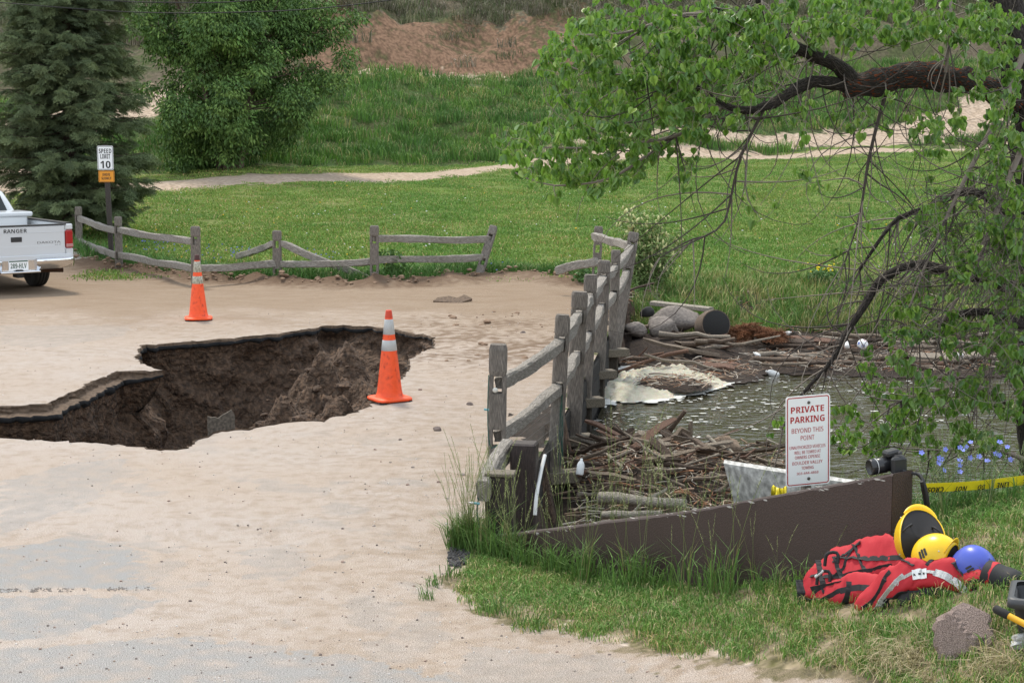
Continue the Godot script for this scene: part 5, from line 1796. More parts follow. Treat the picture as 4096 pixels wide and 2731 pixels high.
func build_trees():
	build_spruce()
	# multi-stemmed broadleaf tree beyond the path
	var b = Vector3(-9.2, 0, -53.2)
	b.y = H(b.x, 53.2)
	var root = base("broadleaf_tree", b)
	tag(root, "bushy dark green broadleaf tree beyond the footpath", "tree")
	for k in 4:
		var st = stool()
		tube(st, curve([Vector3(k * 0.2 - 0.3, -0.2, 0), Vector3(k * 0.4 - 0.6, 2.0, rr(-0.4, 0.4)), Vector3(k * 1.1 - 1.6, 5.5, rr(-0.6, 0.6))], 8), 0.13, 0.04, 7)
		put(st, "trunk", M.drift[1], root)
	var lobes = []
	for i in 150:
		var y = rr(0.35, 8.2)
		var R = 2.85 * pow(maxf(0.05, 1.0 - pow((y - 3.8) / 5.2, 2.0)), 0.5) * (0.85 if y < 1.2 else 1.0)
		var a = rr(0, TAU)
		var rad = R * pow(rng.randf(), 0.45)
		lobes.append([Vector3(cos(a) * rad, y, sin(a) * rad * 0.85), rr(0.35, 0.75)])
	for q in [[3.6, 4.4, 0.5], [3.9, 3.6, 0.4], [3.4, 2.8, 0.5], [4.2, 4.9, 0.3], [3.2, 5.0, 0.5]]: lobes.append([Vector3(q[0], q[1], 0.3), q[2]])
	var tp = []
	for i in 8: tp.append(Vector3(0, 0.4 + i * 0.8, 0))
	leafy(root, lobes, tp, compound(8, 22, 0.055, 0.125, 0.2), [Color(0.078, 0.152, 0.032), Color(0.10, 0.19, 0.04), Color(0.062, 0.124, 0.032), Color(0.145, 0.235, 0.052)], 150.0, vmat(0.75, Color(0.25, 0.35, 0.12)), 0.03, 1.0, 0.5)
	# pine shrub on the lip of the cut bank
	var sb = gt(1550, 150)
	root = base("pine_shrub", sb)
	tag(root, "scrubby dark green pine on the lip of the red bank", "tree")
	var st = stool()
	tube(st, curve([Vector3(0.3, -0.5, 0), Vector3(0.1, 0.6, 0), Vector3(0, 2.2, 0)], 6), 0.1, 0.03, 6)
	put(st, "trunk", M.drift[2], root)
	lobes = []
	for i in 26: lobes.append([Vector3(rr(-1.3, 1.3), rr(0.7, 3.2), rr(-0.9, 0.9)), rr(0.3, 0.55)])
	leafy(root, lobes, [Vector3(0, 0.3, 0), Vector3(0, 1.0, 0), Vector3(0, 1.8, 0)], M.spray, [Color(0.055, 0.075, 0.035), Color(0.08, 0.095, 0.045)], 110.0, vmat(0.8), 0.02, 0.4, 0.8)
	# small bushes and weeds on the bank, each its own plant
	var bi = 0
	for q in [[1760, 150, 0.35], [1832, 155, 0.35], [1665, 235, 0.4], [1755, 220, 0.3], [1620, 200, 0.4], [1840, 120, 0.3], [2000, 50, 0.5], [1825, 270, 0.3], [1940, 105, 0.35]]:
		var p = gt(q[0], q[1])
		var r2 = base("bank_bush", p)
		tag(r2, "low bush on the bare red bank, " + ["fourth", "sixth", "second", "third", "first", "seventh", "ninth", "fifth", "eighth"][bi] + " from the broadleaf tree", "bush", "bushes on the red bank")
		bi += 1
		var st2 = stool()
		tube(st2, [Vector3(0, -0.1, 0), Vector3(0.03, q[2] * 0.6, 0)], 0.02, 0.008, 5)
		put(st2, "stem", M.drift[1], r2)
		leafy(r2, [[Vector3(0, q[2] * 0.6, 0), q[2]], [Vector3(0.2, q[2] * 0.5, 0.1), q[2] * 0.7]], [Vector3.ZERO], compound(9, 12, 0.06, 0.13, 0.14), [Color(0.09, 0.115, 0.06), Color(0.12, 0.14, 0.08)], 260.0, vmat(0.8), 0.012, 0.9, 0.8)
	# willow with catkins at the fence corner
	var wb = gp(2595, 1262, -0.4)
	root = base("willow_bush", wb)
	tag(root, "leafy willow bush with pale catkins beside the leaning fence post", "bush")
	var X = []
	var C = []
	var K = []
	var ss = stool()
	for i in 36:
		var e = Vector3(rr(-0.62, 0.62), rr(1.1, 1.85), rr(-0.4, 0.4))
		var P = curve([Vector3(rr(-0.08, 0.08), 0, rr(-0.06, 0.06)), Vector3(e.x * 0.35, e.y * 0.5, e.z * 0.4), e], 9)
		tube(ss, P, 0.012, 0.003, 5, false)
		for j in 170:
			var t = rr(2.0, 7.99)
			var p = P[int(t)].lerp(P[int(t) + 1], t - int(t)) + Vector3(rr(-0.14, 0.14), rr(-0.12, 0.12), rr(-0.14, 0.14))
			X.append(Transform3D(Basis.from_euler(Vector3(rr(-1, 1), rr(0, TAU), rr(0, 2.6))).scaled(Vector3.ONE * rr(0.7, 1.2)), p))
			C.append(Color(0.21, 0.30, 0.10) * rr(0.7, 1.35))
		for j in 12:
			var t = rr(4.5, 7.99)
			var p = P[int(t)].lerp(P[int(t) + 1], t - int(t)) + Vector3(rr(-0.13, 0.13), rr(-0.1, 0.1), rr(-0.1, 0.1))
			K.append(Transform3D(Basis.from_euler(Vector3(rr(-0.5, 0.5), rr(0, TAU), rr(-0.9, 0.9))).scaled(Vector3.ONE * rr(0.8, 1.3)), p))
	put(ss, "stems", M.drift[1], root).set_meta("kind", "stuff")
	multi("leaves", leaf_mesh(0.05, 0.085, 0.3, false), vmat(0.7, Color(0.45, 0.55, 0.3)), X, C, root)
	ss = stool()
	lathe(ss, [Vector2(0.001, 0), Vector2(0.013, 0.009), Vector2(0.017, 0.04), Vector2(0.011, 0.068), Vector2(0.001, 0.076)], 6)
	multi("catkins", mesh_of(ss), mat(Color(0.55, 0.54, 0.26), 0.9), K, [], root)
	# leafy plants: one climbing the fence post, two at the creek corner
	for q in [[1535, 1128, 0.34, 0.42, "leafy raspberry plant growing against the broken fence post"], [2330, 1140, 0.24, 0.22, "low leafy weed at the end of the dirt by the culvert fence"], [2440, 1175, 0.2, 0.4, "bluish grass clump with leaves behind the culvert fence post"], [3290, 1250, 0.3, 0.25, "leafy mustard plant with yellow flowers on the far bank"]]:
		var p = gt(q[0], q[1])
		var r2 = base("leafy_weed", p)
		tag(r2, q[4], "plant")
		var s3 = stool()
		tube(s3, [Vector3(0, -0.05, 0), Vector3(0.02, q[3], 0)], 0.008, 0.004, 5)
		put(s3, "stem", M.drift[0], r2)
		var lb = []
		for i in 7: lb.append([Vector3(rr(-0.6, 0.6) * q[2], rr(0.15, 1.2) * q[3], rr(-0.5, 0.5) * q[2]), q[2] * 0.5])
		leafy(r2, lb, [Vector3.ZERO, Vector3(0, q[3] * 0.5, 0)], compound(19, 6, 0.05, 0.08, 0.06), [Color(0.07, 0.15, 0.035), Color(0.09, 0.18, 0.045)], 700.0, vmat(0.7, Color(0.3, 0.4, 0.15)), 0.005, 0.9, 0.8)
		if q[0] > 3000:
			var Y = []
			var fs = stool()
			rock(fs, 0.016, 3, Vector3.ZERO, 0.2, 0, 4, 6)
			for i in 26: Y.append(Transform3D(Basis(), Vector3(rr(-0.25, 0.2), rr(0.28, 0.42), rr(-0.1, 0.1))))
			multi("flowers", mesh_of(fs), mat(Color(0.75, 0.58, 0.02), 0.8), Y, [], r2)
	build_flax()
	build_cottonwood()
func build_flax():
	var root = base("flax_plant", gt(3760, 1960))
	root.position = pt(3760, 1930, 8.6)
	tag(root, "blue flax plant in flower above the yellow tape", "plant")
	var inv = -root.position
	var fl = stool()
	fl.set_smooth_group(0)
	for k in 5:
		var a = TAU * k / 5.0
		var d0 = Vector3(cos(a), 0.25, sin(a))
		var s = Vector3(-sin(a), 0, cos(a))
		tri(fl, Vector3.ZERO, d0 * 0.009 + s * 0.0055, d0 * 0.0145 + s * 0.004)
		tri(fl, Vector3.ZERO, d0 * 0.0145 + s * 0.004, d0 * 0.0145 - s * 0.004)
		tri(fl, Vector3.ZERO, d0 * 0.0145 - s * 0.004, d0 * 0.009 - s * 0.0055)
	var fmesh = mesh_of(fl)
	var st = stool()
	var X = []
	var C = []
	for q in [[490, 290], [740, 255], [680, 345], [710, 362], [675, 400], [895, 235], [960, 228], [1005, 180], [935, 268], [890, 370], [895, 420], [725, 472], [1005, 345], [1095, 330], [1310, 180], [1390, 230], [1310, 315], [1180, 375], [895, 490], [1270, 300], [1420, 360]]:
		var p = pt(3500 + q[0] / 2.614, 1700 + q[1] / 2.614, 8.5 + rr(-0.2, 0.2)) + inv
		var b0 = Vector3(p.x * 0.75 + rr(-0.05, 0.05), -0.1, p.z * 0.6)
		var P = curve([b0, b0.lerp(p, 0.55) + Vector3(0, 0.03, 0), p], 8)
		tube(st, P, 0.0016, 0.001, 4, false)
		for i in 40:
			var t = rr(0, 6.99)
			X.append(Transform3D(Basis.from_euler(Vector3(rr(-1, 1), rr(0, TAU), rr(0.5, 2.5))), P[int(t)].lerp(P[int(t) + 1], t - int(t))))
			C.append(Color(0.12, 0.18, 0.085) * rr(0.7, 1.3))
		inst(fmesh, "flower", M.flax_blue, root, Transform3D(Basis.from_euler(Vector3(rr(0.3, 1.3), rr(-0.8, 0.8), rr(-0.4, 0.4))).scaled(Vector3.ONE * rr(0.85, 1.15)), p))
	put(st, "stems", M.stem_green, root).set_meta("kind", "stuff")
	multi("leaves", leaf_mesh(0.006, 0.028, 0.2, false), vmat(0.7), X, C, root)
func build_cottonwood():
	var tb = pt(4195, 1950, 13.8)
	tb.y = H(tb.x, 13.8) - 0.15
	var root = base("cottonwood_tree", tb)
	tag(root, "old cottonwood with a long lichen spotted limb over the creek", "tree")
	var inv = -tb
	var nodes = []   # where twigs may start, and how thick
	var limb = func(called, list, r0, r1, m, n = 14, sides = 9, rough = 0.3):
		var P = []
		for q in list: P.append((pt(q[0], q[1], q[2]) if typeof(q) == TYPE_ARRAY else q) + inv)
		P = curve(P, n)
		var st = stool()
		tube(st, P, r0, r1, sides, true, rough)
		put(st, called, m, root)
		for i in P.size(): nodes.append([P[i], lerpf(r0, r1, i / (n - 1.0))])
	limb.call("trunk", [tb, [4190, 1500, 13.8], [4175, 1000, 13.9], [4150, 650, 14.0], [4110, 350, 14.0], [4030, 40, 14.1], [3920, -320, 14.3], [3830, -800, 14.5]], 0.25, 0.12, M.bark, 30, 14, 0.5)
	limb.call("limb", [[4080, 420, 14.0], [3940, 345, 14.0], [3800, 318, 13.9], [3650, 300, 13.8], [3560, 315, 13.8], [3460, 340, 13.7], [3380, 335, 13.7]], 0.115, 0.105, M.bark_lichen, 26, 14, 0.5)
	limb.call("branch", [[3420, 330, 13.7], [3340, 255, 13.6], [3250, 218, 13.6], [3150, 170, 13.5], [3075, 100, 13.4], [2990, 92, 13.4], [2900, 55, 13.3], [2830, 15, 13.3]], 0.07, 0.018, M.bark, 22, 10, 0.4)
	limb.call("branch", [[3080, 105, 13.4], [3040, 40, 13.3], [3030, -120, 13.2]], 0.03, 0.018, M.bark, 8, 8)
	limb.call("branch", [[3400, 350, 13.7], [3270, 325, 13.6], [3190, 355, 13.5], [3090, 415, 13.4], [2990, 442, 13.3], [2910, 428, 13.3], [2860, 402, 13.3], [2760, 330, 13.2], [2640, 290, 13.2]], 0.062, 0.012, M.bark, 22, 10, 0.4)
	limb.call("branch", [[2890, 420, 13.3], [2740, 530, 13.2], [2560, 570, 13.1], [2380, 590, 13.0], [2180, 590, 13.0]], 0.018, 0.006, M.twig, 14, 7)
	limb.call("branch", [[2700, 545, 13.2], [2560, 640, 13.1], [2420, 720, 13.0], [2200, 740, 13.0], [2060, 690, 13.0]], 0.014, 0.005, M.twig, 14, 7)
	limb.call("branch", [[2900, 60, 13.3], [2720, 60, 13.3], [2500, 130, 13.2], [2250, 140, 13.2]], 0.018, 0.006, M.twig, 14, 7)
	limb.call("branch", [[2760, 330, 13.2], [2560, 300, 13.2], [2350, 290, 13.1], [2200, 230, 13.1]], 0.014, 0.005, M.twig, 14, 7)
	limb.call("branch", [[3260, 190, 13.7], [3150, 60, 13.8], [3060, -120, 14.0]], 0.03, 0.02, M.twig, 8, 8)
	limb.call("branch", [[3800, -40, 13.6], [3805, 80, 13.5], [3785, 290, 13.5]], 0.014, 0.014, M.twig, 7, 7)
	limb.call("branch", [[4095, 220, 13.6], [3990, 470, 13.4], [3850, 740, 13.2], [3720, 1020, 13.1], [3640, 1230, 13.1]], 0.028, 0.008, M.twig, 16, 7)
	limb.call("branch", [[4120, 520, 13.5], [4020, 760, 13.3], [3900, 1080, 13.2], [3760, 1300, 13.2]], 0.03, 0.01, M.twig, 14, 7)
	limb.call("branch", [[4115, 1180, 13.8], [3960, 1110, 13.8], [3830, 1100, 13.7], [3720, 1060, 13.7], [3600, 1075, 13.6], [3510, 1140, 13.6], [3450, 1240, 13.5], [3400, 1310, 13.5], [3330, 1440, 13.4], [3200, 1590, 13.4], [3130, 1720, 13.3]], 0.065, 0.006, M.bark, 28, 9, 0.4)
	limb.call("branch", [[4110, 950, 13.9], [3960, 790, 13.8], [3840, 770, 13.8], [3720, 830, 13.7], [3600, 870, 13.7], [3520, 960, 13.6], [3440, 1080, 13.6]], 0.05, 0.01, M.bark, 18, 9, 0.4)
	limb.call("branch", [[4120, 1320, 13.7], [3960, 1250, 13.6], [3820, 1260, 13.6], [3690, 1330, 13.5], [3600, 1300, 13.5]], 0.05, 0.012, M.bark, 16, 9, 0.4)
	limb.call("branch", [[3060, 430, 13.4], [2960, 640, 13.3], [2890, 900, 13.3], [2760, 960, 13.2], [2640, 1030, 13.1]], 0.016, 0.005, M.twig_dark, 16, 6)
	limb.call("branch", [[3540, 385, 13.8], [3480, 620, 13.7], [3440, 860, 13.6], [3380, 1050, 13.5]], 0.018, 0.006, M.twig_dark, 14, 6)
	limb.call("branch", [[4125, 1700, 13.7], [3950, 1560, 13.5], [3750, 1560, 13.3], [3560, 1620, 13.1]], 0.03, 0.008, M.twig, 14, 7)
	limb.call("branch", [[4125, 1850, 13.6], [3960, 1790, 13.2], [3780, 1800, 12.9], [3600, 1790, 12.8]], 0.025, 0.006, M.twig, 14, 7)
	var st = stool()
	var sd = stool()
	var leafs = []
	var near = func(p, grow):
		var best = null
		var bd = 1e9
		for e in nodes:
			var d = e[0].distance_squared_to(p) + (0.0 if e[0].x > p.x - 0.1 else 0.3)
			if d < bd:
				bd = d; best = e
		return best
	var targets = []
	for q in [[2330, 270, 180, 250, 84], [2560, 170, 260, 200, 128], [2850, 160, 280, 170, 110], [2140, 590, 170, 110, 36], [2400, 600, 230, 140, 76], [2650, 430, 230, 190, 98], [3180, 60, 280, 80, 66], [3520, 70, 280, 100, 72], [3820, 60, 250, 90, 40], [2900, 380, 200, 140, 26], [3250, 180, 160, 90, 20], [3280, 470, 170, 90, 8], [2330, 740, 220, 60, 12], [2790, 700, 110, 130, 5], [3960, 70, 130, 90, 16], [3900, 160, 200, 80, 10], [3560, 480, 150, 90, 10], [3850, 640, 200, 90, 10], [3970, 930, 160, 170, 44], [3850, 1230, 290, 190, 60], [3750, 1450, 330, 170, 60], [3480, 1690, 220, 130, 34], [3780, 1680, 300, 170, 60], [4060, 1280, 70, 420, 60], [4030, 560, 80, 220, 34], [3980, 280, 110, 120, 26], [3820, 460, 150, 130, 16], [3760, 900, 130, 120, 14], [4050, 900, 60, 200, 24], [3180, 720, 60, 60, 2], [3330, 960, 60, 60, 2], [3050, 880, 60, 50, 2], [2000, 540, 60, 90, 5], [3500, -150, 700, 120, 60], [2600, -120, 500, 100, 40], [3040, 1700, 50, 60, 2]]:
		for i in q[4]:
			var a = rr(0, TAU)
			var r = sqrt(rng.randf())
			targets.append(pt(q[0] + cos(a) * r * q[2], q[1] + sin(a) * r * q[3], 13.3 + rr(-0.9, 0.9)) + inv)
	var order = []
	for p in targets: order.append([p.distance_squared_to(near.call(p, 0)[0]), p])
	order.sort_custom(func(a, b): return a[0] < b[0])
	for e in order:
		var p = e[1]
		var s = near.call(p, 0)
		var a = s[0]
		var L = a.distance_to(p)
		var P = curve([a, a.lerp(p, 0.35) + Vector3(rr(-0.1, 0.1), 0.12, rr(-0.1, 0.1)) * L, a.lerp(p, 0.75) + Vector3(rr(-0.1, 0.1), 0.06, rr(-0.1, 0.1)) * L, p], 8)
		var r = minf(s[1] * 0.7, 0.007)
		tube(st, P, r, 0.0022, 4, false)
		for i in range(2, 8): nodes.append([P[i], lerpf(r, 0.0025, i / 7.0)])
		for i in 6 + rng.randi() % 3:
			var t = rr(3.2, 6.99)
			leafs.append(P[int(t)].lerp(P[int(t) + 1], t - int(t)))
	# bare twigs, many of them curling
	for i in 400:
		var k = nodes[rng.randi() % 330]
		for tr in 6:
			if k[0].x > -3.6 and k[0].x < -0.3 and k[0].y < 5.2 - tb.y or k[0].y > 4.6 - tb.y: break
			k = nodes[rng.randi() % 330]
		var p = k[0]
		var dir = Vector3(rr(-1.0, 0.35), rr(-1.3, 0.15), rr(-0.6, 0.6)).normalized()
		var cl = rr(-0.9, 0.9)
		var ax = Vector3(rr(-0.3, 0.3), rr(-0.3, 0.3), 1).normalized()
		var P = [p]
		var n = 9
		var L = rr(0.3, 1.5) / n
		for j in n:
			dir = dir.rotated(ax, cl * (0.15 + 0.1 * j) * 0.6) + Vector3(0, -0.02, 0)
			p += dir.normalized() * L
			P.append(p)
		tube(sd if i % 2 else st, P, minf(k[1], 0.007), 0.002, 4, false)
	# the dark tangle under the lower branches
	var low = []
	for e in nodes:
		if e[0].x > -2.05 and e[0].x < -0.05 and e[0].y > 0.75 - tb.y and e[0].y < 2.55 - tb.y: low.append(e)
	for i in 420:
		var k = low[rng.randi() % low.size()]
		var p = k[0]
		var dir = Vector3(rr(-1.0, 0.5), rr(-1.0, 0.5), rr(-0.5, 0.5)).normalized()
		var cl = rr(-1.6, 1.6)
		var ax = Vector3(rr(-0.3, 0.3), rr(-0.3, 0.3), 1).normalized()
		var P = [p]
		var L = rr(0.2, 0.95) / 9.0
		for j in 9:
			dir = (dir.rotated(ax, cl * 0.16 + rr(-0.2, 0.2)) + Vector3(0, -0.03, 0)).normalized()
			p += dir * L
			P.append(p)
		tube(sd if i % 3 else st, P, minf(k[1], 0.008), 0.0026, 4, false)
		if i % 4 == 0: tube(sd, [P[5], P[5] + Vector3(rr(-0.2, 0.1), rr(-0.15, 0.1), rr(-0.1, 0.1)), P[5] + Vector3(rr(-0.35, 0.1), rr(-0.3, 0.1), rr(-0.1, 0.1))], 0.004, 0.0015, 4, false)
	put(st, "twigs", M.twig, root).set_meta("kind", "stuff")
	put(sd, "dark_twigs", M.twig_dark, root).set_meta("kind", "stuff")
	var lm = [leaf_mesh(0.066, 0.065, 0.25), leaf_mesh(0.074, 0.074, -0.3), leaf_mesh(0.05, 0.055, 0.6)]
	var mats = []
	for c in [Color(0.085, 0.165, 0.026), Color(0.11, 0.20, 0.032), Color(0.055, 0.12, 0.026), Color(0.19, 0.28, 0.05)]:
		var m = mat(c, 0.42)
		m.cull_mode = BaseMaterial3D.CULL_DISABLED
		m.backlight_enabled = true
		m.backlight = Color(0.42, 0.58, 0.22)
		mats.append(m)
	var X = []
	var pet = stool()
	var eye = Vector3(0, CAMH, 0) + inv
	var scored = []
	for p in leafs:
		var dirv = Vector3(rr(-0.9, 0.9), rr(-0.5, 0.4), rr(-0.7, 0.9)).normalized()
		var q = p + dirv * rr(0.03, 0.06) + Vector3(0, -0.012, 0)
		tube(pet, [p, p.lerp(q, 0.6) + Vector3(0, 0.008, 0), q], 0.0011, 0.0009, 3, false)
		var xf = Transform3D(Basis(Vector3.UP, rr(-1.5, 1.5)) * Basis(Vector3.RIGHT, rr(-0.9, 0.6)) * Basis(Vector3.BACK, rr(-0.45, 0.45)), q)
		xf.basis = xf.basis.scaled(Vector3.ONE * rr(0.6, 1.2))
		scored.append([q.distance_to(eye), xf, rng.randi() % 3, rng.randi() % 7])
	scored.sort_custom(func(a, b): return a[0] < b[0])
	var rest = {}
	for i in scored.size():
		var e = scored[i]
		var mi = [0, 0, 1, 1, 2, 2, 3][e[3]]
		if i < 290: inst(lm[e[2]], "leaf", mats[mi], root, e[1])
		else:
			if not rest.has([e[2], mi]): rest[[e[2], mi]] = []
			rest[[e[2], mi]].append(e[1])
	for k in rest: multi("leaves", lm[k[0]], mats[k[1]], rest[k], [], root)
	put(pet, "petioles", M.petiole, root).set_meta("kind", "stuff")
	print("leaves ", scored.size())
func pil(path, W, T, side, up, wrinkle = 0.008):
	return {"c": curve(path, 41), "W": W, "T": T, "s": side.normalized(), "u": up.normalized(), "k": wrinkle}
func pick(a, t):
	var k = clampf(t, 0.0, 0.9999) * (a.size() - 1)
	return lerpf(a[int(k)], a[int(k) + 1], smoothstep(0.0, 1.0, k - int(k)))
func pil_at(P, t, th, off = 0.0):
	var k = clampf(t, 0.0, 0.9999) * 40.0
	var c = P.c[int(k)].lerp(P.c[int(k) + 1], k - int(k))
	var cs = signf(cos(th)) * pow(absf(cos(th)), 0.75)
	var sn = signf(sin(th)) * pow(absf(sin(th)), 0.75)
	var w = pick(P.W, t) + off
	var h = pick(P.T, t) + off
	var p = c + P.s * cs * w + P.u * sn * h
	var n = (P.s * cos(th) / maxf(w, 0.01) + P.u * sin(th) / maxf(h, 0.01)).normalized()
	return p + n * P.k * (n3(p, 0.05) + 0.9 * (0.3 - absf(n3(p * Vector3(1.0, 0.5, 0.5), 0.13))) + 0.4 * n3(p, 0.3))
func pil_mesh(P, nt = 44, nth = 26):
	var rings = []
	for i in nt + 1:
		var ring = PackedVector3Array()
		var t = float(i) / nt
		var e = 1.0 - pow(absf(2.0 * t - 1.0), 9.0) * 0.75
		for k in nth:
			var c = pil_at(P, t, 0.0).lerp(pil_at(P, t, PI), 0.5)
			ring.append(c.lerp(pil_at(P, t, TAU * k / nth), e))
		rings.append(ring)
	var st = stool()
	loft(st, rings)
	return st
func band(P, way, w, off, m, called, parent, inv):
	# a webbing strap lying on a cushion; way: [t, theta] points
	var n = 26
	var mid = []
	var nor = []
	for i in n:
		var k = float(i) / (n - 1) * (way.size() - 1)
		var a = mini(int(k), way.size() - 2)
		var t = lerpf(way[a][0], way[a + 1][0], k - a)
		var th = lerpf(way[a][1], way[a + 1][1], k - a)
		mid.append(pil_at(P, t, th, off))
		nor.append((pil_at(P, t, th, 0.05) - pil_at(P, t, th, 0.0)).normalized())
	var rings = []
	for i in n:
		var tg = (mid[mini(i + 1, n - 1)] - mid[maxi(i - 1, 0)]).normalized()
		var b = tg.cross(nor[i]).normalized()
		var r = PackedVector3Array()
		for q in [[-0.5, -0.002], [-0.5, 0.0012], [0.5, 0.0012], [0.5, -0.002]]: r.append(mid[i] + b * q[0] * w + nor[i] * q[1] + inv)
		rings.append(r)
	var st = stool()
	loft(st, rings, true, true, -1)
	return put(st, called, m, parent)
func shift(P, inv):
	for i in P.c.size(): P.c[i] += inv
	return P
func build_vests():
	var dn = Vector3(0.0, -0.62, 0.78)
	var up = Vector3(0.0, 0.78, 0.62)
	var a = base("life_jacket", gt(3400, 2400))
	tag(a, "red life jacket with black webbing straps lying against the wall end", "life jacket", "life jackets in the gear pile")
	var inv = -a.position
	var PA = shift(pil([pt(3196, 2372, 7.98), pt(3262, 2328, 7.93), pt(3360, 2280, 7.85), pt(3470, 2240, 7.77), pt(3570, 2218, 7.66), pt(3640, 2232, 7.56), pt(3662, 2290, 7.48)], [0.06, 0.105, 0.125, 0.125, 0.11, 0.09, 0.05], [0.03, 0.04, 0.042, 0.042, 0.04, 0.04, 0.035], dn, up, 0.02), inv)
	put(pil_mesh(PA), "jacket_body", M.red_cloth, a)
	var Z = Vector3.ZERO
	band(PA, [[0.30, 1.9], [0.5, 1.5], [0.72, 1.25], [0.88, 1.1], [0.96, 0.6]], 0.026, 0.003, M.webbing, "strap", a, Z)
	band(PA, [[0.28, 1.75], [0.38, 1.9], [0.5, 2.2]], 0.015, 0.004, M.webbing, "strap", a, Z)
	band(PA, [[0.24, 1.2], [0.36, 1.5], [0.42, 1.9], [0.5, 2.3]], 0.015, 0.005, M.webbing, "strap", a, Z)
	band(PA, [[0.2, 2.6], [0.19, 1.6], [0.21, 0.6], [0.24, -0.1]], 0.045, 0.005, M.webbing, "belt", a, Z)
	band(PA, [[0.10, 1.0], [0.25, 0.75], [0.4, 0.6], [0.48, 0.3]], 0.045, 0.006, M.webbing, "belt", a, Z)
	band(PA, [[0.62, 0.1], [0.75, 0.35], [0.9, 0.45], [0.98, 0.2]], 0.04, 0.002, M.webbing, "collar_trim", a, Z)
	band(PA, [[0.015, -0.8], [0.02, 0.3], [0.02, 1.2], [0.03, 2.2]], 0.05, 0.006, M.webbing, "hem_trim", a, Z)
	band(PA, [[0.55, -0.2], [0.45, -0.1], [0.3, -0.2], [0.12, -0.1], [0.03, 0.0]], 0.06, 0.002, M.webbing, "lower_trim", a, Z)
	band(PA, [[0.45, 2.4], [0.47, 1.6], [0.5, 0.8], [0.52, 0.0]], 0.02, 0.004, M.webbing, "strap", a, Z)
	band(PA, [[0.1, 1.7], [0.3, 1.25], [0.5, 0.95], [0.7, 0.8]], 0.02, 0.004, M.webbing, "strap", a, Z)
	band(PA, [[0.34, 0.1], [0.36, 0.7], [0.33, 1.3], [0.3, 1.9]], 0.03, 0.005, M.webbing, "strap", a, Z)
	var st = stool()
	for q in [[3322, 2235], [3290, 2310]]:
		var c = pt(q[0], q[1], 7.8) + inv
		tube(st, curve([c + Vector3(-0.03, -0.03, 0.02), c + Vector3(-0.02, 0.03, 0.02), c + Vector3(0.03, 0.035, 0.02), c + Vector3(0.03, -0.01, 0.04)], 10), 0.009, -1, 5)
	put(st, "loose_webbing", M.webbing, a)
	st = stool()
	bx(st, pt(3278, 2295, 7.78) + inv, Vector3(0.055, 0.012, 0.02), Basis(Vector3.BACK, 0.7))
	put(st, "buckle", M.reflect, a)
	var PL = shift(pil([pt(3260, 2400, 7.86), pt(3350, 2368, 7.76), pt(3440, 2346, 7.66), pt(3530, 2358, 7.56), pt(3570, 2400, 7.5)], [0.05, 0.07, 0.075, 0.07, 0.05], [0.03, 0.04, 0.045, 0.045, 0.03], dn, up, 0.012), inv)
	put(pil_mesh(PL, 30, 20), "side_panel", M.red_cloth, a)
	band(PL, [[0.05, 0.9], [0.3, 1.3], [0.6, 1.2], [0.9, 0.6]], 0.03, 0.004, M.webbing, "strap", a, Z)
	band(PL, [[0.35, -0.6], [0.4, 0.6], [0.45, 1.6]], 0.04, 0.005, M.webbing, "strap", a, Z)
	# front jacket
	var b = base("life_jacket", gt(3720, 2430))
	tag(b, "red life jacket with white reflective bands in front of the helmets", "life jacket", "life jackets in the gear pile")
	inv = -b.position
	var PB = shift(pil([pt(3420, 2425, 7.5), pt(3490, 2385, 7.46), pt(3555, 2330, 7.4), pt(3650, 2300, 7.32), pt(3740, 2294, 7.26), pt(3830, 2312, 7.2), pt(3895, 2355, 7.14), pt(3950, 2412, 7.08)], [0.05, 0.07, 0.08, 0.072, 0.07, 0.075, 0.07, 0.05], [0.03, 0.04, 0.045, 0.045, 0.045, 0.045, 0.04, 0.03], Vector3(0, -0.8, 0.6), Vector3(0, 0.6, 0.8), 0.018), inv)
	put(pil_mesh(PB, 56, 26), "jacket_body", M.red_cloth, b)
	band(PB, [[0.40, 1.5], [0.34, 1.3], [0.27, 1.0], [0.21, 0.5], [0.17, -0.1]], 0.032, 0.004, M.reflect, "reflective_band", b, Z)
	band(PB, [[0.60, 1.5], [0.66, 1.35], [0.73, 1.1], [0.80, 0.6], [0.84, 0.0]], 0.034, 0.004, M.reflect, "reflective_band", b, Z)
	band(PB, [[0.40, 1.45], [0.5, 1.6], [0.60, 1.45]], 0.014, 0.005, M.reflect, "reflective_band", b, Z)
	var pb = band(PB, [[0.455, 1.45], [0.55, 1.45]], 0.045, 0.006, M.sign_white, "name_patch", b, Z)
	for k in 3:
		var c = pil_at(PB, 0.475 + 0.03 * k, 1.45, 0.009)
		st = stool()
		bx(st, c, Vector3(0.012, 0.010, 0.002), Basis(Vector3.RIGHT, -0.8))
		put(st, "print_mark", M.black_paint, pb)
	band(PB, [[0.40, 2.7], [0.43, 2.3], [0.47, 1.8]], 0.018, 0.003, M.webbing, "strap", b, Z)
	band(PB, [[0.62, 2.7], [0.6, 2.3], [0.56, 1.8]], 0.018, 0.003, M.webbing, "strap", b, Z)
	var PD = shift(pil([pt(3590, 2405, 7.32), pt(3650, 2372, 7.3), pt(3720, 2358, 7.26), pt(3790, 2368, 7.2), pt(3840, 2402, 7.16)], [0.03, 0.045, 0.05, 0.045, 0.03], [0.02, 0.028, 0.03, 0.028, 0.02], Vector3(0, -0.9, 0.4), Vector3(0, 0.4, 0.9), 0.01), inv)
	put(pil_mesh(PD, 26, 20), "black_lining", M.webbing, b)
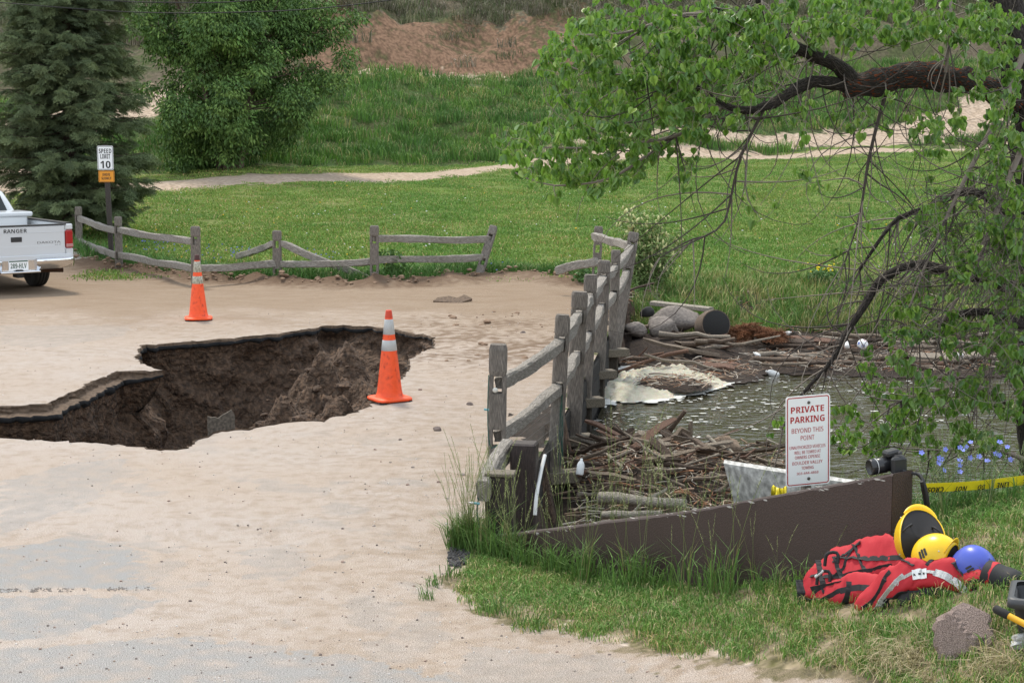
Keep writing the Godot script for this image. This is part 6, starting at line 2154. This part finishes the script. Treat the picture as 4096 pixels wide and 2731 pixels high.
	var PE = shift(pil([pt(3845, 2322, 7.16), pt(3900, 2315, 7.12), pt(3955, 2345, 7.06), pt(3980, 2388, 7.02)], [0.03, 0.045, 0.045, 0.03], [0.03, 0.04, 0.04, 0.03], dn, up, 0.01), inv)
	put(pil_mesh(PE, 26, 20), "shoulder_panel", M.red_cloth, b)
	band(PE, [[0.15, 0.6], [0.4, 0.9], [0.7, 0.8], [0.95, 0.3]], 0.018, 0.004, M.webbing, "strap", b, Z)
	band(PE, [[0.1, 0.2], [0.4, 0.0], [0.7, 0.0], [0.95, -0.1]], 0.026, 0.004, M.webbing, "strap", b, Z)
	var PF = shift(pil([pt(3560, 2415, 7.38), pt(3510, 2405, 7.42), pt(3470, 2388, 7.46)], [0.02, 0.026, 0.015], [0.012, 0.02, 0.012], dn, up, 0.012), inv)
	put(pil_mesh(PF, 20, 16), "pocket_flap", M.webbing, b)
	band(PB, [[0.3, 1.9], [0.2, 1.5], [0.12, 1.2], [0.05, 1.0]], 0.022, 0.004, M.webbing, "strap", b, Z)
	band(PB, [[0.44, -0.2], [0.38, 0.2], [0.32, 0.0], [0.26, -0.3]], 0.03, 0.003, M.webbing, "trim", b, Z)
	band(PB, [[0.72, 2.0], [0.8, 1.6], [0.88, 1.2], [0.95, 0.8]], 0.022, 0.004, M.webbing, "strap", b, Z)
	# throw bag and the tube beside it
	var t = base("throw_bag", gt(4010, 2385))
	tag(t, "black rescue throw bag with a red end beyond the blue helmet", "bag")
	inv = -t.position
	var A = pt(3950, 2290, 7.05) + inv
	var B = pt(4092, 2345, 6.92) + inv
	st = stool()
	var rings = []
	for i in 15:
		var q = i / 14.0
		rings.append([A.lerp(B, q), 0.06 * sqrt(maxf(0.02, 1.0 - pow(absf(q * 1.6 - 0.62), 6.0)))])
	tube(st, rings.map(func(e): return e[0]), rings.map(func(e): return e[1]), -1, 16, true, 0.1)
	put(st, "bag_body", M.webbing, t)
	st = stool()
	tube(st, [A.lerp(B, -0.08), A.lerp(B, 0.02), A.lerp(B, 0.14), A.lerp(B, 0.26)], [0.03, 0.056, 0.0605, 0.0615], -1, 16, true, 0.05)
	put(st, "red_end", M.red_cloth, t)
	var k = base("belt_pouch", pt(3830, 2225, 7.55))
	tag(k, "slim black tube with a yellow tip lying behind the blue helmet", "pouch")
	inv = -k.position
	st = stool()
	tube(st, [pt(3775, 2240, 7.56) + inv, pt(3830, 2222, 7.55) + inv, pt(3893, 2196, 7.53) + inv], 0.018, 0.015, 10)
	put(st, "tube", M.black_plastic, k)
	st = stool()
	bx(st, pt(3898, 2188, 7.53) + inv, Vector3(0.022, 0.012, 0.014), Basis(Vector3.BACK, 0.3))
	put(st, "tip", M.helmet_yellow, k)
func helmet_pt(u, v, sc, dy = 0.0):   # u azimuth from the front, v 0 crown .. 1 rim
	var f = cos(u)
	var s = absf(sin(u))
	var rimv = 84.0 + 48.0 * pow(s, 2.0) * (1.0 - 0.35 * maxf(0.0, f)) + 24.0 * maxf(0.0, -f)
	var ph = v * rimv
	var rx = 0.112 * sc
	var rz = 0.138 * sc
	var ry = 0.125 * sc
	if ph < 90.0:
		return Vector3(sin(u) * sin(deg_to_rad(ph)) * rx, cos(deg_to_rad(ph)) * ry + dy, cos(u) * sin(deg_to_rad(ph)) * rz)
	var e = (ph - 90.0) / 46.0
	return Vector3(sin(u) * rx * (1.0 - 0.04 * e), -0.125 * e + dy, cos(u) * rz * (1.0 - 0.04 * e))
func make_helmet(called, shell, at, crown, front, label):
	var root = base(called, at)
	var y = crown.normalized()
	var z = (front - y * front.dot(y)).normalized()
	root.basis = Basis(y.cross(z), y, z)
	tag(root, label, "helmet", "helmets in the gear pile")
	var st = stool()
	var n = 48
	var rings = []
	for j in 15:
		var r = PackedVector3Array()
		for i in n: r.append(helmet_pt(TAU * i / n, 0.02 + 0.98 * j / 14.0, 1.0))
		rings.append(r)
	for q in [[1.0, 0.968], [0.9, 0.96]]:
		var r = PackedVector3Array()
		for i in n: r.append(helmet_pt(TAU * i / n, q[0], q[1]))
		rings.append(r)
	loft(st, rings, false)
	st.set_smooth_group(0)
	for i in n: tri(st, Vector3(0, 0.125, 0), rings[0][i], rings[0][(i + 1) % n], Vector3.UP)
	put(st, "shell", shell, root)
	st = stool()
	rings = []
	for e in [[0.985, 0.955], [0.99, 0.90], [0.9, 0.86], [0.7, 0.85], [0.45, 0.85], [0.2, 0.85], [0.03, 0.85]]:
		var r = PackedVector3Array()
		for i in n: r.append(helmet_pt(TAU * i / n, e[0], e[1], 0.0))
		rings.append(r)
	loft(st, rings, true)
	put(st, "liner", M.foam_black, root)
	for q in [[0.5, 0.5], [-0.9, 0.5], [2.2, 0.45], [-2.4, 0.45]]:
		var c = helmet_pt(q[0], q[1], 0.83)
		st = stool()
		bx(st, c * 0.98, Vector3(0.03, 0.018, 0.03), Basis(Vector3.UP, q[0]), 0.006)
		put(st, "pad", shell if q[0] > 0.0 else M.helmet_pad, root)
	# small peak over the brow
	st = stool()
	rings = []
	for i in 13:
		var u = lerpf(-0.75, 0.75, i / 12.0)
		var p = helmet_pt(u, 0.9, 1.0)
		var o = Vector3(sin(u) * 0.4, 0.35, cos(u)).normalized() * 0.03 * cos(u * 1.6)
		rings.append(PackedVector3Array([p + Vector3(0, 0.004, 0), p + o + Vector3(0, 0.004, 0), p + o, p - Vector3(0, 0.002, 0)]))
	loft(st, rings)
	put(st, "peak", shell, root)
	# three vent slots over each ear, with a raised surround
	for s in [-1.0, 1.0]:
		for k in 3:
			var u = s * (PI / 2 + (k - 1) * 0.14)
			var c = helmet_pt(u, 0.52, 1.0)
			var nrm = (c * Vector3(1.0 / 0.0125, 1.0 / 0.0156, 1.0 / 0.019)).normalized()
			var tx = Vector3.UP.cross(nrm).normalized()
			var Bv = Basis(tx, nrm.cross(tx), nrm)
			st = stool()
			plate(st, 0.013, 0.05 - 0.008 * absf(k - 1.0), 0.006, -0.002, 0.0015)
			var v = put(st, "vent_slot", M.black_plastic, root)
			v.transform = Transform3D(Bv, c)
	for q in [[0.9, 0.75], [-0.9, 0.75], [2.3, 0.8], [-2.3, 0.8]]:
		var c = helmet_pt(q[0], q[1], 1.0)
		st = stool()
		rock(st, 0.0045, 3, c * 1.005, 0.0, 0, 5, 8)
		put(st, "rivet", M.reflect, root)
	for s in [-1.0, 1.0]:
		st = stool()
		var c = helmet_pt(s * 1.5, 0.95, 0.9)
		tube(st, curve([c, c + Vector3(-s * 0.02, -0.012, 0.03), c + Vector3(-s * 0.05, 0.02, 0.05), c + Vector3(-s * 0.03, 0.07, 0.02)], 9), 0.005, -1, 5)
		put(st, "chin_strap", M.webbing, root)
	return root
func build_gear():
	build_vests()
	make_helmet("helmet", M.helmet_yellow, pt(3674, 2150, 7.6), Vector3(0.05, -0.25, -1.0), Vector3(0.12, 1.0, 0.0), "yellow river helmet turned open side out at the back of the pile").scale *= 1.0
	make_helmet("helmet", M.helmet_yellow, pt(3745, 2226, 7.36), Vector3(-0.40, 0.80, -0.30), Vector3(0.75, 0.0, 0.66), "yellow river helmet sitting dome up on the front life jacket").scale *= 0.86
	make_helmet("helmet", M.helmet_blue, pt(3905, 2268, 7.2), Vector3(0.45, 0.60, 0.70), Vector3(0.5, -0.8, 0.4), "blue river helmet at the end of the gear pile").scale *= 0.76
	# camera on the wall
	var c = base("photo_camera", pt(3560, 1853, 7.97))
	c.rotation = Vector3(0.0, 0.28, 0.05)
	c.scale = Vector3.ONE * 1.08
	tag(c, "black camera with a zoom lens lying on the wall corner", "camera")
	var st = stool()
	bx(st, Vector3(0.035, -0.004, -0.02), Vector3(0.058, 0.088, 0.13), Basis(), 0.012)
	bx(st, Vector3(0.02, 0.044, -0.02), Vector3(0.07, 0.03, 0.062), Basis(Vector3.BACK, 0.15), 0.012)
	bx(st, Vector3(0.02, -0.002, 0.05), Vector3(0.075, 0.08, 0.032), Basis(), 0.014)
	put(st, "camera_body", M.black_plastic, c)
	st = stool()
	var X = Transform3D(Basis(Vector3.BACK, PI / 2 + 0.05), Vector3(0.01, -0.008, -0.02))
	lathe(st, [Vector2(0.034, 0.0), Vector2(0.034, 0.02), Vector2(0.037, 0.024), Vector2(0.037, 0.062), Vector2(0.0355, 0.064), Vector2(0.0355, 0.07), Vector2(0.038, 0.072), Vector2(0.038, 0.098), Vector2(0.036, 0.104), Vector2(0.031, 0.104), Vector2(0.029, 0.096), Vector2(0.001, 0.095)], 28, X)
	var ln = put(st, "lens", M.lens_black, c)
	st = stool()
	lathe(st, [Vector2(0.0382, 0.0715), Vector2(0.0386, 0.073), Vector2(0.0386, 0.0745), Vector2(0.0382, 0.076)], 28, X, false)
	put(st, "lens_ring", M.reflect, ln)
	st = stool()
	lathe(st, [Vector2(0.001, 0.012), Vector2(0.009, 0.012), Vector2(0.01, 0.0)], 14, Transform3D(Basis(), Vector3(0.03, 0.05, 0.045)))
	put(st, "mode_dial", M.black_plastic, c)
	var inv = c.transform.affine_inverse()
	st = stool()
	tube(st, curve([pt(3610, 1885, 7.9), pt(3645, 1893, 7.92), pt(3680, 1900, 7.9), pt(3702, 1945, 7.85), pt(3714, 2010, 7.85), pt(3712, 2050, 7.9), pt(3700, 1990, 7.88), pt(3688, 1925, 7.85)], 26).map(func(p): return inv * p), 0.009, -1, 5)
	put(st, "strap", M.webbing, c)
	# police tape from the wall end to a tree off to the right
	var tp = base("barrier_tape", pt(3700, 1950, 8.05))
	tag(tp, "yellow barrier tape with upside down black lettering stretched from the wall end", "tape")
	var ti = -tp.position
	var P = curve([pt(3690, 1952, 8.05), pt(3850, 1945, 8.15), pt(4000, 1932, 8.3), pt(4200, 1905, 8.5), pt(4600, 1840, 9.2)], 30)
	var rings = []
	for i in P.size():
		var tw = 0.25 + 0.12 * sin(i * 0.5)
		var u = Vector3(0, cos(tw), sin(tw)) * 0.027
		var off = Vector3(0, 0, 0.0005)
		rings.append(PackedVector3Array([P[i] + u + ti + off, P[i] - u + ti + off, P[i] - u + ti - off, P[i] + u + ti - off]))
	st = stool()
	loft(st, rings, true, true, -1)
	put(st, "tape_band", M.tape_yellow, tp)
	var words = [["CROSS", 3738, 1951, 0.12], ["NOT", 3846, 1947, 0.075], ["DO", 3928, 1941, 0.05], ["LINE", 4014, 1932, 0.09], ["POLICE", 4130, 1917, 0.13]]
	for w in words:
		var q = 0
		var bd = 1e9
		for i in P.size():
			var rx = 2048.0 + F * P[i].x / -P[i].z
			if absf(rx - w[1]) < bd:
				bd = absf(rx - w[1]); q = i
		var i0 = clampi(q, 1, P.size() - 2)
		var tx = (P[i0 + 1] - P[i0 - 1]).normalized()
		var tw = 0.25 + 0.12 * sin(i0 * 0.5)
		var u = Vector3(0, cos(tw), sin(tw))
		var nrm = tx.cross(u).normalized()
		u = nrm.cross(tx)
		textm(tp, w[0], 0.03, pt(w[1], w[2], -P[i0].z) + ti - u * 0.010 + nrm * 0.0025, M.black_paint, w[3], Basis(-tx, -u, nrm), "Droid Sans", 700)
	st = stool()
	rings = []
	for i in 8:
		var e = pt(3085 + i * 9, 1962 - 6 * sin(i * 1.1), 8.95)
		rings.append(PackedVector3Array([e + Vector3(0, 0.02 + 0.006 * sin(i * 2.0), 0.01 * cos(i * 1.7)), e - Vector3(0, 0.035, 0), e - Vector3(0, 0.035, 0.001)]))
	loft(st, rings)
	tag(put(st, "tape_scrap", M.tape_yellow), "crumpled end of yellow tape behind the wall beside the sign", "tape")
	# granite lump, bin, tool and bag at the edge of the verge
	st = stool()
	rock(st, 0.135, 8, Vector3.ZERO, 0.5, 6, 20, 30, -1)
	var o = put(st, "granite_rock", M.granite)
	o.position = gt(3885, 2590) + Vector3(0, 0.05, -0.03)
	o.scale = Vector3(1.18, 1.05, 0.95)
	tag(o, "pinkish granite rock lying in the dry grass of the verge", "rock")
	var bn = base("plastic_tote", gt(4270, 2600) + Vector3(0.07, -0.03, -0.3), -0.35)
	tag(bn, "black plastic tote at the edge of the verge", "tote")
	st = stool()
	var sec = func(w, d, y):
		var r = PackedVector3Array()
		for q in rrect(w, d, 0.03, 4): r.append(Vector3(q.x, y, q.y))
		return r
	loft(st, [sec.call(0.30, 0.22, 0.0), sec.call(0.36, 0.27, 0.15), sec.call(0.36, 0.27, 0.152), sec.call(0.345, 0.255, 0.152), sec.call(0.29, 0.21, 0.01)])
	put(st, "tub", M.black_plastic, bn)
	st = stool()
	loft(st, [sec.call(0.37, 0.28, 0.125), sec.call(0.40, 0.31, 0.13), sec.call(0.40, 0.31, 0.165), sec.call(0.37, 0.28, 0.17), sec.call(0.35, 0.26, 0.168)], false)
	put(st, "rim", M.tote_grey, bn)
	st = stool()
	bx(st, Vector3(-0.11, 0.085, 0.13), Vector3(0.03, 0.05, 0.003), Basis(Vector3.RIGHT, 0.16))
	put(st, "bar_label", M.reflect, bn)
	var tl = base("yellow_tool", pt(4060, 2470, 6.55))
	tag(tl, "yellow handled tool with a black grip leaning on the tote", "tool")
	inv = -tl.position
	var a0 = pt(3982, 2434, 6.3) + inv
	var a1 = pt(4300, 2600, 6.05) + inv
	st = stool()
	tube(st, [a0.lerp(a1, 0.15), a1], 0.013, -1, 12)
	put(st, "shaft", M.tool_yellow, tl)
	st = stool()
	tube(st, [a0.lerp(a1, -0.01), a0.lerp(a1, 0.01), a0.lerp(a1, 0.16), a0.lerp(a1, 0.18)], [0.012, 0.0175, 0.0175, 0.014], -1, 12)
	put(st, "grip", M.black_rubber, tl)
	st = stool()
	rock(st, 0.06, 44, Vector3.ZERO, 0.75, 7, 9, 14, -1)
	o = put(st, "plastic_bag", mat(Color(0.42, 0.42, 0.40), 0.25))
	o.position = gt(4075, 2575) + Vector3(0, 0.03, 0.05)
	o.scale = Vector3(1.1, 0.6, 0.8)
	tag(o, "crumpled grey plastic bag under the yellow handled tool", "bag")
func build_small():
	# loose stones on the road
	var meshes = []
	for k in 4:
		var s = stool()
		rock(s, 1.0, 20 + k, Vector3.ZERO, 0.3, 5, 6, 9, -1)
		meshes.append(mesh_of(s))
	var sm3 = [mat(Color(0.16, 0.125, 0.11), 0.9), mat(Color(0.28, 0.20, 0.16), 0.9), mat(Color(0.34, 0.29, 0.25), 0.9)]
	var spots = [[1750, 1722, 20], [2090, 1335, 14], [1880, 1620, 14], [1850, 1900, 11], [1915, 1925, 10], [1370, 2250, 9], [1370, 2290, 7], [1755, 1930, 9], [1790, 1995, 8], [1630, 1940, 8], [1495, 2105, 9], [1370, 2115, 7], [1375, 2250, 8], [673, 2005, 7], [757, 2053, 7], [950, 2100, 6], [1030, 2137, 6], [1042, 2115, 6], [483, 2325, 7], [645, 2247, 6], [760, 2405, 9], [1280, 2620, 8], [160, 2597, 8], [245, 2672, 9], [595, 2715, 6], [1330, 2660, 7], [1850, 2552, 7], [2070, 2593, 8], [2230, 2610, 9], [2370, 2625, 8], [2440, 2620, 8], [1700, 2645, 7], [1560, 2675, 6], [2010, 2500, 8], [1655, 2345, 7], [1490, 2365, 6], [1450, 2330, 6], [1340, 2290, 7], [2300, 2685, 7], [2590, 2690, 8], [900, 2250, 6], [1200, 2390, 6], [1000, 2630, 7], [1100, 2480, 6], [80, 2690, 7], [1650, 1870, 8], [1600, 1760, 8], [1500, 1800, 7], [1560, 1850, 6], [1680, 1560, 9], [2010, 1500, 8]]
	for q in spots:
		var p = gt(q[0], q[1])
		var d = -p.z
		var s = q[2] * d / F
		var o = inst(meshes[rng.randi() % 4], "loose_stone", sm3[rng.randi() % 3], self, Transform3D(Basis(Vector3.UP, rr(0, TAU)).scaled(Vector3(s, s * 0.65, s * 0.8)), p + Vector3(0, s * 0.25, 0)))
		tag(o, "small loose stone lying on the sandy road", "stone", "loose stones on the road")
	var X = []
	var C = []
	for i in 9000:
		var d = lerpf(7.4, 24.0, pow(rng.randf(), 1.6))
		var x = rr(-0.34, 0.12) * d
		var p = Vector2(x, d)
		if not Geometry2D.is_point_in_polygon(p, road_poly) or Geometry2D.is_point_in_polygon(p, rim): continue
		if n2(x, d, 0.008) + 0.3 * sm(-2.5, 0.0, x) < rr(-0.3, 0.3): continue
		var s = 0.0018 + 0.006 * pow(rng.randf(), 5.0)
		X.append(Transform3D(Basis.from_euler(Vector3(rr(0, 6), rr(0, 6), 0)).scaled(Vector3.ONE * s), Vector3(x, road_y(x, d) + s * 0.2, -d)))
		C.append([Color(0.18, 0.15, 0.13), Color(0.34, 0.26, 0.21), Color(0.45, 0.40, 0.36), Color(0.58, 0.54, 0.5)][rng.randi() % 4])
	tag(multi("road_gravel", meshes[1], vmat(0.9), X, C), "fine gravel scattered over the sandy road", "gravel")
	# crumbled asphalt by the wall end, and along the crack in the paving
	X = []
	for i in 320:
		var p = gt(1835 + rr(-1, 1) * 42, 2205 + rr(-1, 1) * 62)
		var s = rr(0.004, 0.016)
		X.append(Transform3D(Basis.from_euler(Vector3(rr(0, 6), rr(0, 6), 0)).scaled(Vector3.ONE * s), p + Vector3(0, s * 0.3, 0)))
	tag(multi("asphalt_crumbs", meshes[2], mat(Color(0.06, 0.058, 0.056), 0.9), X), "dark crumbled asphalt at the low end of the wall", "rubble")
	X = []
	for i in 420:
		var u = rr(-100, 600)
		if n2(u * 0.01, 5.0, 0.008) < -0.12: continue
		var p = gt(u, 2362 - 0.012 * u + 5.0 * n2(u * 0.01, 1.0, 0.02) + rr(-7, 7))
		var s = rr(0.002, 0.007)
		X.append(Transform3D(Basis.from_euler(Vector3(rr(0, 6), rr(0, 6), 0)).scaled(Vector3.ONE * s), p))
	tag(multi("crack_crumbs", meshes[3], mat(Color(0.20, 0.175, 0.155), 0.9), X), "crumbling line of broken paving across the grey patches", "rubble")
	# lumps of graded earth along the fence and east of the hole
	X = []
	var bl = M.back_line
	for i in 900:
		var p
		if i < 620:
			var k = 2 + rng.randi() % (bl.size() - 3)
			p = bl[k].lerp(bl[k + 1], rng.randf()) + Vector2(0, -rr(-0.1, 0.45))
		else:
			p = Vector2(rr(-1.3, 0.9), rr(18.5, 23.5))
			if Geometry2D.is_point_in_polygon(p, rim) or n2(p.x, p.y, 0.01) < 0.1: continue
		var s = 0.012 + 0.05 * pow(rng.randf(), 3.0)
		X.append(Transform3D(Basis.from_euler(Vector3(rr(0, 6), rr(0, 6), 0)).scaled(Vector3(s, s * 0.6, s)), Vector3(p.x, road_y(p.x, p.y), -p.y)))
	tag(multi("earth_clods", meshes[0], mat(Color(0.22, 0.145, 0.095), 0.95), X), "reddish brown clods of graded earth along the fence", "soil")
	# heaved slab of crust
	var st = stool()
	slab(st, [[-0.3, -0.05], [-0.22, 0.1], [-0.05, 0.16], [0.08, 0.05], [0.2, 0.2], [0.3, 0.0], [0.1, -0.2]], 0.035)
	var o = put(st, "crust_slab", M.crust)
	var g = gp(1810, 1208)
	o.position = g + Vector3(0, 0.03, 0)
	o.rotation = Vector3(-PI / 2 + 0.22, 0.0, 0.12)
	tag(o, "heaved slab of road crust lying beyond the hole", "slab")
	# overhead lines and the stay of a pole
	var n = 0
	for q in [[[-600, -40], [0, 10], [500, 47], [900, 50], [1330, 28], [2000, -60]], [[-200, -60], [380, -2], [700, 10], [1000, 2], [1600, -60]]]:
		var P = []
		for e in q: P.append(pt(e[0], e[1], 32.0))
		st = stool()
		tube(st, curve(P, 40), 0.011, -1, 5)
		tag(put(st, "power_line", M.black_rubber), ["black overhead line sagging across both background trees", "black overhead line just touching the top edge above the other"][n], "power line")
		n += 1
	var gw = base("guy_wire", gt(1615, 190))
	tag(gw, "pole stay wire with a yellow plastic guard on the red bank", "wire")
	var inv = -gw.position
	st = stool()
	var b0 = gw.position
	var t0 = pt(1440, -60, -b0.z + 0.5)
	tube(st, [b0 + inv, t0 + inv], 0.012, -1, 5)
	put(st, "wire", M.dull_steel, gw)
	st = stool()
	tube(st, [b0.lerp(t0, 0.42) + inv, b0.lerp(t0, 0.95) + inv], 0.03, -1, 6)
	put(st, "yellow_guard", M.guard_yellow, gw)
	var lp = gt(2010, 268)
	st = stool()
	timber(st, [lp - Vector3(0, 0.2, 0), pt(2050, 158, -lp.z)], 0.09, 0.09, Vector3.BACK, 4, 0.003, 1.0, 4)
	tag(put(st, "leaning_stake", M.black_rubber), "dark stake leaning on the red bank above the grass", "stake")
	var rk = gt(1880, 232)
	st = stool()
	rock(st, 0.16, 33, Vector3.ZERO, 0.3, 5)
	o = put(st, "bank_stone", mat(Color(0.42, 0.33, 0.26), 0.9))
	o.position = rk
	tag(o, "pale stone half buried in the red bank", "stone")
func more_materials():
	var grain = M.n_grain
	M.dark_wood = mat(Color(0.085, 0.068, 0.05), 0.85, grain, Vector3(6.0, 0.6, 1), grain, 0.5)
	M.black_wood = mat(Color(0.03, 0.025, 0.02), 0.9, grain, Vector3(6.0, 0.6, 1), grain, 0.5)
	M.post_dark = mat(Color(0.10, 0.082, 0.07), 0.85, grain, Vector3(6.0, 0.6, 1))
	M.wire = mat(Color(0.25, 0.25, 0.23), 0.6, null, 1, null, 0, 0, 0.5)
	M.green_net = mat(Color(0.012, 0.07, 0.05), 0.6)
	M.pale_plastic = mat(Color(0.6, 0.58, 0.52), 0.5)
	M.white_plastic = mat(Color(0.72, 0.72, 0.70), 0.4)
	M.aqua_plastic = mat(Color(0.14, 0.33, 0.36), 0.4)
	M.clear_plastic = mat(Color(0.7, 0.72, 0.72), 0.15)
	M.wall_paint = mat(Color(0.066, 0.040, 0.033), 0.55, M.n_fine, 1.1, M.n_fineb, 0.12)
	M.bare_concrete = mat(Color(0.42, 0.40, 0.37), 0.9)
	M.cone_orange = mat(Color(0.88, 0.088, 0.012), 0.5, scuff_tex(), 1.0)
	M.cone_tip = mat(Color(0.55, 0.045, 0.012), 0.55)
	M.cone_dark = mat(Color(0.06, 0.018, 0.016), 0.7)
	M.reflect = mat(Color(0.62, 0.63, 0.62), 0.35, M.n_fine, 2.0)
	M.reflect_dirty = mat(Color(0.60, 0.57, 0.45), 0.45, M.n_w, 2.0)
	M.black_rubber = mat(Color(0.018, 0.017, 0.016), 0.8, M.n_fine, 2.0)
	M.sign_white = mat(Color(0.82, 0.83, 0.83), 0.4)
	M.sign_red = mat(Color(0.40, 0.018, 0.022), 0.5)
	M.sign_orange = mat(Color(0.75, 0.29, 0.012), 0.45)
	M.black_paint = mat(Color(0.012, 0.012, 0.013), 0.5)
	M.dull_steel = mat(Color(0.12, 0.11, 0.10), 0.5, null, 1, null, 0, 0, 0.6)
	M.truck_white = mat(Color(0.56, 0.585, 0.605), 0.28)
	M.truck_white.clearcoat_enabled = true
	M.truck_white.clearcoat = 0.6
	M.truck_white.clearcoat_roughness = 0.08
	M.black_plastic = mat(Color(0.02, 0.02, 0.021), 0.5)
	M.badge = mat(Color(0.10, 0.10, 0.10), 0.35, null, 1, null, 0, 0, 0.5)
	M.tail_red = mat(Color(0.34, 0.012, 0.012), 0.15)
	M.tail_white = mat(Color(0.42, 0.20, 0.19), 0.2)
	M.chrome = mat(Color(0.72, 0.73, 0.75), 0.12, null, 1, null, 0, 0, 1.0)
	M.plate_green = mat(Color(0.02, 0.075, 0.04), 0.5)
	M.car_glass = mat(Color(0.012, 0.016, 0.016), 0.06)
	M.blue_plastic = mat(Color(0.01, 0.025, 0.22), 0.2)
	M.rust = mat(Color(0.10, 0.045, 0.022), 0.8, M.n_w, 3.0)
	M.ball_blue = mat(Color(0.03, 0.10, 0.42), 0.4)
	M.flax_blue = mat(Color(0.20, 0.24, 0.72), 0.7)
	M.flax_blue.cull_mode = BaseMaterial3D.CULL_DISABLED
	M.stem_green = mat(Color(0.12, 0.17, 0.07), 0.8)
	var barkt = noise_tex(512, 0.03, FastNoiseLite.TYPE_CELLULAR, 0.35, 1.0, 3, 61)
	M.bark = mat(Color(0.105, 0.085, 0.072), 0.95, barkt, Vector3(5.0, 1.2, 1), barkt, 4.0)
	M.bark_lichen = mat(Color(0.11, 0.088, 0.072), 0.95, barkt, Vector3(5.0, 1.2, 1), barkt, 4.0)
	var lt = NoiseTexture2D.new()
	var lf = FastNoiseLite.new()
	lf.seed = 5
	lf.frequency = 0.035
	lt.noise = lf
	lt.width = 256
	lt.height = 256
	lt.seamless = true
	var lg = Gradient.new()
	lg.offsets = PackedFloat32Array([0.0, 0.70, 0.76, 1.0])
	lg.colors = PackedColorArray([Color(0.5, 0.2, 0.02, 0.0), Color(0.5, 0.2, 0.02, 0.0), Color(0.55, 0.24, 0.03, 0.85), Color(0.6, 0.28, 0.05, 0.9)])
	lt.color_ramp = lg
	M.bark_lichen.detail_enabled = true
	M.bark_lichen.detail_albedo = lt
	M.bark_lichen.detail_blend_mode = BaseMaterial3D.BLEND_MODE_MIX
	M.twig = mat(Color(0.215, 0.18, 0.15), 0.85)
	M.helmet_pad = mat(Color(0.03, 0.03, 0.032), 0.9)
	M.twig_dark = mat(Color(0.075, 0.06, 0.052), 0.9)
	M.petiole = mat(Color(0.26, 0.30, 0.08), 0.7)
	M.spray = make_spray()
	M.red_cloth = mat(Color(0.50, 0.014, 0.026), 0.75, noise_tex(256, 0.2, FastNoiseLite.TYPE_SIMPLEX, 0.86, 1.0, 2, 71), 6.0)
	M.webbing = mat(Color(0.014, 0.014, 0.016), 0.75)
	M.helmet_yellow = mat(Color(0.78, 0.50, 0.012), 0.33)
	M.helmet_blue = mat(Color(0.065, 0.10, 0.46), 0.36)
	M.foam_black = mat(Color(0.022, 0.022, 0.024), 0.95)
	M.lens_black = mat(Color(0.02, 0.02, 0.022), 0.3)
	M.tape_yellow = mat(Color(0.75, 0.62, 0.02), 0.45)
	M.tape_yellow.cull_mode = BaseMaterial3D.CULL_DISABLED
	M.granite = mat(Color(0.85, 0.64, 0.55), 0.9, noise_tex(512, 0.07, FastNoiseLite.TYPE_SIMPLEX, 0.4, 1.0, 4, 72), 4.0, M.n_fineb, 1.5, 1)
	M.tote_grey = mat(Color(0.05, 0.052, 0.055), 0.5)
	M.tool_yellow = mat(Color(0.72, 0.37, 0.01), 0.4)
	M.guard_yellow = mat(Color(0.48, 0.36, 0.08), 0.7)
func scuff_tex():   # scratches and grime on worn plastic
	var t = noise_tex(512, 0.012, FastNoiseLite.TYPE_SIMPLEX, 0.0, 1.0, 6, 37)
	var g = Gradient.new()
	g.offsets = PackedFloat32Array([0.0, 0.12, 0.24, 0.5, 1.0])
	g.colors = PackedColorArray([Color(0.62, 0.56, 0.52), Color(0.78, 0.72, 0.68), Color(0.94, 0.92, 0.90), Color(1, 1, 1), Color(0.93, 0.93, 0.93)])
	t.color_ramp = g
	return t
func build_all():
	var T = Time.get_ticks_msec()
	more_materials()
	build_fences()
	build_wall()
	build_cones()
	build_signs()
	build_truck()
	print("built ", Time.get_ticks_msec() - T)
	build_creek()
	print("creek ", Time.get_ticks_msec() - T)
	build_grass()
	print("grass ", Time.get_ticks_msec() - T)
	build_trees()
	print("trees ", Time.get_ticks_msec() - T)
	build_gear()
	build_small()
	print("gear ", Time.get_ticks_msec() - T)
